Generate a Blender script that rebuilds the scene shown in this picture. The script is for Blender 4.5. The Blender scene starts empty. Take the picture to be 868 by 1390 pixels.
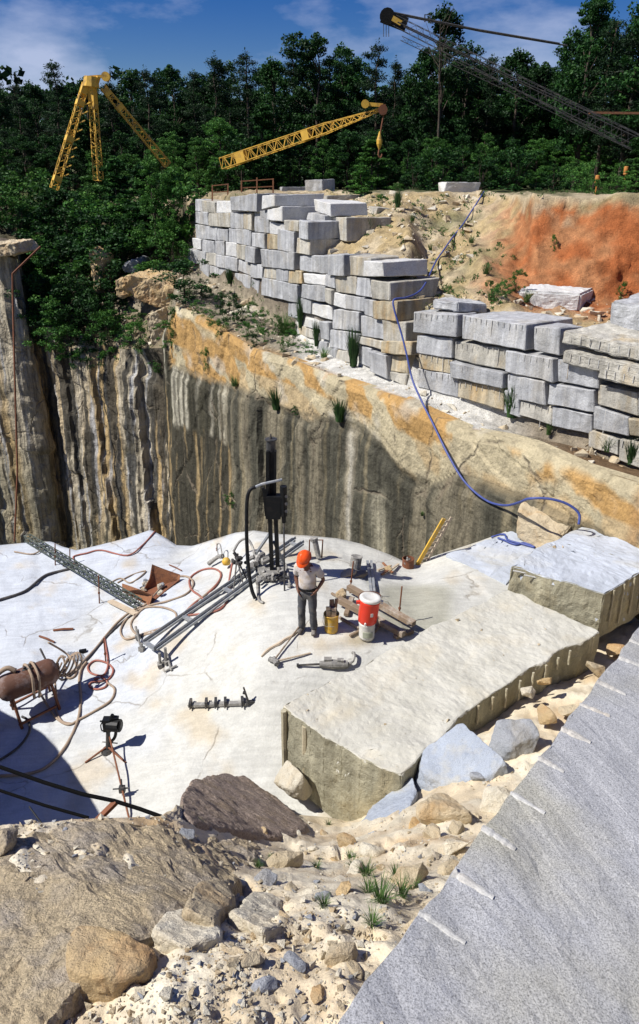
import bpy, bmesh, math, random
import numpy as np
from mathutils import Vector, Matrix, noise, Euler

# ------------------------------------------------------------------ camera, sky, sun, exposure
SC = bpy.context.scene
COL = SC.collection
F = 1013.0
PITCH = math.radians(22.0)
cp, sp = math.cos(PITCH), math.sin(PITCH)
cam_d = bpy.data.cameras.new('camera')
cam = bpy.data.objects.new('camera', cam_d)
COL.objects.link(cam)
cam.location = (0, 0, 0)
cam.rotation_euler = (math.pi / 2 - PITCH, 0, 0)
cam_d.sensor_fit = 'VERTICAL'
cam_d.sensor_height = 36.0
cam_d.sensor_width = 24.0
cam_d.lens = 36.0 * F / 1390.0
cam_d.shift_y = -44.0 / 1390.0
cam_d.clip_start = 0.05
cam_d.clip_end = 4000
SC.camera = cam
SC.render.resolution_x = 639
SC.render.resolution_y = 1024
SC.view_settings.view_transform = 'Standard'
SC.view_settings.look = 'None'
SC.view_settings.exposure = 0.5
SC.view_settings.gamma = 1.0
SC.view_settings.use_curve_mapping = False

SUN_DIR = Vector((-1.0, -0.26, 1.22)).normalized()      # towards the sun
W = bpy.data.worlds.new('World')
SC.world = W
W.use_nodes = True
nt = W.node_tree
nt.nodes.clear()
def wn(t, **k):
    n = nt.nodes.new(t)
    for a, b in k.items(): setattr(n, a, b)
    return n
out = wn('ShaderNodeOutputWorld'); bg = wn('ShaderNodeBackground')
sky = wn('ShaderNodeTexSky', sky_type='NISHITA')
sky.sun_disc = False
sky.sun_elevation = math.asin(SUN_DIR.z)
sky.sun_rotation = math.atan2(SUN_DIR.x, SUN_DIR.y)
sky.altitude = 200; sky.air_density = 1.0; sky.dust_density = 0.3; sky.ozone_density = 3.0
hsv = wn('ShaderNodeHueSaturation'); hsv.inputs['Hue'].default_value = 0.525; hsv.inputs['Saturation'].default_value = 1.55; hsv.inputs['Value'].default_value = 0.66
tc = wn('ShaderNodeTexCoord'); mp = wn('ShaderNodeMapping'); mp.inputs['Scale'].default_value = (1, 1, 2.6)
mp.inputs['Location'].default_value = (0.35, 0.1, 0.22)
n1 = wn('ShaderNodeTexNoise'); n1.inputs['Scale'].default_value = 3.1; n1.inputs['Detail'].default_value = 9; n1.inputs['Roughness'].default_value = 0.56
rp = wn('ShaderNodeValToRGB'); rp.color_ramp.elements[0].position = 0.53; rp.color_ramp.elements[1].position = 0.70
rp.color_ramp.elements[1].color = (.62, .62, .62, 1)
mx = wn('ShaderNodeMixRGB'); mx.inputs['Color2'].default_value = (5.6, 6.1, 8.0, 1)
L = nt.links.new
L(tc.outputs['Generated'], mp.inputs['Vector']); L(mp.outputs[0], n1.inputs['Vector']); L(n1.outputs['Fac'], rp.inputs[0])
L(sky.outputs[0], hsv.inputs['Color']); L(hsv.outputs[0], mx.inputs['Color1']); L(rp.outputs[0], mx.inputs['Fac'])
L(mx.outputs[0], bg.inputs['Color']); bg.inputs['Strength'].default_value = 0.08
L(bg.outputs[0], out.inputs['Surface'])

sd = bpy.data.lights.new('sun', 'SUN'); sd.energy = 4.6; sd.angle = math.radians(0.5); sd.color = (1.0, 0.965, 0.91)
so = bpy.data.objects.new('sun', sd); COL.objects.link(so)
so.rotation_euler = SUN_DIR.to_track_quat('Z', 'Y').to_euler()

# ------------------------------------------------------------------ turning positions in the photograph into points in space
def ray(px, py):
    u = (px - 434.0) / F; v = (651.0 - py) / F
    return Vector((u, cp + v * sp, -sp + v * cp))
def Pd(px, py, d): return ray(px, py) * d
def Pz(px, py, z):
    r = ray(px, py); return r * (z / r.z)
def Py(px, py, y):
    r = ray(px, py); return r * (y / r.y)
def PX(px, d): return px / F * d           # size of px pixels at depth d

R = random.Random(7)
def U(a, b): return R.uniform(a, b)

# ------------------------------------------------------------------ materials
MATS = {}
def base_mat(name):
    m = bpy.data.materials.new(name); m.use_nodes = True
    t = m.node_tree; t.nodes.clear()
    o = t.nodes.new('ShaderNodeOutputMaterial'); b = t.nodes.new('ShaderNodeBsdfPrincipled')
    t.links.new(b.outputs[0], o.inputs[0])
    MATS[name] = m
    return m, t, b
def rgba(c): return (c[0], c[1], c[2], 1)
def ramp(t, fac, stops):
    r = t.nodes.new('ShaderNodeValToRGB')
    e = r.color_ramp.elements
    while len(e) < len(stops): e.new(0.5)
    for i, (p, c) in enumerate(stops):
        e[i].position = p
        e[i].color = rgba(c) if hasattr(c, '__len__') else (c, c, c, 1)
    t.links.new(fac, r.inputs[0])
    return r.outputs[0]
def noisen(t, vec, scale, detail=4, rough=0.55, dist=0.0):
    n = t.nodes.new('ShaderNodeTexNoise')
    n.inputs['Scale'].default_value = scale; n.inputs['Detail'].default_value = detail
    n.inputs['Roughness'].default_value = rough; n.inputs['Distortion'].default_value = dist
    if vec is not None: t.links.new(vec, n.inputs['Vector'])
    return n.outputs['Fac']
def mapping(t, vec, scale=(1, 1, 1), loc=(0, 0, 0), rot=(0, 0, 0)):
    m = t.nodes.new('ShaderNodeMapping')
    m.inputs['Scale'].default_value = scale; m.inputs['Location'].default_value = loc; m.inputs['Rotation'].default_value = rot
    t.links.new(vec, m.inputs['Vector']); return m.outputs[0]
def mixc(t, fac, a, b, mode='MIX'):
    m = t.nodes.new('ShaderNodeMixRGB'); m.blend_type = mode
    for s, v in ((0, fac), (1, a), (2, b)):
        if hasattr(v, 'is_linked') or hasattr(v, 'links'): t.links.new(v, m.inputs[s])
        elif s == 0: m.inputs[0].default_value = v
        else: m.inputs[s].default_value = rgba(v)
    return m.outputs[0]
def mathn(t, op, a, b=None):
    m = t.nodes.new('ShaderNodeMath'); m.operation = op
    for i, v in enumerate((a, b)):
        if v is None: continue
        if hasattr(v, 'links'): t.links.new(v, m.inputs[i])
        else: m.inputs[i].default_value = v
    return m.outputs[0]
def pos(t): return t.nodes.new('ShaderNodeNewGeometry').outputs['Position']
def bump(t, b, h, strength=0.4, dist=0.05):
    n = t.nodes.new('ShaderNodeBump'); n.inputs['Strength'].default_value = strength; n.inputs['Distance'].default_value = dist
    t.links.new(h, n.inputs['Height']); t.links.new(n.outputs[0], b.inputs['Normal'])

def granite(name, base, dark=None, stain=(.42, .30, .16), stain_amt=0.5, stain_scale=0.6, speck=0.25, bumps=0.5, bscale=6, rough=0.85, streak=0, spscale=90, rand=0.0):
    m, t, b = base_mat(name)
    p = pos(t)
    if dark is None: dark = tuple(c * 0.72 for c in base)
    c = mixc(t, ramp(t, noisen(t, p, 1.7, 6, .62), [(.32, 0), (.68, 1)]), dark, base)
    st = ramp(t, noisen(t, mapping(t, p, (1, 1, .5), (3, 5, 1)), stain_scale, 5, .6, .4), [(.5, 0), (.72, stain_amt)])
    c = mixc(t, st, c, stain)
    if streak:
        s = ramp(t, noisen(t, mapping(t, p, (2.6, 2.6, .18)), 1.6, 4, .6), [(.42, 1 - streak), (.62, 1)])
        c = mixc(t, 1.0, c, s, 'MULTIPLY')
    sk = ramp(t, noisen(t, p, spscale, 2, .7), [(.3, 1 - speck), (.55, 1.0), (.75, 1 + speck * .4)])
    c = mixc(t, 1.0, c, sk, 'MULTIPLY')
    if rand:
        oi = t.nodes.new('ShaderNodeObjectInfo')
        rr = ramp(t, oi.outputs['Random'], [(0, 1 - rand), (1, 1 + rand * .5)])
        c = mixc(t, 1.0, c, rr, 'MULTIPLY')
    t.links.new(c, b.inputs['Base Color'])
    b.inputs['Roughness'].default_value = rough
    b.inputs['Specular IOR Level'].default_value = 0.25
    h = mathn(t, 'ADD', noisen(t, p, bscale, 8, .65), mathn(t, 'MULTIPLY', noisen(t, p, bscale * 9, 4, .7), 0.25))
    bump(t, b, h, bumps, 0.08)
    return m

def paint(name, col, rough=0.5, metal=0.0, wear=None, wamt=0.5, wscale=9, bumps=0.1, spec=0.4):
    m, t, b = base_mat(name)
    tcn = t.nodes.new('ShaderNodeTexCoord').outputs['Object']
    c = mixc(t, ramp(t, noisen(t, tcn, 3.2, 5), [(.3, 0), (.7, 1)]), tuple(x * .8 for x in col), col)
    if wear:
        c = mixc(t, ramp(t, noisen(t, tcn, wscale, 6, .65), [(.5, 0), (.66, wamt)]), c, wear)
    t.links.new(c, b.inputs['Base Color'])
    b.inputs['Roughness'].default_value = rough; b.inputs['Metallic'].default_value = metal
    b.inputs['Specular IOR Level'].default_value = spec
    if bumps: bump(t, b, noisen(t, tcn, 25, 5, .6), bumps, 0.02)
    return m

def leafmat(name, c1, c2, c3=None, scale=1.2):
    m, t, b = base_mat(name)
    p = pos(t)
    oi = t.nodes.new('ShaderNodeObjectInfo')
    c = mixc(t, ramp(t, noisen(t, p, scale, 3), [(.35, 0), (.65, 1)]), c1, c2)
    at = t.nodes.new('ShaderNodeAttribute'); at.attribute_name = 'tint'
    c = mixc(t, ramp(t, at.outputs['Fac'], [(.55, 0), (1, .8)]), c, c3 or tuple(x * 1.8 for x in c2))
    c = mixc(t, 1.0, c, ramp(t, oi.outputs['Random'], [(0, .75), (1, 1.2)]), 'MULTIPLY')
    t.links.new(c, b.inputs['Base Color'])
    b.inputs['Roughness'].default_value = 0.6; b.inputs['Specular IOR Level'].default_value = 0.2
    tr = t.nodes.new('ShaderNodeBsdfTranslucent'); t.links.new(c, tr.inputs['Color'])
    ms = t.nodes.new('ShaderNodeMixShader'); ms.inputs[0].default_value = 0.22
    o = [n for n in t.nodes if n.type == 'OUTPUT_MATERIAL'][0]
    t.links.new(b.outputs[0], ms.inputs[1]); t.links.new(tr.outputs[0], ms.inputs[2]); t.links.new(ms.outputs[0], o.inputs[0])
    return m

# ------------------------------------------------------------------ object helpers
def tag(o, label=None, cat=None, group=None, kind=None):
    if label: o['label'] = label
    if cat: o['category'] = cat
    if group: o['group'] = group
    if kind: o['kind'] = kind
    return o
def empty(name, loc, label, cat, group=None):
    o = bpy.data.objects.new(name, None); COL.objects.link(o); o.location = loc
    o.empty_display_size = 0.1
    return tag(o, label, cat, group)
def obj(name, bm, mat, parent=None, smooth=False, origin=None, angle=None):
    """bm is in world coordinates (or local ones when parent has a local builder)."""
    me = bpy.data.meshes.new(name)
    if origin is None:
        if parent is not None: origin = Vector((0, 0, 0))
        else:
            vs = [v.co for v in bm.verts]
            lo = Vector([min(v[i] for v in vs) for i in range(3)]); hi = Vector([max(v[i] for v in vs) for i in range(3)])
            origin = Vector(((lo.x + hi.x) / 2, (lo.y + hi.y) / 2, lo.z))
    origin = Vector(origin)
    shift = origin if parent is None else Vector(parent_world(parent))
    bm.normal_update()
    bmesh.ops.translate(bm, verts=bm.verts, vec=-shift)
    for f in bm.faces: f.smooth = smooth
    bm.to_mesh(me); bm.free()
    if smooth and angle:
        try: me.set_sharp_from_angle(angle=math.radians(angle))
        except Exception: pass
    for mm in (mat if isinstance(mat, (list, tuple)) else [mat]): me.materials.append(mm)
    o = bpy.data.objects.new(name, me); COL.objects.link(o)
    if parent is None: o.location = origin
    else: o.parent = parent
    return o
def parent_world(p):
    v = Vector(p.location)
    while p.parent is not None:
        p = p.parent; v = v + Vector(p.location)
    return v

def NB(): return bmesh.new()
def box(bm, c, size, rot=None, mi=0):
    M = Matrix.Translation(Vector(c)) @ (rot.to_matrix().to_4x4() if rot is not None else Matrix.Identity(4)) @ Matrix.Diagonal((size[0], size[1], size[2], 1))
    r = bmesh.ops.create_cube(bm, size=1.0, matrix=M)
    fs = set(f for v in r['verts'] for f in v.link_faces)
    for f in fs: f.material_index = mi
    return r['verts']
def frame_q(a, b, up=Vector((0, 0, 1))):
    d = (Vector(b) - Vector(a)); l = d.length; d.normalize()
    x = d.cross(up)
    if x.length < 1e-4: x = Vector((1, 0, 0))
    x.normalize(); y = x.cross(d).normalized()
    m = Matrix((x, d, y)).transposed()
    return m, l
def bar(bm, a, b, w, h=None, up=Vector((0, 0, 1))):
    a, b = Vector(a), Vector(b); h = h or w
    m, l = frame_q(a, b, up)
    M = Matrix.Translation((a + b) / 2) @ m.to_4x4() @ Matrix.Diagonal((w, l, h, 1))
    return bmesh.ops.create_cube(bm, size=1.0, matrix=M)['verts']
def cyl(bm, a, b, r1, r2=None, seg=12, caps=True):
    a, b = Vector(a), Vector(b); r2 = r1 if r2 is None else r2
    q = (b - a).to_track_quat('Z', 'Y').to_matrix().to_4x4()
    M = Matrix.Translation((a + b) / 2) @ q
    return bmesh.ops.create_cone(bm, cap_ends=caps, cap_tris=False, segments=seg, radius1=r1, radius2=r2, depth=(b - a).length, matrix=M)['verts']
def lathe(bm, base, prof, seg=24, axis=None):
    """prof: list of (r, z)"""
    base = Vector(base); rings = []
    q = axis.to_track_quat('Z', 'Y').to_matrix() if axis is not None else Matrix.Identity(3)
    for r, z in prof:
        rings.append([bm.verts.new(base + q @ Vector((r * math.cos(2 * math.pi * i / seg), r * math.sin(2 * math.pi * i / seg), z))) for i in range(seg)])
    for a, b in zip(rings, rings[1:]):
        for i in range(seg):
            j = (i + 1) % seg
            try: bm.faces.new((a[i], a[j], b[j], b[i]))
            except ValueError: pass
    for ring, rev in ((rings[0], True), (rings[-1], False)):
        try: bm.faces.new(ring[::-1] if rev else ring)
        except ValueError: pass
def catmull(pts, n=6):
    pts = [Vector(p) for p in pts]
    P = [pts[0] * 2 - pts[1]] + pts + [pts[-1] * 2 - pts[-2]]
    o = []
    for i in range(1, len(P) - 2):
        for k in range(n):
            t = k / n
            p0, p1, p2, p3 = P[i - 1], P[i], P[i + 1], P[i + 2]
            o.append(.5 * ((2 * p1) + (-p0 + p2) * t + (2 * p0 - 5 * p1 + 4 * p2 - p3) * t * t + (-p0 + 3 * p1 - 3 * p2 + p3) * t ** 3))
    o.append(pts[-1]); return o
def tube(bm, pts, r, seg=8, smooth_n=0):
    if smooth_n: pts = catmull(pts, smooth_n)
    pts = [Vector(p) for p in pts]; rings = []
    prev = None
    for i, p in enumerate(pts):
        d = (pts[min(i + 1, len(pts) - 1)] - pts[max(i - 1, 0)])
        if d.length < 1e-7: d = Vector((0, 0, 1))
        d.normalize()
        if prev is None:
            x = d.cross(Vector((0, 0, 1)));
            if x.length < 1e-3: x = d.cross(Vector((1, 0, 0)))
        else:
            x = prev - d * prev.dot(d)
        x.normalize(); prev = x; y = d.cross(x)
        rr = float(np.interp(i / max(1, len(pts) - 1), np.linspace(0, 1, len(r)), r)) if hasattr(r, '__len__') else r
        rings.append([bm.verts.new(p + (x * math.cos(2 * math.pi * k / seg) + y * math.sin(2 * math.pi * k / seg)) * rr) for k in range(seg)])
    for a, b in zip(rings, rings[1:]):
        for k in range(seg):
            j = (k + 1) % seg; bm.faces.new((a[k], a[j], b[j], b[k]))
    bm.faces.new(rings[0][::-1]); bm.faces.new(rings[-1])
def nz(p, s, seed=0): return noise.noise(Vector(p) * s + Vector((seed * 7.3, seed * 3.1, seed * 5.7)))
def fbm(p, s, o=4, seed=0):
    v = 0; a = 1
    for i in range(o):
        v += a * nz(p, s, seed + i); s *= 2.1; a *= .5
    return v
def roughen(bm, amp, scale, seed=0, octs=3):
    bm.normal_update()
    for v in bm.verts: v.co += v.normal * (amp * fbm(v.co, scale, octs, seed))
def hull_rock(pts, bev=0.03, sub=2, amp=0.02, scale=3, seed=0, maxe=None):
    """angular rock: convex hull of pts, edges worn, faces broken up"""
    bm = NB()
    for p in pts: bm.verts.new(p)
    r = bmesh.ops.convex_hull(bm, input=bm.verts)
    dead = [e for e in r['geom_interior'] + r['geom_unused'] if isinstance(e, bmesh.types.BMVert)]
    if dead: bmesh.ops.delete(bm, geom=list(set(dead)), context='VERTS')
    bmesh.ops.dissolve_limit(bm, angle_limit=math.radians(9), verts=bm.verts, edges=bm.edges)
    if bev > 0:
        try: bmesh.ops.bevel(bm, geom=list(bm.edges), offset=bev, segments=2, profile=.6, affect='EDGES', clamp_overlap=True)
        except Exception: pass
    bmesh.ops.triangulate(bm, faces=bm.faces)
    if maxe is None: maxe = 0.12
    for _ in range(5):
        es = [e for e in bm.edges if e.calc_length() > maxe]
        if not es or len(bm.faces) > 9000: break
        bmesh.ops.subdivide_edges(bm, edges=es, cuts=1)
        bmesh.ops.triangulate(bm, faces=[f for f in bm.faces if len(f.verts) > 3])
    for _ in range(1): bmesh.ops.smooth_vert(bm, verts=bm.verts, factor=.5, use_axis_x=True, use_axis_y=True, use_axis_z=True)
    roughen(bm, amp, scale, seed)
    roughen(bm, amp * .35, scale * 4.5, seed + 2, 2)
    return bm
def boulder_pts(c, sx, sy, sz, n=16, seed=0, rot=0.0, boxy=0.5):
    rr = random.Random(seed); o = []
    for i in range(n):
        v = Vector((rr.gauss(0, 1), rr.gauss(0, 1), rr.gauss(0, 1))).normalized()
        m = max(abs(v.x), abs(v.y), abs(v.z)); v = v * (1 - boxy) + v / m * boxy * .85
        v *= rr.uniform(.85, 1.05)
        v = Vector((v.x * sx, v.y * sy, v.z * sz)); v.rotate(Euler((0, 0, rot)))
        o.append(Vector(c) + v)
    return o
# ------------------------------------------------------------------ shared materials
GREY = (.52, .525, .525)
granite('block_grey', GREY, (.40, .405, .415), stain=(.42, .36, .25), stain_amt=.45, stain_scale=1.1, streak=.28, rand=.16, bscale=5, bumps=.6, spscale=30)
granite('block_pale', (.66, .65, .62), (.53, .53, .52), stain=(.50, .43, .29), stain_amt=.4, stain_scale=1.2, rand=.1, bscale=5, bumps=.6, spscale=30)
granite('block_tan', (.55, .52, .44), (.45, .43, .38), stain=(.48, .33, .12), stain_amt=.6, stain_scale=1.3, streak=.3, rand=.12, bscale=5, bumps=.6, spscale=30)
granite('block_rust', (.55, .46, .30), (.46, .41, .31), stain=(.50, .29, .08), stain_amt=.7, stain_scale=1.6, streak=.35, rand=.12, bscale=5, bumps=.6, spscale=30)
granite('drill_scar', (.60, .59, .55), bumps=.2, spscale=60)
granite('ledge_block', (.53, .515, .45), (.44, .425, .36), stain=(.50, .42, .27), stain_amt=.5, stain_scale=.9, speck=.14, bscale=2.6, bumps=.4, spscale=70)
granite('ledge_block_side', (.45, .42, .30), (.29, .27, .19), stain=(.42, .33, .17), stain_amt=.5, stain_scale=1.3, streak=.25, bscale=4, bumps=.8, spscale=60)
granite('blue_slab', (.47, .505, .56), (.39, .42, .46), stain=(.52, .47, .33), stain_amt=.5, stain_scale=.9, speck=.14, bscale=3, bumps=.4, spscale=70)
granite('near_slab', (.45, .452, .455), (.36, .363, .37), stain=(.40, .375, .27), stain_amt=.9, stain_scale=.33, speck=.6, bscale=3.5, bumps=.35, spscale=95)
granite('rock_tan', (.60, .50, .34), (.48, .40, .27), stain=(.46, .27, .10), stain_amt=.6, stain_scale=2.2, bscale=9, bumps=.8, rand=.15)
granite('rock_orange', (.54, .38, .18), (.46, .36, .23), stain=(.44, .19, .05), stain_amt=.6, stain_scale=2.2, bscale=9, bumps=.8, rand=.12)
granite('rock_grey', (.36, .37, .39), (.25, .265, .285), stain=(.33, .28, .19), stain_amt=.5, stain_scale=2.0, bscale=8, bumps=.7, rand=.15, speck=.35)
granite('rock_blue', (.36, .40, .46), (.29, .32, .37), stain=(.48, .43, .30), stain_amt=.6, stain_scale=2.0, bscale=6, bumps=.4, speck=.3)
granite('rock_brown', (.46, .36, .28), (.30, .235, .20), stain=(.36, .27, .17), stain_amt=.8, stain_scale=3.0, bscale=11, bumps=1.0, speck=.5, spscale=40)
granite('rock_dusk', (.60, .48, .30), (.45, .37, .25), stain=(.38, .36, .35), stain_amt=.9, stain_scale=1.3, bscale=9, bumps=1.0, speck=.45, spscale=50)
granite('rock_pale', (.68, .63, .51), (.56, .51, .40), stain=(.50, .36, .18), stain_amt=.5, stain_scale=2.2, bscale=9, bumps=.7, rand=.12)

rust = paint('rust', (.20, .075, .035), .8, wear=(.09, .045, .03), wamt=.8, bumps=.4)
rustlt = paint('rust_light', (.30, .13, .06), .8, wear=(.13, .06, .04), wamt=.8, bumps=.4)
blackst = paint('black_steel', (.008, .009, .010), .5, wear=(.02, .018, .016), wamt=.7, spec=.25)
greyst = paint('grey_steel', (.30, .32, .34), .5, .3, wear=(.5, .48, .44), wamt=.7, bumps=.3)
darkst = paint('dark_steel', (.055, .055, .055), .5, .2, wear=(.16, .13, .10), wamt=.7, bumps=.3)
dustst = paint('dusty_steel', (.24, .23, .21), .7, .1, wear=(.45, .43, .38), wamt=.9, bumps=.5)
wood = paint('weathered_wood', (.25, .18, .12), .85, wear=(.42, .37, .31), wamt=.8, wscale=4, bumps=.5)
woodlt = paint('pale_wood', (.55, .45, .33), .8, wear=(.35, .26, .16), wamt=.5, bumps=.3)
yel = paint('crane_yellow', (.74, .44, .06), .65, wear=(.26, .15, .05), wamt=.85, wscale=2.2)
yelb = paint('bucket_yellow', (.66, .40, .05), .55, wear=(.45, .36, .2), wamt=.7)
hosetan = paint('hose_tan', (.36, .27, .19), .75, wear=(.2, .15, .12), wamt=.6)
hosered = paint('hose_red', (.34, .12, .085), .7, wear=(.22, .14, .11), wamt=.6)
hosedark = paint('hose_dark', (.055, .05, .05), .6, wear=(.14, .12, .10), wamt=.6)
hoseblue = paint('hose_blue', (.05, .075, .26), .5, wear=(.10, .12, .30), wamt=.5)
redp = paint('cooler_red', (.72, .045, .02), .35, wear=(.55, .06, .03), wamt=.5)
whitep = paint('dirty_white', (.70, .69, .64), .5, wear=(.50, .46, .38), wamt=.6)
orangep = paint('orange_paint', (.50, .20, .04), .7, wear=(.3, .14, .06), wamt=.6)
greenst = paint('green_steel', (.075, .095, .075), .6, .1, wear=(.19, .20, .17), wamt=.8, bumps=.3)
skin = paint('skin', (.17, .075, .045), .55, bumps=0.05)
shirt = paint('shirt_cloth', (.60, .55, .52), .9, wear=(.42, .33, .22), wamt=.8, wscale=5, bumps=.2)
trous = paint('trouser_cloth', (.075, .08, .09), .9, wear=(.17, .155, .13), wamt=.7, wscale=6, bumps=.2)
boot = paint('boot_leather', (.13, .115, .10), .8, wear=(.30, .28, .25), wamt=.7)
helm = paint('helmet_orange', (.85, .10, .015), .25, wear=(.7, .08, .015), wamt=.3, bumps=0)

leafmat('pine_leaf', (.006, .018, .008), (.012, .033, .012), (.035, .085, .022), .5)
leafmat('broad_leaf', (.008, .032, .008), (.015, .055, .012), (.05, .14, .022), .5)
leafmat('bush_leaf', (.028, .095, .018), (.05, .145, .024), (.12, .25, .04), 1.5)
leafmat('weed_leaf', (.05, .10, .03), (.08, .15, .04), (.14, .22, .06), 4)
leafmat('grass_dark', (.025, .065, .022), (.045, .10, .03), (.09, .16, .05), 4)
bark = granite('bark', (.10, .075, .055), (.05, .04, .03), stain=(.12, .10, .08), bscale=12, bumps=.8)

def cracks(t, p, c, h, amt, scale, width=.010, sc=(1, 1, 1)):
    nn = t.nodes.new('ShaderNodeTexNoise'); nn.inputs['Scale'].default_value = 1.6; nn.inputs['Detail'].default_value = 5; t.links.new(p, nn.inputs['Vector'])
    va = t.nodes.new('ShaderNodeVectorMath'); va.operation = 'MULTIPLY_ADD'; t.links.new(nn.outputs['Color'], va.inputs[0]); va.inputs[1].default_value = (.5, .5, .5); t.links.new(p, va.inputs[2])
    vo = t.nodes.new('ShaderNodeTexVoronoi'); vo.feature = 'DISTANCE_TO_EDGE'; vo.inputs['Scale'].default_value = scale; t.links.new(mapping(t, va.outputs[0], sc), vo.inputs['Vector'])
    k = ramp(t, vo.outputs['Distance'], [(0, 1), (width, 0)]); m_ = ramp(t, noisen(t, p, .9, 4, .6), [(.47, 0), (.56, 1)])
    k = mathn(t, 'MULTIPLY', k, m_)
    c = mixc(t, mathn(t, 'MULTIPLY', k, amt), c, (.16, .13, .09)); h = mathn(t, 'SUBTRACT', h, mathn(t, 'MULTIPLY', k, .5))
    return c, h
def terrain_mat(name, bumps=.6, bscale=5, var=.35, fine=40, rough=.95, dist=.08, crack=0, scratch=0):
    m, t, b = base_mat(name)
    p = pos(t)
    a = t.nodes.new('ShaderNodeVertexColor'); a.layer_name = 'Col'
    v = ramp(t, noisen(t, p, 2.3, 7, .62), [(.3, 1 - var), (.7, 1 + var * .5)])
    c = mixc(t, 1.0, a.outputs[0], v, 'MULTIPLY')
    v = ramp(t, noisen(t, p, fine, 3, .7), [(.3, 1 - var * .7), (.7, 1 + var * .4)])
    c = mixc(t, 1.0, c, v, 'MULTIPLY')
    h = mathn(t, 'ADD', noisen(t, p, bscale, 8, .65), mathn(t, 'MULTIPLY', noisen(t, p, bscale * 8, 4, .7), .3))
    if scratch:
        sc2 = ramp(t, noisen(t, mapping(t, p, (.5, 7, 7), rot=(0, 0, .55)), 1.6, 5, .7), [(.42, 1 - scratch), (.56, 1)])
        c = mixc(t, 1.0, c, sc2, 'MULTIPLY'); h = mathn(t, 'ADD', h, mathn(t, 'MULTIPLY', noisen(t, mapping(t, p, (.5, 5, 5), rot=(0, 0, .55)), 1.3, 5, .7), .12))
    if crack: c, h = cracks(t, p, c, h, crack, .42)
    t.links.new(c, b.inputs['Base Color']); b.inputs['Roughness'].default_value = rough; b.inputs['Specular IOR Level'].default_value = .15
    bump(t, b, h, bumps, dist)
    return m
soil_mat = terrain_mat('soil', .9, 3, .45, 22, dist=.15)
ledge_mat = terrain_mat('quarry_granite', .35, 1.6, .14, 30, dist=.07, crack=.6, scratch=.10)
rubble_mat = terrain_mat('rubble_soil', .6, 7, .25, 60, dist=.035)
cliff_m, t, b = base_mat('cliff_rock')
p = pos(t)
a = t.nodes.new('ShaderNodeVertexColor'); a.layer_name = 'Col'
v = ramp(t, noisen(t, mapping(t, p, (1, 1, .55)), 1.4, 8, .66, .5), [(.3, .7), (.7, 1.15)])
c = mixc(t, 1.0, a.outputs[0], v, 'MULTIPLY')
c = mixc(t, 1.0, c, ramp(t, noisen(t, p, 18, 4, .7), [(.3, .8), (.7, 1.12)]), 'MULTIPLY')
c = mixc(t, a.outputs[1], c, ramp(t, noisen(t, mapping(t, p, (1, 1, .07)), 2.6, 5, .65, .3), [(.40, .45), (.50, 1.0), (.66, 1.25)]), 'MULTIPLY')
c = mixc(t, a.outputs[1], c, ramp(t, noisen(t, mapping(t, p, (1, 1, .05)), 8, 4, .7), [(.38, .6), (.5, 1.0), (.7, 1.2)]), 'MULTIPLY')
c, hc = cracks(t, p, c, noisen(t, p, 3, 2), .75, .38, .02, (1, 1, .6))
t.links.new(c, b.inputs['Base Color']); b.inputs['Roughness'].default_value = .85; b.inputs['Specular IOR Level'].default_value = .25
h = mathn(t, 'ADD', noisen(t, mapping(t, p, (1, 1, .6)), 1.9, 9, .66), mathn(t, 'MULTIPLY', noisen(t, p, 11, 5, .7), .3))
h = mathn(t, 'ADD', h, mathn(t, 'MULTIPLY', hc, .8))
bump(t, b, h, .8, .16)

def sheet(name, P, C, mat, kind='structure', smooth=True, parent=None):
    """P: rows x cols x 3, C: rows x cols x 3 colours"""
    P = np.asarray(P, dtype=np.float32); C = np.clip(np.asarray(C, dtype=np.float32), 0, 1)
    n, m = P.shape[:2]
    me = bpy.data.meshes.new(name)
    idx = np.arange(n * m).reshape(n, m)
    f = np.stack([idx[:-1, :-1], idx[:-1, 1:], idx[1:, 1:], idx[1:, :-1]], -1).reshape(-1, 4)
    me.from_pydata(P.reshape(-1, 3).tolist(), [], f.tolist())
    ca = me.color_attributes.new('Col', 'FLOAT_COLOR', 'POINT')
    col = np.ones((n * m, 4), dtype=np.float32); col[:, :C.shape[-1]] = C.reshape(-1, C.shape[-1])
    ca.data.foreach_set('color', col.ravel())
    me.materials.append(mat)
    me.polygons.foreach_set('use_smooth', [smooth] * len(me.polygons))
    me.update()
    o = bpy.data.objects.new(name, me); COL.objects.link(o)
    if kind: o['kind'] = kind
    return o
def lerp_cols(cols, keys):
    """cols: dict of px -> tuple of floats; returns interpolated arrays"""
    xs = sorted(cols); return np.array([[np.interp(k, xs, [cols[x][i] for x in xs]) for i in range(len(cols[xs[0]]))] for k in keys])

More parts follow.
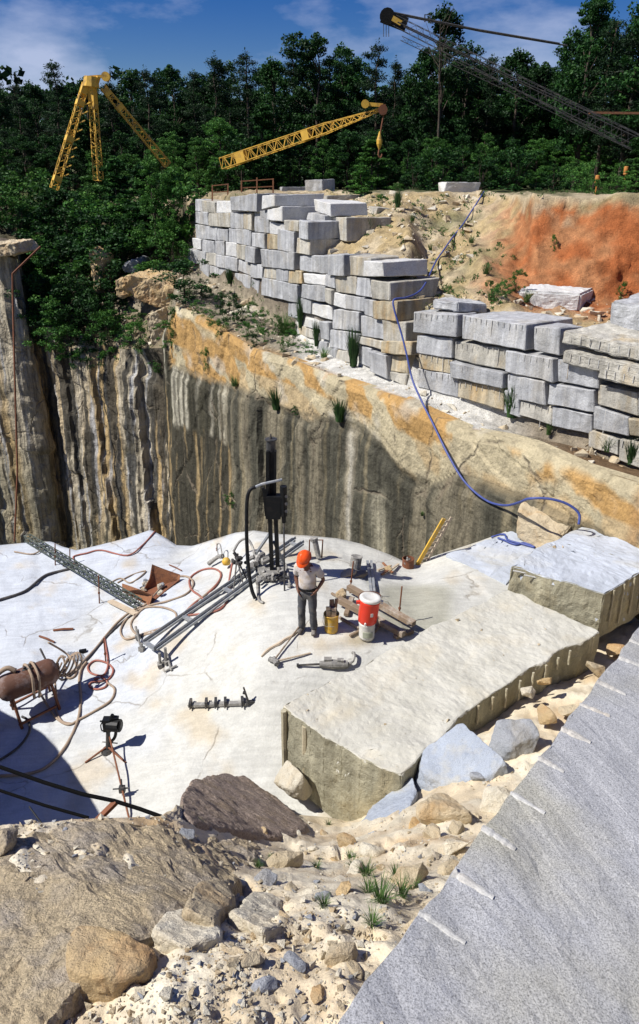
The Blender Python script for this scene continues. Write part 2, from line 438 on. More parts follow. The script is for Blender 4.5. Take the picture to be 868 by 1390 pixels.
# ------------------------------------------------------------------ ground behind the quarry (plateau, dirt bank, wall footing)
# per image column: (y, py) at rim, wall foot, behind the wall top, bank middle, plateau edge
G = {-900: (62, 350, 65, 345, 68, 330, 72, 300, 76, 275), -150: (46, 345, 48, 338, 50, 325, 53, 300, 60, 275), 0: (42.6, 345, 44, 338, 48, 320, 52, 300, 60, 275), 24: (42.9, 352, 44, 345, 48, 325, 52, 300, 60, 275),
     40: (43.5, 440, 46, 425, 50, 350, 53, 310, 60, 275), 75: (43.0, 445, 45.5, 418, 49, 370, 53, 310, 60, 275), 110: (42.3, 452, 44.5, 420, 48, 375, 52, 320, 60, 275), 160: (40.5, 474, 43, 425, 46, 368, 50, 320, 58, 275),
     225: (38.3, 472, 41, 420, 44, 372, 48, 320, 56, 272), 240: (36.2, 415, 42, 378, 45.5, 345, 48, 310, 55, 270), 262: (35, 423, 43, 366, 44.2, 340, 46, 272, 52, 266),
     308: (32.5, 450, 38.8, 392, 39.8, 300, 41, 268, 48, 264), 347: (30, 473, 35.5, 417, 36.8, 300, 38.5, 266, 46, 262), 393: (28, 486, 31.8, 452, 33.4, 300, 36, 266, 43, 259),
     470: (25, 515, 27, 492, 28.8, 362, 32, 300, 36, 262), 554: (22, 542, 23.3, 525, 25.2, 362, 29, 310, 36, 262), 580: (21.3, 556, 22.6, 535, 24.2, 425, 29, 335, 36, 262),
     640: (19.6, 583, 21.2, 557, 22.6, 432, 27, 350, 36, 262), 690: (18.4, 592, 19.9, 580, 21.6, 440, 26, 360, 33, 264), 726: (17.6, 602, 18.9, 592, 20.6, 450, 24.6, 402, 27.2, 264), 795: (16.3, 633, 17.7, 610, 19.4, 452, 24.2, 412, 26.8, 266),
     868: (15, 655, 16.6, 640, 18.2, 462, 23.6, 420, 26.2, 264), 1000: (13, 690, 15, 680, 16.6, 490, 21, 430, 24, 264), 1500: (10, 850, 11, 830, 12.5, 560, 15, 470, 19, 264)}
gx = sorted(set(list(range(-900, -160, 60)) + list(range(-160, 900, 4)) + list(range(900, 1500, 30))))
gi = lerp_cols(G, gx)
SEG = [(0, 1, 14), (1, 2, 16), (2, 3, 22), (3, 4, 22)]
rows = []
def zat(px, y, py): return (ray(px, py) * (y / ray(px, py).y)).z
stations = []
for k, px in enumerate(gx):
    st = []
    for j in range(5):
        y, py = gi[k][2 * j], gi[k][2 * j + 1]
        v = Py(px, py, y); st.append(v)
    st.append(Vector((ray(px, 262).x / ray(px, 262).y * 95, 95, -1.2)))
    st.append(Vector((ray(px, 262).x / ray(px, 262).y * 900, 900, -1.4)))
    stations.append(st)
Pg = []; Cg = []
def smoothf(x, a, b):
    t = min(1, max(0, (x - a) / (b - a))); return t * t * (3 - 2 * t)
def mix3(a, b, f): return tuple(a[i] * (1 - f) + b[i] * f for i in range(3))
for si, (a_, b_, n) in enumerate(SEG + [(4, 5, 24), (5, 6, 10)]):
    for r in range(n if si < 5 else n + 1):
        f = r / n
        row = []; crow = []
        for k, px in enumerate(gx):
            A, B = stations[k][a_], stations[k][b_]
            v = A.lerp(B, f if si < 5 else f ** 2.2)
            g = si + f
            # relief
            amp = {0: .10, 1: .06, 2: .30, 3: .34, 4: .12, 5: .3}[si]
            if px < 240: amp *= 2.2
            n_ = fbm(v, .45, 5, 3) + .35 * fbm(v, 2.2, 3, 9)
            gul = 0
            if px > 470 and si in (2, 3): gul = abs(noise.noise(Vector((v.x * .9, 0, 3)))) * -.45 * math.sin(math.pi * min(1, max(0, (g - 2) / 2)))
            edge = 1 if 0 < g < 6 else 0
            if g < .3: edge = g / .3
            v = v + Vector((0, 0, (amp * n_ + gul) * edge)) 
            if si in (2, 3) and px > 680: v.y += (.28 * fbm(v * .7, .8, 3, 5) - .22 * abs(noise.noise(Vector((v.x * 1.6 + .5 * v.z, 2, v.z * .35)))) - .10 * abs(noise.noise(Vector((v.x * 4.5, 8, v.z * .6))))) * edge
            row.append(v)
            q = fbm(v, .8, 4, 21)
            tan_ = (.50, .38, .20); sand = (.56, .46, .30); clay = (.42, .135, .045); dust = (.72, .70, .64); dirt = (.30, .24, .16); litter = (.08, .075, .045)
            if si == 0:
                c_ = mix3((.30, .26, .19), dust, smoothf(px, 380, 430) * (1 - smoothf(px, 640, 740)))
                c_ = mix3(c_, (.20, .12, .06), smoothf(px, 700, 790) * .9)
                c_ = mix3(c_, (.42, .26, .11), max(0, .5 - g * 3) * 1.4)
                if px < 235: c_ = (.28, .23, .15)
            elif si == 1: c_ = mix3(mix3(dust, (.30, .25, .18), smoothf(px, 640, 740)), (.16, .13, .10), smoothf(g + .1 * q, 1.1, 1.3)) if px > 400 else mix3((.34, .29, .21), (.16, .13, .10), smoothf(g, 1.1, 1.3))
            elif si in (2, 3):
                c_ = mix3(tan_, sand, smoothf(q, -.3, .4))
                cl = smoothf(px + 45 * q - 25 * (g - 3), 640, 705)
                if g < 2.75 and px > 600: cl *= smoothf(g + q * .2, 2.2, 2.7) * .85
                if g > 3.75: cl *= 1 - smoothf(g + .2 * q, 3.85, 3.97) * .8
                c_ = mix3(c_, mix3(clay, (.50, .23, .10), smoothf(q, -.2, .5)), cl)
                gr = smoothf(fbm(v, .35, 3, 55), .15, .6) * (1 - cl) * .6
                c_ = mix3(c_, (.13, .15, .06), gr)
                if px < 440: c_ = mix3(litter, (.24, .18, .11), smoothf(q, 0, .6)) if px < 255 else mix3(c_, dirt, .5)
            else:
                c_ = mix3(sand, (.10, .11, .045), smoothf(g + q * .15, 4.02, 4.18))
            crow.append(c_)
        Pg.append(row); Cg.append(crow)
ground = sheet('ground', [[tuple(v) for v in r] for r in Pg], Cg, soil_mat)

# ------------------------------------------------------------------ the quarry cliff
rim = []
for k, px in enumerate(gx):
    v = Pg[0][k]; rim.append((px, Vector(v)))
# resample by arc length
pts = [rim[0]]; path = []
tot = 0; arcs = [0]
for (p0, a), (p1, b_) in zip(rim, rim[1:]):
    tot += (Vector((b_.x, b_.y, 0)) - Vector((a.x, a.y, 0))).length; arcs.append(tot)
step = .105
i0 = next(i for i, (p, _) in enumerate(rim) if p >= -160); i1 = next(i for i, (p, _) in enumerate(rim) if p >= 1380)
us = list(np.arange(arcs[i0], arcs[i1], step))
rx = np.interp(us, arcs, [v.x for _, v in rim]); ry = np.interp(us, arcs, [v.y for _, v in rim]); rz = np.interp(us, arcs, [v.z for _, v in rim]); rpx = np.interp(us, arcs, [p for p, _ in rim])
BAND = {-200: (300,), 225: (300,), 236: (494,), 300: (516,), 347: (530,), 393: (553,), 450: (566,), 501: (576,), 535: (606,), 560: (636,), 600: (654,), 618: (650,), 640: (642,), 726: (668,), 795: (700,), 868: (735,), 1000: (800,), 1500: (1000,)}
def tangent(i, w=3):
    a = max(0, i - w); b_ = min(len(us) - 1, i + w)
    d = Vector((rx[b_] - rx[a], ry[b_] - ry[a], 0)); d.normalize(); return d
NV = 150
Pc = [[None] * len(us) for _ in range(NV)]; Cc = [[None] * len(us) for _ in range(NV)]
colr = random.Random(3)
# vertical slabs of the left face: piecewise constant offsets
def stepnoise(u, w, seed, sharp=.12):
    # blocky function of u with rounded risers
    k = math.floor(u / w + .37 * seed); f = u / w + .37 * seed - k
    h = lambda q: (math.sin(q * 127.1 + seed * 311.7) * 43758.5453) % 1.0
    a, b_ = h(k), h(k + 1)
    return a + (b_ - a) * smoothf(f, 1 - sharp, 1)
for i, u in enumerate(us):
    t_ = tangent(i); nrm = Vector((t_.y, -t_.x, 0))          # outward, towards the pit
    px = rpx[i]; left = 1 - smoothf(px, 228, 238)
    top = Vector((rx[i], ry[i], rz[i]))
    bpy_ = np.interp(px, sorted(BAND), [BAND[k][0] for k in sorted(BAND)])
    bz = Py(px, bpy_, ry[i]).z if px > 230 else top.z - .3
    for j in range(NV):
        if j < 8: h = .05 * j / 7.0 * 1.0
        else: h = .05 + (24 + top.z - .05 + 0) * ((j - 7) / (NV - 8)) ** 1.15
        z = top.z - h
        # profile
        o = 0
        if px > 230:
            below = smoothf(bz - z, -.05, .12)
            o += .12 * min(1, h / .25) - .10 * below + .10 * smoothf(bz - z, .25, .5)
            o += .10 * fbm((u, 0, z), .35, 3, 2) + .07 * stepnoise(z * 1.0 + .5 * u + .3 * fbm((u, 9, z), .4, 3, 4), .8, 7, .05) + .10 * stepnoise(u * .9 - z * .55 + .3 * fbm((u, 3, z), .6, 3, 4), 1.1, 4, .04)
            sl = (stepnoise(u + .06 * z, 2.6, 5, .04) * .26 + stepnoise(u + .1 * z, .7, 15, .05) * .06) * below
            o += sl + .3 * smoothf(h, 5, 9) * stepnoise(u, 3.7, 8)
            o += .07 * (z - top.z) * -.35
        else:
            lean = .06 * h * smoothf(px, 30, 90) + .01 * h
            o += lean + .60 * stepnoise(u + .09 * z + .5 * stepnoise(z + .2 * u, 4.1, 31, .03), 1.75, 11, .05) + .22 * stepnoise(u + .06 * z, .62, 17, .06)
            lay = stepnoise(z + .45 * u + .6 * fbm((u, 1, z), .3, 2, 8), 3.1, 23, .06)
            o += .4 * lay + .13 * fbm((u, 4, z), .8, 4, 12) - .5
            o *= smoothf(h, 0, 1.2)
        v = top + nrm * o; v.z = z - (0.03 if j == 0 else 0)
        if j == 0: v = top - nrm * .25 + Vector((0, 0, .02))
        Pc[j][i] = tuple(v)
        # colour
        q = fbm((u, 0, z), .8, 4, 31); s1 = noise.noise(Vector((u * 1.3 + .25 * q, 0, z * .06))) ; s2 = noise.noise(Vector((u * 3.4 + .3 * q, 7, z * .10))); s3 = noise.noise(Vector((u * .55, 3, z * .05)))
        swirl = noise.noise(Vector((u * .35 + q * .5, 5, z * 1.1 + u * .35 + q * .5)))
        if px > 230:
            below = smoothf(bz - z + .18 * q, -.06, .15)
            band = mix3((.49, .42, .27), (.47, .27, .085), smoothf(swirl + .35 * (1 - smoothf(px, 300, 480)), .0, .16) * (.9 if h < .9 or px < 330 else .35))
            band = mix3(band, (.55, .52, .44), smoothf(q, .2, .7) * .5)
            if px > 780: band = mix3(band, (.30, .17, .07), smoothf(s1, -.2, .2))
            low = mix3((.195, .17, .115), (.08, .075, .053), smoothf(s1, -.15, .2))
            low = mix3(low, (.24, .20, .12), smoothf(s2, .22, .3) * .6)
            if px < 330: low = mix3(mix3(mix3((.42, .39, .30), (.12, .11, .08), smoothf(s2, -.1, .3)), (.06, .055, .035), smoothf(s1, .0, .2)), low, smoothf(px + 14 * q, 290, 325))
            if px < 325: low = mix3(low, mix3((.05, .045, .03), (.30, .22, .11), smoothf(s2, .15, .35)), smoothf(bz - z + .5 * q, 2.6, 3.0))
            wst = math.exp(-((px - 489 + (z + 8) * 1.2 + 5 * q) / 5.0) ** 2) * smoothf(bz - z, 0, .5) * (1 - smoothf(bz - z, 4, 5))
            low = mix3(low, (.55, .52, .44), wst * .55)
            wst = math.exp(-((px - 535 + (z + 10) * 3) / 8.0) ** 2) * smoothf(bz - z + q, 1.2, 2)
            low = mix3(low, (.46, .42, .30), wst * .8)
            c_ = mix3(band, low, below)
            if abs(bz - z) < .09: c_ = mix3(c_, (.10, .09, .06), .6)
        else:
            c_ = mix3((.45, .39, .28), (.46, .33, .16), smoothf(s3, -.2, .3))
            c_ = mix3(c_, (.40, .41, .42), smoothf(s2, .12, .35) * .8)
            c_ = mix3(c_, (.045, .042, .034), smoothf(s1 + .35 * s2, .01, .09) * (.92 if px > 32 else .25))
            c_ = mix3(c_, (.10, .085, .05), smoothf(q, .3, .9) * .6)
            c_ = mix3(c_, (.12, .11, .06), smoothf(h, 9, 14) * .5)
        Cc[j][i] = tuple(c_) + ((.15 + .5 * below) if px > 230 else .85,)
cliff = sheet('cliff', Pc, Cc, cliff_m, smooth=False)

# pit floor
pf = [[(x, y, -23.6) for x in np.linspace(-90, 40, 20)] for y in np.linspace(-5, 60, 16)]
sheet('pit_floor', pf, [[(.22, .21, .17)] * 20] * 16, soil_mat)
# outer cliff return on the far left (outside the frame) so that the pit closes
# ------------------------------------------------------------------ the white working ledge
def rbf_fit(pts, k=1e-3, s=220.0):
    A = np.array([[a / s, b_ / s] for a, b_, _ in pts]); z = np.array([c_ for _, _, c_ in pts])
    n = len(pts)
    D = np.linalg.norm(A[:, None] - A[None], axis=2)
    Kk = np.where(D > 0, D ** 2 * np.log(D + 1e-12), 0) + np.eye(n) * k
    Pm = np.hstack([np.ones((n, 1)), A])
    M_ = np.block([[Kk, Pm], [Pm.T, np.zeros((3, 3))]])
    w = np.linalg.solve(M_, np.concatenate([z, np.zeros(3)]))
    def ev(px, py):
        d = np.sqrt((A[:, 0] - px / s) ** 2 + (A[:, 1] - py / s) ** 2)
        return float((np.where(d > 0, d ** 2 * np.log(d + 1e-12), 0) * w[:n]).sum() + w[n] + w[n + 1] * px / s + w[n + 2] * py / s)
    return ev
LZ = [(-300, 745, -10.3), (-300, 1000, -10.6), (0, 742, -9.9), (70, 738, -9.75), (100, 748, -9.7), (205, 720, -9.35), (235, 735, -9.45), (262, 744, -9.5), (300, 730, -8.9), (340, 722, -8.4), (400, 727, -8.35), (470, 733, -8.4), (520, 748, -8.55),
      (565, 766, -8.75), (600, 752, -8.6), (650, 735, -8.5), (700, 716, -8.45), (790, 712, -8.45), (868, 732, -8.5), (1000, 750, -8.5), (421, 860, -8.2), (372, 785, -8.15), (500, 860, -8.25), (560, 830, -8.45), (600, 800, -8.4), (560, 880, -8.4), (700, 800, -8.5),
      (100, 800, -9.75), (0, 850, -9.95), (0, 1000, -10.2), (60, 940, -10.0), (140, 1020, -9.95), (110, 900, -9.85), (160, 860, -9.65), (200, 800, -9.45), (230, 860, -9.05), (270, 820, -8.75), (300, 900, -8.8), (350, 920, -8.6), (400, 930, -8.65), (300, 1000, -9.35), (250, 1080, -9.7), (385, 1050, -9.5), (475, 1112, -9.7),
      (560, 960, -9.3), (640, 960, -9.4), (800, 860, -9.1), (100, 1150, -10.1), (0, 1200, -10.3), (400, 1200, -9.9), (868, 900, -9.3), (1000, 900, -9.3), (1200, 800, -8.8), (1200, 1000, -9.3)]
ledz = rbf_fit(LZ)
BK = {-300: 745, -100: 742, 0: 740, 30: 737, 70: 735, 85: 742, 104: 747, 130: 741, 170: 731, 205: 719, 222: 728, 240: 740, 262: 741, 290: 732, 320: 723, 345: 720, 380: 725, 420: 727, 460: 731, 490: 738, 530: 753, 553: 764, 570: 768, 585: 756, 610: 748, 650: 735, 680: 724, 700: 716, 740: 722, 790: 712, 868: 726, 1000: 745, 1200: 790}
bk_x = sorted(BK); bk_y = [BK[k] for k in bk_x]
def L(px, py, dz=0.0):
    z = ledz(px, py); v = Pz(px, py, z); v.z += dz; return v
lx = list(np.arange(-300, 1001, 4.0)) + [1020, 1050, 1090, 1140, 1200]; NR = 120
Pl = []; Cl = []
skirt = [24, 14, 9, 5, 2.2, .8, .25]
for r in range(-len(skirt), NR):
    row = []; crow = []
    for px in lx:
        b0 = np.interp(px, bk_x, bk_y)
        if r < 0:
            e = L(px, b0); d = skirt[r + len(skirt)]
            out_ = Vector((e.x, e.y, 0)).normalized()
            v = e + out_ * (.25 * d ** .6) + Vector((0, 0, -d)); v.z = max(v.z, -23.9)
            v += Vector((1, .4, 0)) * (.3 * fbm(v, .5, 3, 4))
            c_ = mix3((.40, .38, .30), (.12, .11, .08), smoothf(noise.noise(Vector((v.x * 1.1, v.y * 1.1, v.z * .1))), -.1, .25))
        else:
            py = b0 + (1230 - b0) * (r / (NR - 1)) ** 1.0
            v = L(px, py)
            w_ = min(1, r / 4)
            # soft exfoliation steps and dents
            q = fbm(v, .5, 4, 41)
            st_ = stepnoise(v.x * .5 - v.y * .75 + .25 * q, 1.7, 3, .03) * .11 + stepnoise(v.x * .9 + v.y * .35 + .3 * q, 2.3, 9, .025) * .08
            v.z += w_ * (.05 * q + .014 * fbm(v, 2.4, 3, 44) + st_ - .05)
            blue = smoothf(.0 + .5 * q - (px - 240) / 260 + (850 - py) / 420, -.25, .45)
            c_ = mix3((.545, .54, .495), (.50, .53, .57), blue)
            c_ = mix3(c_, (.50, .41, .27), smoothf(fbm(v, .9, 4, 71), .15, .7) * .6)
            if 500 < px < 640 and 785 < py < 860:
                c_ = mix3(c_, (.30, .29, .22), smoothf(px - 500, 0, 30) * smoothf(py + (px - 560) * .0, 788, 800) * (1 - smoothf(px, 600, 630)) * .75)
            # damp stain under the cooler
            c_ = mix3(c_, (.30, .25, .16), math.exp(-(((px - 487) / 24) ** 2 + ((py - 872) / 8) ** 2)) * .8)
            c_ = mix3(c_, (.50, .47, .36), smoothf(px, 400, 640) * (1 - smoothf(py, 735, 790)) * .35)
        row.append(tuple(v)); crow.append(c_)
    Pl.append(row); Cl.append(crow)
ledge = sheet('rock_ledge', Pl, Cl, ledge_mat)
# cracks / joint lines on the ledge, narrow dust-filled seams
# ------------------------------------------------------------------ near rubble slope
RZ = [(-200, 1130, -4.9), (0, 1130, -4.75), (100, 1118, -4.95), (220, 1115, -5.3), (300, 1140, -6.3), (300, 1095, -7.8), (400, 1150, -7.5), (400, 1115, -9.0), (480, 1125, -9.1), (560, 1080, -8.5), (640, 1000, -8.55), (700, 950, -8.7), (800, 890, -8.9),
      (868, 850, -9.0), (430, 1200, -5.9), (550, 1200, -5.7), (500, 1150, -7.2), (600, 1150, -6.6), (0, 1300, -4.45), (200, 1300, -4.35), (430, 1300, -4.35), (430, 1450, -4.2), (0, 1450, -4.3), (700, 1300, -4.9), (700, 1100, -7.4), (868, 1000, -7.9), (868, 1200, -6.2), (868, 1450, -5.0), (300, 1220, -4.9), (200, 1200, -4.7),
      (1100, 900, -8.0), (1100, 1450, -5.0), (-200, 1450, -4.3), (-900, 1130, -4.7), (-900, 1450, -4.2), (-500, 1300, -4.4)]
rubz = rbf_fit(RZ, k=3e-3)
RB = {-900: 1128, -200: 1128, 0: 1124, 100: 1112, 220: 1108, 260: 1085, 300: 1072, 340: 1085, 390: 1105, 430: 1108, 480: 1112, 520: 1095, 560: 1060, 600: 1010, 640: 975, 700: 925, 760: 895, 820: 850, 868: 830, 1100: 800}
rb_x = sorted(RB); rb_y = [RB[k] for k in rb_x]
def Rb(px, py, dz=0.0):
    v = Pz(px, py, rubz(px, py)); v.z += dz; return v
rxs = [-900, -750, -620, -520, -440, -380, -330, -290, -260, -230] + list(np.arange(-205, 1101, 4.5)); NRR = 110
Pr = []; Cr = []
for r in range(-2, NRR + 1):
    row = []; crow = []
    for px in rxs:
        b0 = np.interp(px, rb_x, rb_y)
        if r < 0:
            e = Rb(px, b0); v = e + Vector((0, .25 * -r, -1.6 * -r)); c_ = (.2, .16, .1)
        elif r == NRR:
            e = Rb(px, 1450); v = Vector((e.x * 3, -14, e.z)); c_ = (.45, .36, .22)
        else:
            py = b0 + (1450 - b0) * (r / (NRR - 1))
            v = Rb(px, py)
            q = fbm(v, 1.3, 5, 81)
            v.z += min(1, r / 3) * (.10 * q + .05 * fbm(v, 5.5, 3, 85) + .10 * stepnoise(v.x * .8 + v.y + q * .6, .75, 6, .2))
            c_ = mix3((.66, .55, .38), (.72, .65, .50), smoothf(q, -.4, .5))
            c_ = mix3(c_, (.50, .31, .13), smoothf(fbm(v, 1.0, 3, 88), .2, .7) * .6)
            c_ = mix3(c_, (.44, .34, .22), smoothf(fbm(v, 2.5, 3, 93), .1, .6) * .5)
        row.append(tuple(v)); crow.append(c_)
    Pr.append(row); Cr.append(crow)
sheet('rubble_slope', Pr, Cr, rubble_mat)
# ------------------------------------------------------------------ the dry stacked wall of quarried blocks
from mathutils.bvhtree import BVHTree
def bvh_of(o):
    vs = [o.matrix_world @ v.co for v in o.data.vertices]
    return BVHTree.FromPolygons([tuple(v) for v in vs], [tuple(p_.vertices) for p_ in o.data.polygons])
WP = []
for px, y, py in [(200, 47, 300), (255, 43.4, 320), (308, 39, 340), (347, 35.7, 360), (393, 32.0, 390), (430, 29.6, 400), (470, 27.1, 420), (510, 25.0, 440), (554, 23.4, 450), (566, 23.0, 470), (600, 22.2, 490), (640, 21.3, 500), (690, 20.0, 500), (726, 19.0, 520), (795, 17.8, 530), (868, 16.7, 550), (1000, 15, 560), (1200, 13, 600)]:
    r_ = ray(px, py); v = r_ * (y / r_.y); WP.append(Vector((v.x, v.y, 0)))
def wall_hit(px, py):
    r_ = ray(px, py); best = None
    for a, b_ in zip(WP, WP[1:]):
        # solve r*s = a + t*(b-a) in plan
        d = b_ - a; den = r_.x * d.y - r_.y * d.x
        if abs(den) < 1e-9: continue
        s_ = (a.x * d.y - a.y * d.x) / den; t_ = (a.x * r_.y - a.y * r_.x) / den
        if -1e-6 <= t_ <= 1 + 1e-6 and s_ > 0:
            if best is None or s_ < best: best = s_
    return r_ * best, d
def wall_block(q, depth, off, mat, seed):
    """q = (x_left, x_right, ytl, ytr, ybl, ybr) in the photograph; off moves the block out of (+) or into (-) the wall"""
    xl, xr, ytl, ytr, ybl, ybr = q
    e_ = .55; c4 = [(xl - .2, ytl - e_), (xr + .2, ytr - e_), (xr + .2, ybr + e_), (xl - .2, ybl + e_)]
    ps = [wall_hit(*c)[0] for c in c4]
    t_ = (ps[1] - ps[0]); t_.z = 0; t_.normalize(); n_ = Vector((t_.y, -t_.x, 0))
    ps = [p + n_ * off * 1.0 for p in ps]
    if off < -.4:   # keep the apparent size of blocks standing further back
        ps = []
        for c in c4:
            h_ = wall_hit(*c)[0]; r_ = ray(*c); k = off / -(n_.x * r_.x + n_.y * r_.y) * -1
            ps.append(h_ + r_ * (off / (n_.x * r_.x + n_.y * r_.y)))
    rr = random.Random(seed); bm = NB()
    fr = [bm.verts.new(p + n_ * rr.uniform(-.04, .04)) for p in ps]
    wz = [rr.uniform(-.05, .05) for _ in range(4)]
    bk = [bm.verts.new(p - n_ * depth * rr.uniform(.93, 1.05) + Vector((0, 0, w)) + t_ * rr.uniform(-.05, .05)) for p, w in zip(ps, wz)]
    bm.faces.new(fr); bm.faces.new(bk[::-1])
    for i in range(4):
        j = (i + 1) % 4; bm.faces.new((fr[j], fr[i], bk[i], bk[j]))
    bmesh.ops.recalc_face_normals(bm, faces=bm.faces)
    bmesh.ops.bevel(bm, geom=list(bm.edges), offset=.022, segments=1, affect='EDGES', clamp_overlap=True)
    for _ in range(4):
        es = [e for e in bm.edges if e.calc_length() > .28]
        if not es: break
        bmesh.ops.subdivide_edges(bm, edges=es, cuts=1); bmesh.ops.triangulate(bm, faces=[f for f in bm.faces if len(f.verts) > 4])
    bmesh.ops.triangulate(bm, faces=bm.faces)
    roughen(bm, .035, 1.6, seed, 3)
    return bm, ps, t_, n_
TONE = {'g': ('block_grey', 'blue grey'), 'p': ('block_pale', 'pale'), 't': ('block_tan', 'tan grey'), 'o': ('block_rust', 'rust stained')}
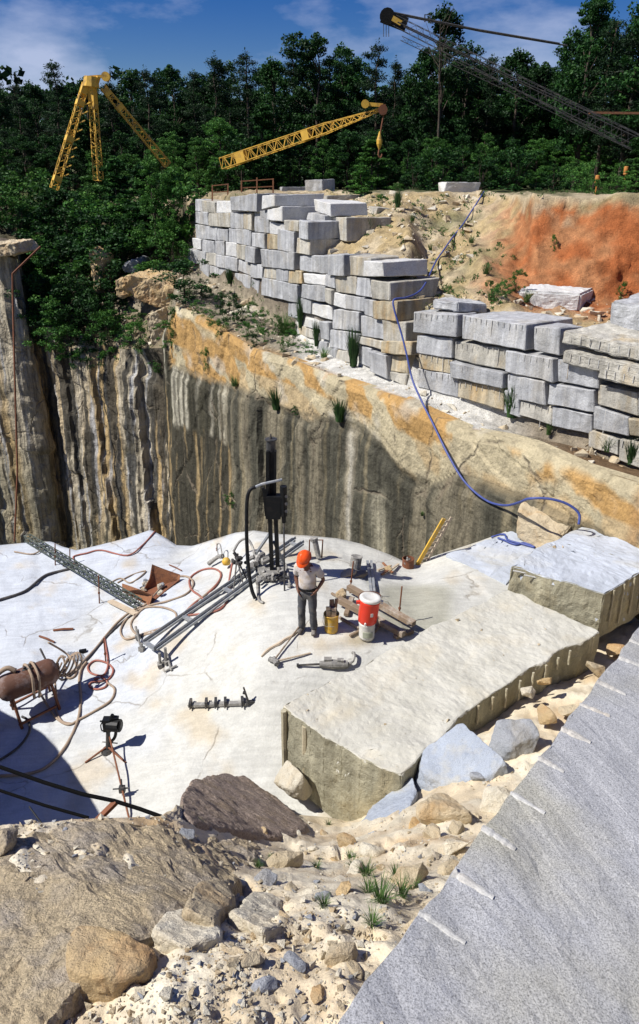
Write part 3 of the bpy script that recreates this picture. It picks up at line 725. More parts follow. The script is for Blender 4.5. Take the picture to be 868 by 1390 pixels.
COURSES = [
 ('rear block wall', 'top course', [(264, 275.5, 271, 272, 286, 287.5, 'g'), (276, 293, 272.5, 275, 287.5, 289, 't'), (294, 314, 274, 273, 289, 288.5, 'p'), (316.5, 352, 268, 263, 285, 287, 'g', .15, 1.6), (359.5, 376.5, 266, 265, 284, 279, 'p', .1, 2.2), (427, 449, 271, 277, 286, 293, 'p', -1.0, 1.6)]),
 ('rear block wall', 'second course down', [(264.5, 272, 288, 288, 302, 304, 'g'), (272.5, 283, 288, 289, 304, 305.5, 'g'), (284, 312.3, 290, 290, 306, 308.5, 't'), (313, 330, 289.5, 289.5, 309, 311, 'g'), (331, 342, 289.5, 289.5, 310.5, 312, 't'), (344.5, 364.5, 287, 286, 314.5, 316, 'g'), (366, 386.5, 285, 280.5, 298, 300, 'p', .1, 2.0), (417, 441, 288, 293, 298, 301, 'g', -.9, 1.2)]),
 ('rear block wall', 'third course down', [(265.5, 293.5, 305, 308.5, 322.5, 326, 'g'), (295.5, 309, 311, 312, 325.5, 327.5, 'g'), (310.5, 340.5, 310.5, 313, 327.5, 334, 'g'), (342.5, 360, 316.5, 317.5, 334, 337, 'g'), (365, 386, 301.5, 305, 317, 319, 'p'), (387, 406, 299.5, 301, 312, 314, 't', 0, 1.6), (409, 421.5, 299, 302, 323, 325.5, 'g', .1, 1.9), (447, 469, 295.5, 295.5, 323, 327, 't', -1.2, 1.9)]),
 ('rear block wall', 'fourth course down', [(262.5, 274, 323.5, 325.5, 337, 338.5, 'p'), (275, 290, 325.5, 328.5, 341, 344, 'g'), (291.5, 305, 326.5, 328, 344, 346.5, 'g'), (308, 321, 328.5, 331, 346, 349, 'p'), (321.5, 334.5, 332, 334, 350, 353, 't'), (336, 349.5, 334.5, 337, 354.5, 357.5, 'g', .15), (362, 380, 317.5, 320, 337.5, 338.5, 'o'), (380.5, 401, 311, 315, 338.5, 342.5, 'g', .1), (404.5, 421.5, 323.5, 325.5, 343, 346, 't', .05, 2.6)]),
 ('rear block wall', 'fifth course down', [(255, 266.5, 338, 341.5, 352, 358, 'g'), (267, 279, 339.5, 341.5, 357.5, 359, 'g'), (279.5, 294, 342, 345, 358, 361, 't'), (294.5, 323, 346, 351, 361, 368.5, 'g'), (323.5, 341, 353.5, 358.5, 367, 373.5, 'g'), (342, 356.5, 358.5, 360, 376, 378, 'g'), (357, 402, 338.5, 343, 361.5, 366, 'g', .1), (406, 433, 346.8, 348, 366.5, 370.5, 'g'), (433.5, 448.5, 347.5, 348, 370.5, 372, 'g'), (449, 469, 347, 346, 373, 374.5, 'g', .1), (475, 502, 347.5, 351, 373.5, 375, 't'), (500, 527, 354.5, 356, 374.5, 375, 'p', .2, 1.7)]),
 ('rear block wall', 'sixth course down', [(271, 284, 355.5, 360.5, 372, 375.5, 'g'), (285, 297.5, 361, 363.5, 379, 382, 'g'), (298, 318, 363, 369, 382, 390, 'g'), (319, 340, 371, 374.5, 391, 395, 'g'), (341.5, 351, 378.5, 380.5, 396, 398, 'g'), (358.5, 375, 363, 364, 376.5, 378.5, 't'), (375.5, 392, 364.5, 367, 380, 382, 'g'), (393.5, 411, 367.5, 368.5, 383.5, 385, 'o'), (413, 441.5, 371.5, 374.5, 383.5, 387, 'p'), (442, 454, 372.5, 375.5, 388, 391, 'g'), (455, 481.5, 375.5, 376.5, 396, 399.5, 't'), (482, 508, 376.5, 379, 400, 405, 'g'), (508.5, 533, 380.5, 384, 405, 407, 't', .1, 1.9)]),
 ('rear block wall', 'seventh course down', [(358, 406, 377, 387, 400, 411, 'g', .1), (411, 441.5, 386, 389, 403.5, 410, 'g'), (442, 452, 391.5, 394, 409, 413, 't'), (452.5, 468, 397.5, 401, 414, 419.5, 'p'), (468.5, 493, 401, 404.5, 418.5, 423, 'g'), (493.5, 509, 406, 409, 427, 431, 'g'), (509.5, 542, 408.5, 409, 432, 435, 'o', .1, 1.6)]),
 ('rear block wall', 'eighth course down', [(391.5, 406, 411, 412.5, 429, 433, 'g'), (408, 422, 405.5, 408, 423, 426, 'g'), (421.5, 449, 410.5, 417, 426.5, 434.5, 'p'), (450, 465, 420.8, 421, 446, 447, 'g'), (465.5, 487.5, 421.5, 424, 447, 449, 'g'), (490.5, 521, 428.8, 433.5, 455, 461, 'g'), (521.5, 552, 434.5, 438, 462, 466, 't', .05, 1.5)]),
 ('rear block wall', 'ninth course down', [(391, 402, 434, 436, 448, 450, 'g'), (415, 437, 431.5, 438, 443, 448, 'p'), (438.5, 449, 436.5, 438, 459, 462, 'g', .1), (405, 434.5, 441, 452.5, 452, 462, 't'), (449.5, 473, 448, 451, 471, 476, 'g'), (473.5, 489, 451, 454, 476, 480, 'g'), (489.5, 520.5, 456.5, 464, 466, 474, 't'), (521.5, 562, 463, 464, 478, 481.5, 'o', .1, 1.4)]),
 ('rear block wall', 'foot course', [(417, 432, 463, 464, 476, 478, 't'), (432.5, 445, 463, 465, 480, 483, 'g'), (446, 459, 472, 474, 484, 489, 'g'), (458.5, 478, 475.5, 478, 487, 492, 't'), (485, 503, 468, 474, 492, 500, 'g', -.05), (504, 528, 476.5, 482.5, 503, 514, 'g', .1), (530.5, 551.5, 484, 483.5, 503, 507, 'o'), (531, 551.5, 505, 508.5, 515, 523, 't')]),
 ('front block wall', 'top course', [(564, 623, 423.5, 427.5, 450, 457, 'g', .1), (630, 715, 428, 441, 459, 475, 'g', .05, 1.9), (723, 759, 444.5, 446, 475, 482.5, 'g')]),
 ('front block wall', 'second course down', [(566.5, 614.5, 455.5, 459.5, 478, 486, 'g'), (615.5, 688, 463, 475, 487, 503, 't'), (690, 754, 476, 487, 503, 518, 'g', .1), (757, 812, 487.5, 496, 518, 527.5, 'g')]),
 ('front block wall', 'third course down', [(569, 614, 479.5, 488.5, 499, 507.5, 'o'), (615, 686, 491, 506.5, 511, 526, 'g', .1), (690, 741, 507, 518.5, 539, 549, 'g'), (745, 807, 521, 530, 548, 560, 'g'), (810, 865, 522, 533.5, 549, 565, 't')]),
 ('front block wall', 'fourth course down', [(566.5, 621, 500.5, 511, 525, 540, 'g'), (622.5, 684, 517, 527.5, 538, 556, 'o'), (705, 747.5, 545, 553, 563, 577, 't'), (749, 803, 552, 564, 578, 590, 'g'), (805, 852, 551, 568, 582, 592, 'g'), (855, 905, 568, 577, 590, 602, 'o'), (868, 905, 532, 540, 567, 576, 'g')]),
 ('front block wall', 'foot course', [(798, 839, 583.5, 597, 606, 618, 't'), (840.5, 890, 596, 607, 624, 642, 't'), (686, 704.5, 530, 534, 560, 566, 'g'), (892, 950, 606, 616, 642, 664, 'g'), (906, 960, 570, 584, 604, 614, 'g'), (907, 960, 532, 544, 568, 582, 'g')]),
]
ORD = ['first', 'second', 'third', 'fourth', 'fifth', 'sixth', 'seventh', 'eighth', 'ninth', 'tenth', 'eleventh', 'twelfth', 'thirteenth', 'fourteenth', 'fifteenth', 'sixteenth', 'seventeenth', 'eighteenth', 'nineteenth', 'twentieth', 'twenty-first', 'twenty-second', 'twenty-third', 'twenty-fourth']
sd_ = 0
for wallname, course, bl in COURSES:
    bl = sorted(bl, key=lambda b_: b_[0])
    vis = 0
    for i, b_ in enumerate(bl):
        sd_ += 1
        q = b_[:6]; tone = b_[6]; off = b_[7] if len(b_) > 7 else random.Random(sd_ * 3).uniform(-.05, .05); dep = b_[8] if len(b_) > 8 else random.Random(sd_).uniform(.9, 1.3)
        bm, ps, t_, n_ = wall_block(q, dep, off, TONE[tone][0], sd_)
        m_ = MATS[TONE[tone][0]]
        o = obj('granite_block', bm, m_)
        shp = 'long' if (ps[1] - ps[0]).length > 1.55 else ('narrow' if (ps[1] - ps[0]).length < .62 else '')
        lab = '%s%s block, %s from left, %s, %s' % ((shp + ' ') if shp else '', TONE[tone][1], ORD[i], course, 'tall rear wall' if wallname[0] == 'r' else 'nearer right wall')
        tag(o, lab, 'stone block', 'granite blocks stacked in the ' + wallname)
        # drill scars along the top edge of the larger front wall blocks
        if wallname[0] == 'f' and q[0] < 860 and random.Random(sd_ * 7).random() < .75:
            n = max(3, int((ps[1] - ps[0]).length / .21)); rr = random.Random(sd_ * 5)
            for k in range(n):
                f = (k + .5) / n
                a = ps[0].lerp(ps[1], f) + n_ * .006 - Vector((0, 0, .02)); l_ = rr.uniform(.08, .22)
                if rr.random() < .12: l_ = rr.uniform(.4, .6)
                sb = NB(); cyl(sb, a, a - Vector((0, 0, l_)), .013, .009, 6)
                obj('drill_scar', sb, MATS['drill_scar'], o)

def wedge_block(name, top, h, mat, label, cat='stone block', group=None, bev=.03, amp=.03, base=None, maxe=.18, scale=2.2, seed=1, flare=0.0, jag=0.0, sm=0):
    """solid with a traced top outline (points in space) and a thickness"""
    if jag > 0:
        hs0 = h if hasattr(h, '__len__') else [h] * len(top); T2 = []; H2_ = []; rj = random.Random(seed * 13)
        for i in range(len(top)):
            a, b_ = Vector(top[i]), Vector(top[(i + 1) % len(top)]); l_ = (b_ - a).length; m_ = max(1, min(9, int(l_ / (jag * 7))))
            for k in range(m_):
                f = k / m_; p_ = a.lerp(b_, f)
                if k: p_ += Vector((rj.uniform(-1, 1), rj.uniform(-1, 1), rj.uniform(-.4, .4))) * jag
                T2.append(p_); H2_.append(hs0[i] * (1 - f) + hs0[(i + 1) % len(top)] * f)
        top = T2; h = H2_
    n = len(top); c = sum((Vector(p) for p in top), Vector()) / n
    hs = h if hasattr(h, '__len__') else [h] * n
    bm = NB()
    tv = [bm.verts.new(p) for p in top]
    bv = [bm.verts.new(Vector(p) - Vector((0, 0, hh)) + (Vector(p) - c) * flare) for p, hh in zip(top, hs)]
    bm.faces.new(tv); bm.faces.new(bv[::-1])
    for i in range(n):
        j = (i + 1) % n; bm.faces.new((tv[j], tv[i], bv[i], bv[j]))
    bmesh.ops.recalc_face_normals(bm, faces=bm.faces)
    bmesh.ops.bevel(bm, geom=list(bm.edges), offset=bev, segments=2, affect='EDGES', clamp_overlap=True)
    bmesh.ops.triangulate(bm, faces=bm.faces)
    for _ in range(7):
        es = [e for e in bm.edges if e.calc_length() > maxe]
        if not es or len(bm.faces) > 40000: break
        bmesh.ops.subdivide_edges(bm, edges=es, cuts=1); bmesh.ops.triangulate(bm, faces=[f for f in bm.faces if len(f.verts) > 3])
    for _ in range(sm): bmesh.ops.smooth_vert(bm, verts=bm.verts, factor=.5, use_axis_x=True, use_axis_y=True, use_axis_z=True)
    roughen(bm, amp, scale, seed, 4)
    roughen(bm, amp * .35, scale * 6, seed + 3, 2)
    o = obj(name, bm, mat if not isinstance(mat, str) else MATS[mat])
    return tag(o, label, cat, group)

# blocks standing on the dirt bank and on the plateau
G_B = 'loose blocks above the walls'
def std_block(px, py, yy, w, dpt, h, rz, mat, label, seed=1, tilt=(0, 0), name='granite_block', amp=.03, bev=.04, group=None):
    c = Py(px, py, yy)
    bm = NB(); rot = Euler((tilt[0], tilt[1], rz)); rr = random.Random(seed)
    vs = box(bm, (0, 0, h / 2), (w, dpt, h))
    for v in vs: v.co += Vector((rr.uniform(-.06, .06) * w, rr.uniform(-.06, .06) * dpt, rr.uniform(-.05, .05) * h))
    bmesh.ops.bevel(bm, geom=list(bm.edges), offset=bev * min(1, h), segments=2, affect='EDGES', clamp_overlap=True)
    bmesh.ops.triangulate(bm, faces=bm.faces)
    for _ in range(4):
        es = [e for e in bm.edges if e.calc_length() > .22]
        if not es: break
        bmesh.ops.subdivide_edges(bm, edges=es, cuts=1); bmesh.ops.triangulate(bm, faces=[f for f in bm.faces if len(f.verts) > 3])
    roughen(bm, amp, 2.0, seed, 4)
    bmesh.ops.transform(bm, matrix=Matrix.Translation(c) @ rot.to_matrix().to_4x4(), verts=bm.verts)
    o = obj(name, bm, MATS[mat], origin=c)
    return tag(o, label, 'stone block', group)
gb0 = bvh_of(ground)
def ghy(px, py):
    h_ = gb0.ray_cast(Vector((0, 0, 0)), ray(px, py).normalized()); return h_[0].y if h_[0] is not None else 21.0
yb_ = ghy(748, 419)
wedge_block('granite_block', [Py(703, 394, yb_ + .3), Py(789, 399, yb_ - .5), Py(817, 386, yb_ + 1.2), Py(735, 373, yb_ + 2.6)], [.60, .56, .7, .7], 'block_pale', 'wide pale block lying alone on the orange dirt shelf', seed=61, amp=.04, bev=.06)
wedge_block('granite_block', [Py(831, 410, 18.6), Py(905, 422, 17.4), Py(930, 402, 19), Py(870, 396, 20.3)], .62, 'block_grey', 'grey block cut by the right edge of the photo on the dirt shelf', seed=62, amp=.04, bev=.05)
wedge_block('granite_block', [Py(589, 407, 22.9), Py(622, 411, 22.2), Py(662, 413, 22.6), Py(640, 404, 24.2), Py(600, 403, 24.2)], .26, 'block_grey', 'flat thin grey slab lying on top of the nearer right wall', seed=63, amp=.03)
std_block(623, 263, 40, 1.8, 1.0, .52, .1, 'block_pale', 'pale block sitting on the plateau edge behind the top of the blue hose', 64)
std_block(435, 263, 44, 1.15, 1.2, .72, .9, 'block_grey', 'squarish grey block standing up behind the rear wall near the pine', 65)
std_block(402, 263, 46, 1.7, .9, .36, .2, 'block_grey', 'low flat block on the plateau left of the squarish standing block', 66)
std_block(462, 284, 36, 1.5, 1.1, .6, .3, 'block_tan', 'tan grey block half buried beside the small pine on the bank', 67)
std_block(514, 300, 33, .75, .6, .55, .5, 'block_tan', 'small upright block half buried in the sandy bank', 68, tilt=(.1, .1))
std_block(513, 316, 31.5, .6, .6, .45, .2, 'block_grey', 'small grey block on the bank below the upright half buried one', 69, tilt=(.2, 0))
# thin slabs laid over the right end of the nearer wall
GS = 'long slabs over the right end of the nearer wall'
def long_slab(a, b_, back_dy, h, seed, label):
    p0, p1 = Vector(a), Vector(b_)
    d = p1 - p0; d.z = 0; d.normalize(); n_ = Vector((-d.y, d.x, 0))
    if n_.y < 0: n_ = -n_
    q = [p0, p1, p1 + n_ * back_dy + Vector((0, 0, .12)), p0 + n_ * back_dy * .9 + d * .5 + Vector((0, 0, .14))]
    o = wedge_block('granite_slab', q, h, 'block_tan', label, group=GS, seed=seed, amp=.04, bev=.03)
    n = int((p1 - p0).length / .24)
    for k in range(1, n):
        a_ = p0.lerp(p1, k / n) - n_ * .012 - Vector((0, 0, .05)); sb = NB(); cyl(sb, a_, a_ - Vector((0, 0, h * .55)), .014, .012, 6)
        obj('drill_scar', sb, MATS['drill_scar'], o)
long_slab(Py(765, 449, 18.3), Py(960, 494, 15.6), 1.3, .30, 71, 'topmost long slab with drill scars at the right end of the nearer wall')
long_slab(Py(764, 475, 18.2), Py(960, 519, 15.4), 1.3, .32, 72, 'middle long slab with drill scars, under the topmost one')
long_slab(Py(812, 497, 17.4), Py(960, 528, 15.2), 1.3, .30, 73, 'lowest long slab, over the dark gap in the nearer wall')

# ------------------------------------------------------------------ the two great blocks being worked on the ledge
A_, B_, C_, D_, E_, G_, H_, H2 = Pz(383, 957, -8.0), Pz(470, 912, -8.08), Pz(575, 856, -8.02), Pz(690, 799, -7.95), Pz(815, 857, -7.95), Pz(722, 905, -7.95), Pz(640, 962, -7.98), Pz(545, 1052, -8.0)
M1 = Pz(520, 1043, -7.98); M2 = Pz(440, 1000, -8.0)
big = wedge_block('quarry_block', [A_, M2, M1, H2, H_, G_, E_, D_, C_, B_], [1.5, 1.58, 1.6, 1.6, 1.5, 1.5, 1.3, .8, .7, .9], 'ledge_block', 'huge pale cut block with drill grooves in its front, filling the centre of the ledge', cat='stone block', seed=5, amp=.035, bev=.012, maxe=.10, scale=1.6, jag=.045, sm=1)
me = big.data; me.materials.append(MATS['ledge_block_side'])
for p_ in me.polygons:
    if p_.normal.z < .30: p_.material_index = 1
def groove(parent, a, b_, r=.02, mat='drill_scar'):
    sb = NB(); n = 8; pts = [Vector(a).lerp(Vector(b_), i / n) for i in range(n + 1)]
    tube(sb, [p + Vector((U(-.004, .004), U(-.004, .004), 0)) for p in pts], r, 7); return obj('drill_groove', sb, MATS[mat], parent)
gm = granite('groove_rock', (.46, .42, .30), bumps=.3, spscale=60)
fn = (H2 - A_); fn.z = 0; fn.normalize(); fnn = Vector((fn.y, -fn.x, 0))
for f, l0, l1 in ((.035, .04, 1.3), (.23, .10, 1.45), (.44, .15, 1.5), (.60, .15, 1.0), (.72, .3, 1.0)):
    p_ = A_.lerp(H2, f) - fnn * .0
    groove(big, p_ - Vector((0, 0, l0)) + fnn * .045, p_ - Vector((0, 0, l1)) + fnn * .045, .05, 'groove_rock')
e2 = [E_, G_]
for f in np.linspace(.06, .95, 10):
    p_ = E_.lerp(H_, f) ; n2 = Vector((.62, -.78, 0))
    groove(big, p_ - Vector((0, 0, .03)), p_ - Vector((0, 0, U(.25, .5))), .022, 'groove_rock')
S1, S2, S3, S4, S5 = Pz(693, 768, -7.45), Pz(821, 806, -7.42), Pz(930, 742, -7.45), Pz(868, 733, -7.5), Pz(790, 716, -7.6)
S6 = Pz(735, 742, -7.5)
rs = wedge_block('quarry_block', [S1, S2, S3, S4, S5, S6], [.72, 1.05, 1.1, 1.0, .7, .6], 'blue_slab', 'bluish thick block with drill scars at the right edge of the ledge', seed=8, amp=.04, bev=.012, maxe=.13, scale=2.0, jag=.035)
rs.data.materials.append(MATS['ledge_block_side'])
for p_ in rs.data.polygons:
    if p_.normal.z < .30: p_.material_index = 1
for f in np.linspace(.1, .95, 8):
    p_ = S2.lerp(S3, f) + Vector((.01, -.02, -.03)); groove(rs, p_, p_ - Vector((0, 0, U(.55, .95))), .02, 'groove_rock')
for k, (px, py) in enumerate([(697, 783), (703, 774), (712, 789)]):
    p_ = Pz(px, py - 12, -7.45) + Vector((0, -.02, -.05)); groove(rs, p_, p_ + Vector((.28, -.03, -.05)), .016, 'drill_scar')
# boulder sitting between the ledge and the cliff
tp = [Pz(702, 690, -7.6), Pz(716, 677, -7.55), Pz(760, 679, -7.5), Pz(788, 694, -7.55), Pz(784, 708, -7.7), Pz(758, 733, -7.9)]
o_ = [Vector(p) for p in tp] + [p + Vector((U(-.1, .1), U(-.2, .1), -.75)) for p in tp]
bm = hull_rock(o_, .06, 2, .05, 2.5, 12)
tag(obj('boulder', bm, MATS['rock_tan']), 'tan boulder wedged behind the bluish block where the blue hose comes down', 'boulder')
# low angular step blocks along the ledge back (tilted slabs)
st = wedge_block('rock_step', [Pz(598, 752, -8.50), Pz(700, 716, -8.38), Pz(735, 742, -8.36), Pz(690, 798, -8.38), Pz(648, 778, -8.42)], .4, 'blue_slab', 'low bluish rock step left of the thick bluish block, holding the blue hose coil', cat='rock', seed=14, amp=.05, bev=.10, maxe=.16, scale=1.4)
st['kind'] = 'structure'

# ------------------------------------------------------------------ the grey slab right in front of the camera
N_ = [Pz(519, 1302, -4.12), Pz(615, 1182, -4.22), Pz(700, 1068, -4.33), Pz(792, 950, -4.45), Pz(868, 850, -4.55), Pz(960, 730, -4.7)]
n0 = Pz(440, 1420, -4.02)
edge = [n0] + N_
tilt = lambda p, d: Vector((p.x + d * 1.0, p.y - d * .25, p.z - d * .20))
rgt = [tilt(p, 5.0 + .2 * i) for i, p in enumerate(edge)]
ns = wedge_block('near_slab', edge[::-1] + rgt, 1.7, 'near_slab', 'large speckled grey granite block with pale drill marks along its edge, nearest the camera', cat='stone block', seed=21, amp=.014, bev=.012, maxe=.09, scale=2.2, jag=.022)
ns.name = 'quarry_block.near'; ns.name = 'granite_slab'
MARKS = [(563, 1237, 632, 1280), (608, 1180, 670, 1219), (650, 1122, 700, 1153), (691, 1076, 740, 1104), (724, 1026, 766, 1048), (745, 983, 802, 1008), (773, 952, 828, 972), (808, 925, 850, 943), (829, 890, 880, 908), (850, 868, 890, 884)]
top_n = Vector((-(0.30), 0, 1.0)).normalized()
pl_c = N_[2]; nrm_t = (edge[4] - edge[1]).cross(rgt[4] - edge[1]); nrm_t.normalize()
if nrm_t.z < 0: nrm_t = -nrm_t
bpy.context.view_layer.update()
nsb = bvh_of(ns); bigb = bvh_of(big); rsb = bvh_of(rs); stb = bvh_of(st); ledgeb = bvh_of(ledge); groundb = bvh_of(ground); cliffb = bvh_of(cliff)
rubb = bvh_of(bpy.data.objects['rubble_slope'])
def hit(px, py, trees=(ledgeb,)):
    r_ = ray(px, py).normalized(); best = None
    for tr in trees:
        h_ = tr.ray_cast(Vector((0, 0, 0)), r_)
        if h_[0] is not None and (best is None or h_[3] < best[3]): best = h_
    return best
def on(px, py, trees=None, dz=0.0):
    h_ = hit(px, py, trees or (ledgeb, bigb, rsb, stb))
    if h_ is None: return L(px, py, dz)
    return h_[0] + Vector((0, 0, dz))
def drop(v, trees=None, dz=0.0):
    """put a point straight down on to the ground under it"""
    best = None
    for tr in (trees or (ledgeb, bigb, rsb, stb)):
        h_ = tr.ray_cast(Vector((v.x, v.y, v.z + 3)), Vector((0, 0, -1)))
        if h_[0] is not None and (best is None or h_[0].z > best): best = h_[0].z
    return Vector((v.x, v.y, (best if best is not None else v.z) + dz))
for k, (x0, y0, x1, y1) in enumerate(MARKS):
    f0 = 0.0
    while hit(x0 + (x1 - x0) * f0, y0 + (y1 - y0) * f0, (nsb,)) is None and f0 < .8: f0 += .03
    x0 += (x1 - x0) * f0; y0 += (y1 - y0) * f0
    if hit(x1, y1, (nsb,)) is None: continue
    a = on(x0, y0, (nsb,)); b_ = on(x1, y1, (nsb,))
    bm = NB(); n = 9; P_ = []
    wd = .030 + .007 * (k % 3)
    for i in range(n + 1):
        p_ = a.lerp(b_, i / n); h_ = nsb.find_nearest(p_); P_.append(h_[0])
    tube(bm, P_, [wd * (1 - .35 * i / n) * random.Random(k * 20 + i).uniform(.65, 1.2) for i in range(n + 1)], 8)
    for v in bm.verts:
        h_ = nsb.find_nearest(v.co); d = (v.co - h_[0]).dot(h_[1]); v.co = v.co - h_[1] * (d * .55)
    obj('drill_mark', bm, MATS['drill_scar'], ns)

# ------------------------------------------------------------------ rocks of the near rubble
def rock(px, py, w, h_px, mat, label, seed, d_up=.6, boxy=.5, dz=0, rot=0, name='rock', group=None, trees=None, flat=None):
    c = on(px, py + h_px * .25, trees or (rubb,)) ; d = c.length
    sx = PX(w, c.dot(Vector((0, cp, -sp)))) / 2
    szz = PX(h_px, c.dot(Vector((0, cp, -sp)))) / 2
    bm = hull_rock(boulder_pts(c + Vector((0, 0, szz * .35 + dz)), sx, szz * (flat or 1.0), szz * .85, 13, seed, rot, boxy), min(.05, sx * .12), 2, sx * .05, 2.2 / max(sx, .1), seed, maxe=max(.035, sx * .16))
    return tag(obj(name, bm, MATS[mat]), label, 'rock', group)
# traced flat rocks: outline -> top face, thickness below
def slabrock(outl, h, mat, label, seed, z=None, maxe=.08, amp=.03, bev=.012, scale=3, name='rock', lift=None):
    top = []
    for q in outl:
        if len(q) == 3 and lift is None: top.append(Pz(q[0], q[1], q[2]))
        else: top.append(Pz(q[0], q[1], rubz(q[0], q[1]) + lift))
    o = wedge_block(name, top, h, mat, label, cat='rock', seed=seed, amp=amp, bev=bev, maxe=maxe, scale=scale, flare=.15, jag=.03, sm=4)
    return o
# big dusky outcrop lower left
slabrock([(-60, 1150, -4.55), (20, 1135, -4.6), (110, 1116, -4.75), (200, 1112, -4.8), (262, 1148, -4.62), (330, 1140, -4.72), (352, 1150, -4.65), (330, 1185, -4.52), (292, 1225, -4.4), (262, 1245, -4.3), (205, 1270, -4.2), (150, 1290, -4.15), (60, 1400, -4.05), (-80, 1400, -4.1)], 1.2, 'rock_dusk', 'broad weathered brown rock face spreading across the lower left corner', 31, amp=.05, maxe=.06, scale=3.2, lift=.27)
slabrock([(247, 1080, -5.6), (262, 1056, -6.1), (300, 1050, -6.3), (330, 1052, -6.3), (385, 1088, -6.1), (420, 1122, -5.9), (400, 1135, -5.8), (350, 1132, -5.6), (262, 1118, -5.3), (250, 1105, -5.35)], .55, 'rock_brown', 'purplish brown rough slab tilted at the edge of the drop', 32, amp=.022, maxe=.06, scale=3, lift=.40)
slabrock([(570, 1045, -8.0), (572, 1015, -7.95), (625, 978, -7.55), (690, 1032, -7.5), (668, 1052, -7.65), (600, 1065, -8.0)], .5, 'rock_blue', 'flat blue grey slab lying in the rubble against the huge block', 33, amp=.03)
slabrock([(482, 1140, -8.3), (500, 1098, -8.6), (560, 1052, -8.15), (566, 1075, -8.1), (545, 1110, -7.9), (500, 1138, -7.7)], .35, 'rock_blue', 'bluish thin slab leaning into the gap under the huge block', 34, amp=.03)
slabrock([(86, 1300), (92, 1268), (104, 1252), (150, 1262), (212, 1284), (198, 1312), (150, 1326), (96, 1322)], .3, 'rock_orange', 'ochre flat stone at the bottom edge left of centre', 35, amp=.03, maxe=.05, lift=.33)
slabrock([(246, 1232, -4.25), (262, 1200, -4.45), (310, 1190, -4.5), (318, 1215, -4.35), (290, 1248, -4.15)], .35, 'rock_tan', 'pinkish tan flat stone in front of the broad brown rock face', 36, amp=.03, maxe=.05, lift=.44)
slabrock([(312, 1238, -3.95), (345, 1212, -4.1), (382, 1220, -4.05), (392, 1250, -3.95), (358, 1264, -3.85)], .4, 'rock_pale', 'squared pale grey stone casting a shadow at the bottom centre', 37, amp=.03, maxe=.04, lift=.36)
slabrock([(207, 1262, -4.05), (228, 1232, -4.2), (262, 1240, -4.15), (300, 1255, -4.1), (300, 1270, -4.05), (250, 1285, -3.98)], .3, 'rock_pale', 'low pale stone beside the ochre flat stone', 38, amp=.03, maxe=.04, lift=.30)
rock(402, 1073, 62, 66, 'rock_pale', 'round cream boulder at the left foot of the huge block', 41, boxy=.35, name='boulder', dz=.40)
rock(695, 1000, 78, 72, 'rock_grey', 'dark faceted grey boulder in the gap beside the near grey slab', 42, boxy=.3, name='boulder', dz=.10)
rock(735, 948, 26, 18, 'rock_orange', 'small orange stone perched above the dark faceted boulder', 43, dz=.42)
rock(716, 957, 28, 20, 'rock_pale', 'small white stone beside the perched orange stone', 44, dz=.30)
rock(740, 975, 34, 40, 'rock_orange', 'reddish stone to the right of the dark faceted boulder', 45, dz=.12)
rock(770, 968, 34, 22, 'rock_tan', 'tan stone against the near grey slab beside the reddish stone', 46, dz=.08)
rock(602, 1092, 92, 58, 'rock_tan', 'large rounded tan stone below the flat blue grey slab', 47, boxy=.4)
rock(675, 1085, 60, 50, 'rock_pale', 'pale stone buried to the right of the large rounded tan stone', 48, boxy=.4)
rock(555, 1185, 62, 60, 'rock_tan', 'rounded mottled stone among the grass tufts', 49, boxy=.35)
rock(505, 1150, 44, 40, 'rock_pale', 'pale stone above the mottled stone by the grass', 50)
rock(470, 1140, 34, 30, 'rock_orange', 'orange tinted stone below the leaning bluish slab', 51)
rock(648, 1050, 30, 24, 'rock_grey', 'small grey stone between the faceted boulder and the blue grey slab', 52)
rock(655, 1025, 22, 20, 'rock_pale', 'little pale stone lying on the flat blue grey slab', 53, trees=(bvh_of(bpy.data.objects['rock.002']),)) 
rock(358, 1130, 18, 26, 'rock_orange', 'small pinkish upright stone below the purplish slab', 54)
rock(385, 1165, 70, 40, 'rock_tan', 'low sandy stone right of the broad brown rock face', 55, boxy=.3)
rock(440, 1215, 30, 22, 'rock_grey', 'grey stone in the middle of the near dirt', 56)
rock(460, 1285, 60, 44, 'rock_tan', 'crumbly brown lump at the bottom right of centre', 57, boxy=.3)
rock(255, 1130, 26, 22, 'rock_grey', 'grey stone on the crest left of the purplish slab', 58, trees=(rubb,))
rock(78, 1132, 36, 30, 'rock_grey', 'squarish dusty stone on the crest at left', 59)
rock(2, 1140, 46, 60, 'rock_dusk', 'brown rock cut by the left edge of the photo', 60, boxy=.6)
rock(835, 885, 34, 26, 'rock_orange', 'orange stone deep in the gap at the right', 74, dz=.1)
rock(805, 912, 40, 30, 'rock_tan', 'tan stone deep in the gap beside the near slab', 75, dz=.1)
rock(620, 1150, 44, 34, 'rock_pale', 'pale stone against the near slab below the buried pale one', 76)
rock(560, 1255, 34, 26, 'rock_tan', 'small tan stone near the lower corner of the near slab', 77)
ER = random.Random(404); ES = []
for (px, py) in ((300, 1262), (340, 1300), (420, 1262), (455, 1240), (395, 1200), (430, 1195), (470, 1205), (500, 1270), (520, 1235), (360, 1190), (330, 1195), (400, 1300), (450, 1310), (480, 1310), (545, 1150), (590, 1130), (620, 1120), (585, 1165), (520, 1175), (610, 1175), (455, 1165), (425, 1150), (480, 1178), (535, 1220), (575, 1205), (360, 1330), (300, 1340), (430, 1345), (250, 1360), (490, 1350), (405, 1130), (440, 1128), (560, 1118), (645, 1105), (385, 1240), (315, 1290)):
    ES.append((px, py, ER.uniform(16, 50), ER.choice(['rock_tan', 'rock_pale', 'rock_pale', 'rock_orange', 'rock_tan', 'rock_grey'])))
ES.sort(); ec = {}
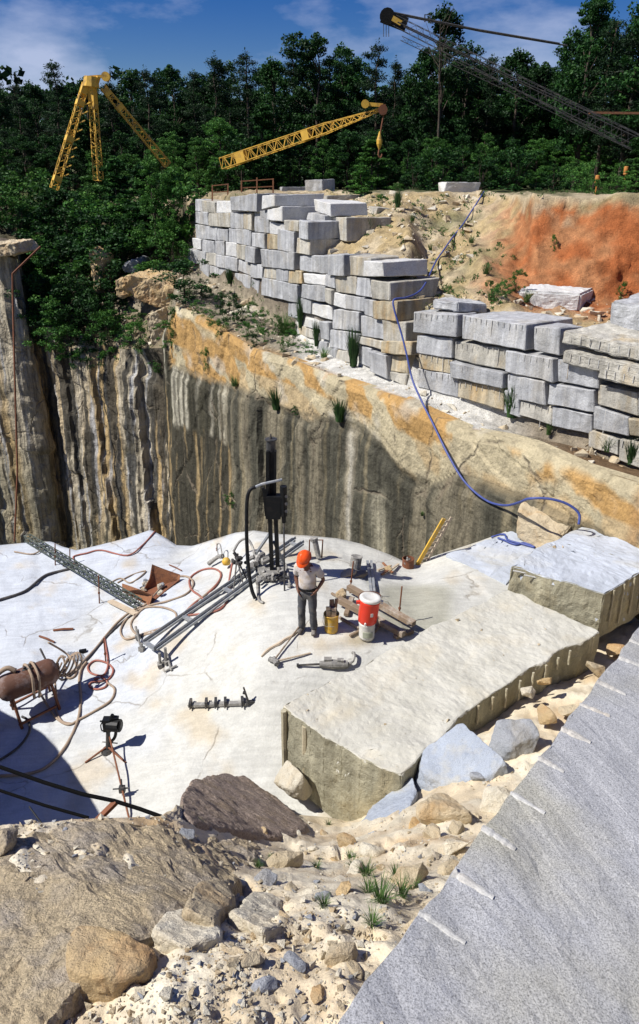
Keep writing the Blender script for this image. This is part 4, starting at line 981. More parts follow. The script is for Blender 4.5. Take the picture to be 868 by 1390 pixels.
for k, (px, py, w_, m_) in enumerate(ES):
    ec[m_] = ec.get(m_, 0) + 1
    nm = {'rock_tan': 'sandy', 'rock_pale': 'cream', 'rock_orange': 'ochre', 'rock_grey': 'slate grey'}[m_]
    rock(px, py, w_, w_ * ER.uniform(.5, .85), m_, '%s stone bedded in the near dirt, %s of that colour from the left' % (nm, ORD[ec[m_] - 1]), 500 + k, boxy=ER.uniform(.3, .7), rot=ER.uniform(0, 3), dz=-.02, group='stones bedded in the near dirt')
# chips lying on the ledge
lc = []
for _ in range(900):
    px, py = ER.uniform(0, 860), ER.uniform(730, 1110)
    if noise.noise(Vector((px * .02, py * .03, 1))) < .05: continue
    h_ = hit(px, py, (ledgeb, bigb, rsb)); 
    if h_ is None or h_[1].z < .5: continue
    s_ = .008 + .05 * ER.random() ** 9; lc.append((h_[0] + Vector((0, 0, s_ * .3)), s_))
def later_chips(): chips('stone_chips', lc, MATS['rock_tan'], 'scattered small stone chips lying on the pale ledge', 'gravel', 9)
# loose pebbles and chips: countless
def chips(name, spots, mat, label, cat, seed, protos=7):
    rr = random.Random(seed); bm = NB()
    for (p_, s_) in spots:
        pts = [Vector(p_) + Vector((rr.uniform(-1, 1), rr.uniform(-1, 1), rr.uniform(-.7, .8))) * s_ for _ in range(8)]
        sub = [bm.verts.new(q) for q in pts]
        r_ = bmesh.ops.convex_hull(bm, input=sub)
        dead = [e for e in r_['geom_interior'] + r_['geom_unused'] if isinstance(e, bmesh.types.BMVert)]
        if dead: bmesh.ops.delete(bm, geom=list(set(dead)), context='VERTS')
    o = obj(name, bm, mat); return tag(o, label, cat, kind='stuff')
later_chips()
allb = (rubb, bvh_of(bpy.data.objects['rock']))
sp_ = {0: [], 1: [], 2: []}; rr = random.Random(91)
tries = 0
while sum(len(v) for v in sp_.values()) < 5200 and tries < 12000:
    tries += 1
    px = rr.uniform(-40, 760); py = rr.uniform(1040, 1400)
    h_ = hit(px, py, (rubb, allb[1], nsb, ledgeb, bigb))
    if h_ is None or h_[0].z < -8.9: continue
    h2 = nsb.ray_cast(h_[0] + Vector((0, 0, .05)), Vector((0, 0, 1)))
    on_ns = (h_[0] - nsb.find_nearest(h_[0])[0]).length < .02
    if on_ns or (h_[0] - bigb.find_nearest(h_[0])[0]).length < .02: continue
    if (h_[0] - allb[1].find_nearest(h_[0])[0]).length < .02 and (rr.random() > .10 or py > 1180): continue
    dens = .5 + .9 * noise.noise(h_[0] * 1.2)
    if rr.random() > dens + .25: continue
    s_ = .004 + .028 * rr.random() ** 8 + .007 * rr.random()
    sp_[rr.choice([0, 0, 0, 0, 1, 1, 1, 1, 2])].append((h_[0] + Vector((0, 0, s_ * .3)), s_))
chips('loose_stones', sp_[0], MATS['rock_pale'], 'pale chips and pebbles strewn over the near dirt', 'gravel', 1)
chips('loose_stones', sp_[1], MATS['rock_tan'], 'tan pebbles mixed through the near dirt', 'gravel', 2)
chips('loose_stones', sp_[2], MATS['rock_grey'], 'grey stone chips mixed through the near dirt', 'gravel', 3)
# rubble at the wall foot, on the bank and on the broken ground at left
sp2 = []; sp3 = []
for _ in range(2600):
    k = rr.random()
    if k < .45: px, py = rr.uniform(480, 868), rr.uniform(262, 450)
    elif k < .8: px, py = rr.uniform(150, 480), rr.uniform(340, 500)
    else: px, py = rr.uniform(400, 868), rr.uniform(480, 640)
    h_ = hit(px, py, (groundb, cliffb))
    if h_ is None or h_[1].z < .45: continue
    if px > 655 - (py - 262) * .15 and py < 400: continue
    d = h_[3]; big_ = rr.random() ** 5
    s_ = .03 + .22 * big_ + .03 * rr.random()
    (sp2 if rr.random() < .5 else sp3).append((h_[0], s_))
chips('bank_stones', sp2, MATS['rock_tan'], 'small tan stones scattered over the sandy bank and ledge', 'gravel', 4)
chips('bank_stones', sp3, MATS['rock_pale'], 'small pale stones scattered over the sandy bank and ledge', 'gravel', 5)
# boulders of the broken ground on the left of the rim
CL = (groundb, cliffb)
def farrock(outl, y, h, mat, label, seed, amp=.08, name='boulder', dep=1.6):
    top = [Py(a, b_, y) for a, b_ in outl]
    bk = [p + Vector((U(-.2, .2) + .35 * dep, dep * U(.8, 1.1), .1)) for p in top]
    bm = hull_rock(top + bk, .05, 2, amp, 1.6, seed, maxe=.16)
    roughen(bm, amp * .7, 4.5, seed + 1, 3)
    return tag(obj(name, bm, MATS[mat]), label, 'boulder')
farrock([(160, 385), (180, 388), (240, 418), (236, 395), (205, 378), (170, 374), (238, 424), (192, 410)], 40.5, 1, 'rock_orange', 'long orange boulder lying left of the top of the orange rock face', 101, dep=2.2)
farrock([(157, 380), (158, 405), (172, 404), (184, 384), (170, 377)], 41.3, 1, 'rock_orange', 'small squared orange boulder at the left end of the long orange one', 102, dep=1.0)
farrock([(198, 430), (212, 423), (232, 455), (230, 482), (212, 482), (205, 462)], 39.0, 1, 'rock_tan', 'pale tan boulder below the long orange boulder', 103, dep=1.2)
farrock([(166, 362), (178, 352), (189, 356), (186, 372), (170, 370)], 43.5, 1, 'rock_grey', 'grey brown boulder under the bushes left of the rear wall', 104)
farrock([(120, 342), (126, 338), (142, 348), (140, 372), (134, 398), (128, 395), (124, 362)], 43.6, 1, 'rock_orange', 'orange streaked rock spike standing among the dark bushes', 105, dep=.8)
farrock([(265, 395), (285, 388), (302, 398), (300, 418), (280, 415), (262, 408)], 39.2, 1, 'rock_tan', 'cracked tan boulder at the foot of the rear wall', 106)
farrock([(222, 372), (250, 368), (268, 385), (262, 396), (235, 385)], 42.0, 1, 'rock_tan', 'mottled rock below the left end of the rear wall', 107)
farrock([(325, 412), (345, 400), (372, 403), (381, 413), (375, 424), (350, 425), (330, 420)], 36.0, 1, 'rock_tan', 'rounded brown boulder in the weeds before the rear wall', 108)
farrock([(310, 425), (330, 420), (362, 430), (360, 447), (335, 445), (316, 436)], 34.6, 1, 'rock_pale', 'pale broken boulder below the rounded brown one in the weeds', 109)
farrock([(-20, 332), (18, 330), (24, 344), (12, 348), (-40, 350), (-40, 337)], 42.0, 1, 'rock_tan', 'tan slab capping the cliff at the left edge of the photo', 110, dep=2)
# far little block wall at the left
bl = 0
for r_i, rowy in enumerate([(296, 309), (309, 321), (321, 332)]):
    xs_ = [22, 34, 48, 51, 64, 76] if r_i == 0 else ([20, 32, 47, 57, 66, 74] if r_i == 1 else [24, 40, 56, 68])
    for i in range(len(xs_) - 1):
        if xs_[i + 1] - xs_[i] < 5: continue
        c = [Py(xs_[i] + .6, rowy[0] + .5, 55), Py(xs_[i + 1] - .6, rowy[0] + .5, 54.6), Py(xs_[i + 1] - .6, rowy[1] - .5, 54.6), Py(xs_[i] + .6, rowy[1] - .5, 55)]
        bk = [p + Vector((.2, 1.0, 0)) for p in c]
        o = obj('granite_block', hull_rock(c + bk, .03, 1, .02, 2, 200 + bl, maxe=.4), MATS['block_grey']); bl += 1
        tag(o, 'small shaded block, %s from left, %s course of the far wall under the bushes' % (ORD[i], ['upper', 'middle', 'lower'][r_i]), 'stone block', 'blocks of the small far wall at left')
# ------------------------------------------------------------------ vegetation
def leaf_mesh(name, blobs, mat, seed, upright=0.0, aspect=1.0):
    """many small leaf faces gathered in clumps; blobs = (centre, radii, count, leaf size)"""
    rg = np.random.RandomState(seed); C_ = []; S_ = []; T_ = []
    for c, rad, n, s in blobs:
        d = rg.normal(size=(n, 3)); d /= np.linalg.norm(d, axis=1)[:, None]
        r = rg.rand(n) ** .45
        C_.append(np.array(c) + d * r[:, None] * np.array(rad)); S_.append(s * (.6 + .8 * rg.rand(n)))
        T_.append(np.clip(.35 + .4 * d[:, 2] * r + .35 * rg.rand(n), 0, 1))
    C_ = np.concatenate(C_); S_ = np.concatenate(S_); T_ = np.concatenate(T_); N = len(C_)
    a = rg.normal(size=(N, 3)); a[:, 2] += upright * np.sign(rg.rand(N) - .1) * 3; a /= np.linalg.norm(a, axis=1)[:, None]
    b_ = rg.normal(size=(N, 3)); b_ -= (b_ * a).sum(1)[:, None] * a; b_ /= np.linalg.norm(b_, axis=1)[:, None]
    a *= S_[:, None] * .5; b_ *= S_[:, None] * .5 / aspect
    V = np.stack([C_ - a, C_ + b_ * .9, C_ + a, C_ - b_ * .9], 1).reshape(-1, 3)
    me = bpy.data.meshes.new(name)
    me.vertices.add(4 * N); me.vertices.foreach_set('co', V.ravel())
    me.loops.add(4 * N); me.loops.foreach_set('vertex_index', np.arange(4 * N))
    me.polygons.add(N); me.polygons.foreach_set('loop_start', np.arange(0, 4 * N, 4)); me.polygons.foreach_set('loop_total', np.full(N, 4))
    at = me.attributes.new('tint', 'FLOAT', 'POINT'); at.data.foreach_set('value', np.repeat(T_, 4).astype(np.float32))
    me.update(calc_edges=True); me.materials.append(mat); return me
def trunk_mesh(name, H, r, limbs, seed, crook=.02):
    rr = random.Random(seed); bm = NB()
    pts = [Vector((rr.uniform(-1, 1) * crook * H * (i / 7), rr.uniform(-1, 1) * crook * H * (i / 7), H * i / 7)) for i in range(8)]
    tube(bm, pts, [r * (1 - .82 * i / 7) * (1.25 if i == 0 else 1) for i in range(8)], 8)
    me = bpy.data.meshes.new(name)
    for (a, b_) in limbs:
        f = min(.95, a.z / H) * 7; k = int(f); q = pts[k].lerp(pts[min(7, k + 1)], f - k)
        m_ = q.lerp(b_, .5) + Vector((0, 0, .12 * (b_ - q).length))
        tube(bm, [q, m_, b_], [r * .28, r * .17, r * .05], 5)
    for f in bm.faces: f.smooth = True
    bm.to_mesh(me); bm.free(); me.materials.append(MATS['bark']); return me
def make_pine(seed, H=14.0, low=.25, dense=1.0, leaf='pine_leaf', w=.20):
    rr = random.Random(seed); blobs = []; limbs = []
    z = H * low
    while z < H * .97:
        f = (z / H - low) / (1 - low)
        reach = H * w * (1 - f ** 1.5 * .86) * rr.uniform(.7, 1.1)
        n = max(3, int(6 * (1 - f * .5)))
        for k in range(n):
            if rr.random() < .14: continue
            a = rr.uniform(0, 2 * math.pi); l_ = reach * rr.uniform(.45, 1.08)
            tip = Vector((math.cos(a) * l_, math.sin(a) * l_, z + l_ * rr.uniform(.05, .45)))
            limbs.append((Vector((0, 0, z)), tip))
            for q, s in ((1, 1), (.68, .85)):
                c = Vector((tip.x * q, tip.y * q, z + (tip.z - z) * q))
                rad = H * .045 * rr.uniform(.75, 1.25) * s
                blobs.append((tuple(c), (rad, rad, rad * .62), int(85 * dense), .20))
        z += H * rr.uniform(.038, .06)
    blobs.append(((0, 0, H * .98), (H * .02, H * .02, H * .05), 40, .22))
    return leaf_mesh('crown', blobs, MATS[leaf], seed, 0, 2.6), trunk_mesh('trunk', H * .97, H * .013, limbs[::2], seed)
def make_broad(seed, H=14.0, low=.2, dense=1.0, leaf='broad_leaf', w=.24, leafsize=.3):
    rr = random.Random(seed); blobs = []; limbs = []
    lobes = []
    for k in range(13):
        f = rr.random() ** .8; zz = H * (low + (1 - low) * (.12 + .78 * f)); a = rr.uniform(0, 2 * math.pi)
        prof = math.sin(math.pi * min(.97, (.16 + .74 * f))) ** .7
        l_ = H * w * prof * rr.uniform(.35, 1.0); lobes.append((Vector((math.cos(a) * l_, math.sin(a) * l_, zz)), H * .10 * rr.uniform(.7, 1.2)))
    lobes.append((Vector((0, 0, H * .93)), H * .06))
    for c, r_ in lobes:
        limbs.append((Vector((0, 0, max(H * .12, c.z - H * .16))), c))
        for _ in range(11):
            d = Vector((rr.gauss(0, 1), rr.gauss(0, 1), rr.gauss(0, .8))).normalized() * r_ * rr.uniform(.5, 1.15)
            s = H * .038 * rr.uniform(.6, 1.35)
            blobs.append((tuple(c + d), (s, s, s * .75), int(78 * dense), leafsize * .74))
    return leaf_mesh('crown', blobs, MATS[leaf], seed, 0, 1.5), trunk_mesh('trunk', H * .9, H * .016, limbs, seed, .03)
def make_bush(seed, H=3.0, w=.5, leaf='bush_leaf', n=26, leafsize=.16, dense=1.0):
    rr = random.Random(seed); blobs = []; limbs = []
    for k in range(n):
        f = rr.random() ** .85; a = rr.uniform(0, 2 * math.pi); prof = math.sin(math.pi * (.12 + .80 * f)) ** .6
        l_ = H * w * prof * rr.uniform(.15, 1.0); c = Vector((math.cos(a) * l_, math.sin(a) * l_, H * (.08 + .88 * f)))
        s = H * .10 * rr.uniform(.6, 1.3); blobs.append((tuple(c), (s, s, s * .8), int(64 * dense), leafsize * .85))
        if k % 3 == 0: limbs.append((Vector((0, 0, H * .12)), c))
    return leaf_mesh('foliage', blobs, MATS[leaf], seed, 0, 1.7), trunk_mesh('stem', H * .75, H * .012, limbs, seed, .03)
PROTO = {}
PROTO['pine'] = [make_pine(s, w=w_, low=lo) for s, w_, lo in ((1, .17, .22), (2, .20, .3), (3, .15, .18))]
PROTO['broad'] = [make_broad(s, w=w_) for s, w_ in ((11, .24), (12, .20), (13, .27))]
PROTO['young'] = [make_broad(s, w=.19, low=.05, leaf='bush_leaf') for s in (21, 22)]
PROTO['sapling_pine'] = [make_pine(31, 5.0, .04, .8, 'bush_leaf', .24), make_pine(32, 5.0, .04, .8, 'broad_leaf', .22)]
PROTO['bush'] = [make_bush(s, 3.0, .5) for s in (41, 42, 43)] + [make_bush(s, 3.0, .5, 'broad_leaf', 34) for s in (44, 45)]
PH = {'pine': 14.0, 'broad': 14.0, 'young': 14.0, 'sapling_pine': 5.0, 'bush': 3.0}
PN = {'pine': ('pine_tree', 'crown', 'trunk', 'tree'), 'broad': ('broadleaf_tree', 'crown', 'trunk', 'tree'), 'young': ('young_tree', 'crown', 'trunk', 'tree'), 'sapling_pine': ('young_pine', 'crown', 'trunk', 'tree'), 'bush': ('shrub', 'foliage', 'stem', 'shrub')}
def plant(kind, k, loc, H, wid, rz, label, group):
    me1, me2 = PROTO[kind][k % len(PROTO[kind])]
    nm = PN[kind]
    e = empty(nm[0], loc, label, nm[3], group)
    s = H / PH[kind]
    e.scale = (s * wid, s * wid, s); e.rotation_euler = (0, 0, rz)
    for me, n in ((me1, nm[1]), (me2, nm[2])):
        o = bpy.data.objects.new(n, me); COL.objects.link(o); o.parent = e
    return e
ORD += ['twenty-fifth', 'twenty-sixth', 'twenty-seventh', 'twenty-eighth', 'twenty-ninth', 'thirtieth']
ORDN = lambda i: ORD[i] if i < len(ORD) else 'farther'
# trees whose tops make the skyline: (px, top py, y, kind, k, width)
SKY = [(-60, 90, 66, 'pine', 0, 1.2), (2, 92, 63, 'broad', 0, .7), (40, 112, 70, 'pine', 1, 1.1), (62, 112, 74, 'broad', 1, 1.), (92, 85, 68, 'pine', 2, 1.3), (130, 108, 72, 'broad', 2, 1.), (162, 108, 70, 'pine', 0, 1.2), (190, 98, 75, 'broad', 1, 1.1), (210, 92, 69, 'pine', 1, 1.2),
       (243, 88, 74, 'broad', 0, 1.), (272, 98, 71, 'pine', 2, 1.2), (300, 74, 70, 'pine', 0, 1.3), (318, 86, 76, 'broad', 2, 1.), (340, 69, 69, 'pine', 1, 1.2), (375, 80, 73, 'broad', 1, 1.1), (400, 70, 76, 'pine', 2, 1.1), (430, 45, 70, 'broad', 0, 1.1), (462, 62, 75, 'broad', 2, .9), (508, 56, 68, 'pine', 1, 1.15), (532, 80, 74, 'pine', 0, 1.0),
       (592, 10, 66, 'broad', 1, .95), (572, 66, 72, 'broad', 0, .9), (625, 60, 71, 'broad', 2, 1.1), (655, 78, 70, 'pine', 2, 1.2), (690, 68, 68, 'broad', 1, 1.2), (724, 85, 72, 'broad', 0, 1.1), (748, 60, 70, 'broad', 2, .9), (778, -6, 62, 'broad', 1, .95), (806, 22, 60, 'pine', 1, 1.1), (838, 12, 58, 'pine', 0, 1.4), (872, 5, 56, 'broad', 0, 1.2), (915, 10, 56, 'pine', 2, 1.3), (960, 20, 58, 'broad', 2, 1.2)]
SKY += [(765, 44, 70, 'pine', 0, 1.5), (792, 30, 68, 'broad', 2, 1.3), (822, 40, 68, 'pine', 1, 1.5), (852, 34, 66, 'broad', 1, 1.4), (735, 92, 77, 'broad', 0, 1.4), (705, 88, 77, 'pine', 1, 1.5), (672, 92, 77, 'broad', 2, 1.4), (640, 86, 77, 'broad', 1, 1.3), (608, 74, 77, 'pine', 0, 1.4), (555, 108, 77, 'broad', 0, 1.3), (485, 86, 78, 'broad', 2, 1.4), (445, 80, 78, 'pine', 2, 1.5), (415, 84, 78, 'broad', 1, 1.3), (358, 92, 79, 'broad', 0, 1.4), (285, 104, 79, 'broad', 1, 1.4), (225, 108, 79, 'pine', 2, 1.5), (175, 118, 79, 'broad', 2, 1.4), (110, 112, 79, 'broad', 0, 1.3), (75, 122, 79, 'pine', 1, 1.5), (20, 126, 79, 'broad', 2, 1.3)]
SKY.sort()
for i, (px, tp_, y, kd, k, wd) in enumerate(SKY):
    b0 = Py(px, 262, y); b0.z = -1.4; H = Py(px, tp_, y).z - b0.z
    plant(kd, k, b0, H, wd, U(0, 6.2), '%s, %s tree from the %s along the skyline' % ('dark pine' if kd == 'pine' else 'dark broad-leaved tree', ORD[i] if i < len(SKY) // 2 else (ORD + ['twenty-fifth', 'twenty-sixth', 'twenty-seventh', 'twenty-eighth'])[len(SKY) - 1 - i], 'left' if i < len(SKY) // 2 else 'right'),
          'trees of the wood behind the quarry')
for o in []:
    if o.get('label') and 'from right, not tree' in o['label']: o['label'] = o['label'].replace(' from right, not tree from the left along', ' tree from the right along')
# filling rows deeper in and at the foot of the wood
rr = random.Random(17)
n_ = 0
for row, (y, dx, lo, hi, ks) in enumerate([(84, 33, 118, 150, ('pine', 'broad')), (97, 30, 112, 140, ('broad', 'pine')), (60, 36, 165, 205, ('broad', 'young', 'broad')), (72, 30, 150, 185, ('broad', 'broad', 'pine')), (65, 26, 205, 228, ('broad', 'young'))]):
    px = -140; c_ = 0
    while px < 1010:
        tp_ = rr.uniform(lo, hi)
        if px > 560: tp_ -= 14
        kd = ks[rr.randrange(len(ks))]
        b0 = Py(px, 262, y); b0.z = -1.5; H = Py(px, tp_, y).z - b0.z
        if not (y == 60 and px > 740):
            plant(kd, rr.randrange(3), b0, H, rr.uniform(1.25, 1.6), rr.uniform(0, 6), 'dark tree inside the wood, hidden to its top by the trees in front', 'trees deep inside the wood')
        px += dx * rr.uniform(.8, 1.2)
# shrubs and young trees on the left slope and along the plateau edge: (px, base py, y, height in px, kind, k, width)
BU = [(20, 300, 56, 60, 'bush', 3, 1.2), (-20, 300, 55, 70, 'bush', 4, 1.2), (60, 285, 58, 45, 'bush', 0, 1.3), (100, 300, 56, 50, 'bush', 3, 1.4), (95, 330, 53, 60, 'bush', 4, 1.3), (140, 300, 55, 75, 'sapling_pine', 0, 1.3), (165, 330, 52, 90, 'sapling_pine', 1, 1.3), (120, 345, 50, 65, 'bush', 0, 1.3),
      (85, 370, 48, 60, 'bush', 3, 1.2), (70, 395, 47, 50, 'bush', 1, 1.2), (105, 400, 47, 65, 'bush', 4, 1.1), (150, 370, 48, 70, 'bush', 3, 1.2), (185, 365, 47, 75, 'bush', 4, 1.1), (215, 358, 46.5, 165, 'young', 0, 1.0), (240, 350, 46.5, 135, 'young', 1, .9), (200, 340, 49, 120, 'sapling_pine', 1, 1.4), (252, 335, 47, 85, 'bush', 0, .8), (243, 362, 44.5, 38, 'bush', 1, 1.0),
      (60, 440, 44, 55, 'bush', 4, 1.1), (85, 450, 43, 50, 'bush', 0, 1.1), (110, 442, 43, 60, 'bush', 3, 1.), (75, 478, 42, 40, 'bush', 2, 1.2), (105, 468, 42, 45, 'bush', 4, .9), (145, 430, 43.5, 55, 'bush', 3, .9), (150, 490, 40.5, 55, 'bush', 1, .75), (130, 470, 41.5, 60, 'bush', 4, .9), (192, 478, 39.5, 48, 'bush', 0, .9), (237, 455, 38, 40, 'bush', 1, .5),
      (290, 300, 52, 80, 'sapling_pine', 0, 1.2), (270, 262, 58, 70, 'young', 0, 1.2), (330, 262, 56, 75, 'bush', 3, 1.0), (360, 262, 57, 110, 'sapling_pine', 1, 1.2), (300, 262, 58, 95, 'young', 1, 1.3), (395, 258, 58, 60, 'bush', 4, 1.2), (225, 262, 58, 85, 'young', 0, 1.3), (180, 280, 58, 80, 'young', 1, 1.5), (490, 282, 36, 58, 'sapling_pine', 0, 1.5), (483, 285, 37, 42, 'sapling_pine', 1, 1.4), (505, 262, 55, 70, 'sapling_pine', 0, 1.6),
      (560, 262, 54, 45, 'bush', 3, 1.2), (600, 262, 56, 60, 'bush', 4, 1.2), (650, 262, 54, 55, 'bush', 3, 1.3), (700, 262, 52, 60, 'bush', 4, 1.2), (785, 262, 40, 40, 'bush', 0, 1.0), (800, 264, 36, 45, 'bush', 2, .9), (835, 262, 36, 40, 'bush', 1, 1.1), (862, 264, 33, 50, 'sapling_pine', 0, 1.5), (868, 262, 34, 110, 'sapling_pine', 1, 1.1), (750, 262, 46, 38, 'bush', 3, 1.2), (775, 252, 44, 35, 'bush', 0, 1), (540, 268, 42, 20, 'bush', 1, 1.0),
      (700, 395, 25, 34, 'bush', 1, 1.0), (684, 400, 25, 26, 'bush', 2, .9), (283, 502, 34.6, 34, 'bush', 0, .8), (398, 470, 30.5, 28, 'bush', 1, 1.2), (378, 455, 32, 32, 'bush', 2, 1.), (355, 448, 33.5, 34, 'bush', 0, 1.), (318, 440, 35.5, 48, 'bush', 3, .9), (300, 425, 37.5, 32, 'bush', 4, 1.2), (275, 405, 39, 30, 'bush', 3, 1.2), (345, 470, 31.5, 22, 'bush', 4, 1.1), (315, 685, 28, 20, 'bush', 0, 1.3), (404, 560, 27, 14, 'bush', 3, 1.4), (205, 300, 54, 60, 'bush', 3, 1.4), (752, 338, 26.5, 24, 'bush', 1, .7), (843, 404, 22.5, 26, 'bush', 1, .8), (415, 478, 29.5, 18, 'bush', 2, 1.4), (225, 395, 43, 22, 'bush', 4, 1.4), (182, 440, 41.6, 24, 'bush', 2, 1.3)]
ZONE = lambda px, py: ('on the left slope' if px < 262 and py > 320 else 'above the left slope' if px < 262 else 'in the weeds below the rear wall' if px < 430 and py > 380 else 'behind the rear wall' if px < 480 else 'on the plateau edge' if py < 300 else 'on the dirt bank')
rb2 = random.Random(77)
for px, bp, y in ((30, 330, 52), (50, 350, 50), (78, 345, 50), (100, 365, 48), (125, 375, 47), (60, 372, 48), (140, 395, 45.5), (165, 395, 45), (118, 410, 45), (92, 425, 44.5), (55, 405, 45.5), (62, 425, 44.5), (128, 440, 43.6), (95, 490, 41.4), (120, 500, 41), (45, 375, 48), (180, 350, 48), (160, 345, 50), (205, 372, 46), (228, 348, 47.5), (30, 305, 55), (0, 315, 54), (70, 315, 54), (130, 320, 53), (240, 375, 44.8), (205, 400, 44), (250, 410, 41.5)):
    BU.append((px + rb2.uniform(-4, 4), bp, y, rb2.uniform(38, 62) * (1.1 if bp < 400 else .8), 'bush', rb2.randrange(5), rb2.uniform(1.1, 1.4)))
for px, bp, y, hp in ((270, 425, 37.5, 22), (285, 440, 36.5, 24), (300, 455, 35, 26), (335, 458, 33.2, 26), (360, 465, 31.8, 24), (385, 478, 30, 22), (340, 430, 36, 24), (400, 455, 31.4, 22), (255, 400, 42, 20), (425, 485, 28.6, 14), (680, 412, 24, 34), (668, 402, 24.6, 26), (600, 318, 30, 14), (520, 282, 34, 20), (610, 400, 24.6, 16), (545, 330, 28.5, 14), (150, 455, 42, 30), (175, 470, 41, 26), (215, 505, 38.5, 22), (233, 470, 37.8, 36), (55, 470, 43.4, 40)):
    BU.append((px, bp, y, hp, 'bush', rb2.randrange(3), rb2.uniform(1.1, 1.5)))
for px, bp, y, hp in ((812, 266, 32, 24), (848, 266, 32, 30), (828, 264, 33, 28)): BU.append((px, bp, y, hp, 'bush', rb2.randrange(3), 1.3))
cnt = {}
order = sorted(range(len(BU)), key=lambda i: BU[i][0])
for i in order:
    px, bp, y, hp, kd, k, wd = BU[i]
    key = (kd, ZONE(px, bp)); cnt[key] = cnt.get(key, 0) + 1
lab_n = {}
for i in order:
    px, bp, y, hp, kd, k, wd = BU[i]
    v = Py(px, bp, y); H = Py(px, bp - hp, y).z - v.z
    g_ = hit(px, bp, (groundb, cliffb))
    if g_ is not None and bp > 300 and g_[3] < 62: v = g_[0].copy(); H = Py(px, bp - hp, v.y).z - v.z
    if H < .2: H = .5
    if px < 262 and kd == 'young': H *= .92
    elif px < 262: H *= 1.3 if not 180 < px < 250 else 1.0; wd *= 1.25
    elif bp < 300: H *= 1.1; wd *= 1.25
    key = (kd, ZONE(px, bp)); j = lab_n.get(key, 0); lab_n[key] = j + 1
    nm = {'bush': 'leafy green shrub', 'sapling_pine': 'bushy young pine', 'young': 'slender bright green young tree'}[kd]
    nm = nm.replace('slender bright green young tree', 'slender young tree')
    shp_ = 'low' if hp < 30 else ('broad' if wd > 1.15 else '')
    lab = '%s %s%s' % ((shp_ + ' ' + nm).strip(), ZONE(px, bp), (', %s from the left' % (ORDN(j) if j < 30 else 'among the last, %s' % ORDN(j - 30))) if cnt[key] > 1 else '')
    plant(kd, k, v - Vector((0, 0, .1)), H, wd, U(0, 6), lab, 'shrubs and young trees around the quarry')
# trees and shrubs on both sides outside the frame are left out beyond this
# spiky weeds
def blade_mesh(name, n, H, spread, mat, seed, wb=.02, droop=.3):
    rr = random.Random(seed); me = bpy.data.meshes.new(name); V = []; Fc = []; T_ = []
    for i in range(n):
        a = rr.uniform(0, 6.28); r0 = rr.random() ** .6 * spread * .35; p = Vector((math.cos(a) * r0, math.sin(a) * r0, 0))
        a2 = a + rr.uniform(-.6, .6); lean = rr.uniform(.05, 1) * spread; h_ = H * rr.uniform(.5, 1.0); sd = Vector((-math.sin(a2), math.cos(a2), 0)) * wb * rr.uniform(.6, 1.2); t_ = rr.random()
        b0 = len(V)
        for s in range(4):
            f = s / 3.0; q = p + Vector((math.cos(a2) * lean * f ** 1.6, math.sin(a2) * lean * f ** 1.6, h_ * (f - droop * f * f * .5)))
            w_ = sd * (1 - f * .9); V += [q - w_, q + w_]; T_ += [t_, t_]
        for s in range(3): Fc.append((b0 + 2 * s, b0 + 2 * s + 1, b0 + 2 * s + 3, b0 + 2 * s + 2))
    me.from_pydata([tuple(v) for v in V], [], Fc); at = me.attributes.new('tint', 'FLOAT', 'POINT'); at.data.foreach_set('value', T_)
    me.update(); me.materials.append(mat); return me
WEED = [blade_mesh('weed', 190, 1.0, .34, MATS['grass_dark'], s, .026, .1) for s in (1, 2)] + [blade_mesh('weed', 80, 1.0, .5, MATS['weed_leaf'], s, .018, .4) for s in (3, 4)]
def weed(px, bp, y, hp, k, label, wd=1.0, trees=None, group='weeds growing on the rock and banks', real=None):
    if real is None:
        h_ = hit(px, bp, (groundb, cliffb)); v = h_[0] if h_ else Py(px, bp, y); v = v * .995
    else: v = real
    H = (Py(px, bp - hp, v.y).z - v.z) * .95 if real is None else hp
    o = bpy.data.objects.new('weed', WEED[k]); COL.objects.link(o); o.location = v; o.scale = (H * wd, H * wd, H); o.rotation_euler = (0, 0, U(0, 6))
    return tag(o, label, 'weed', group)
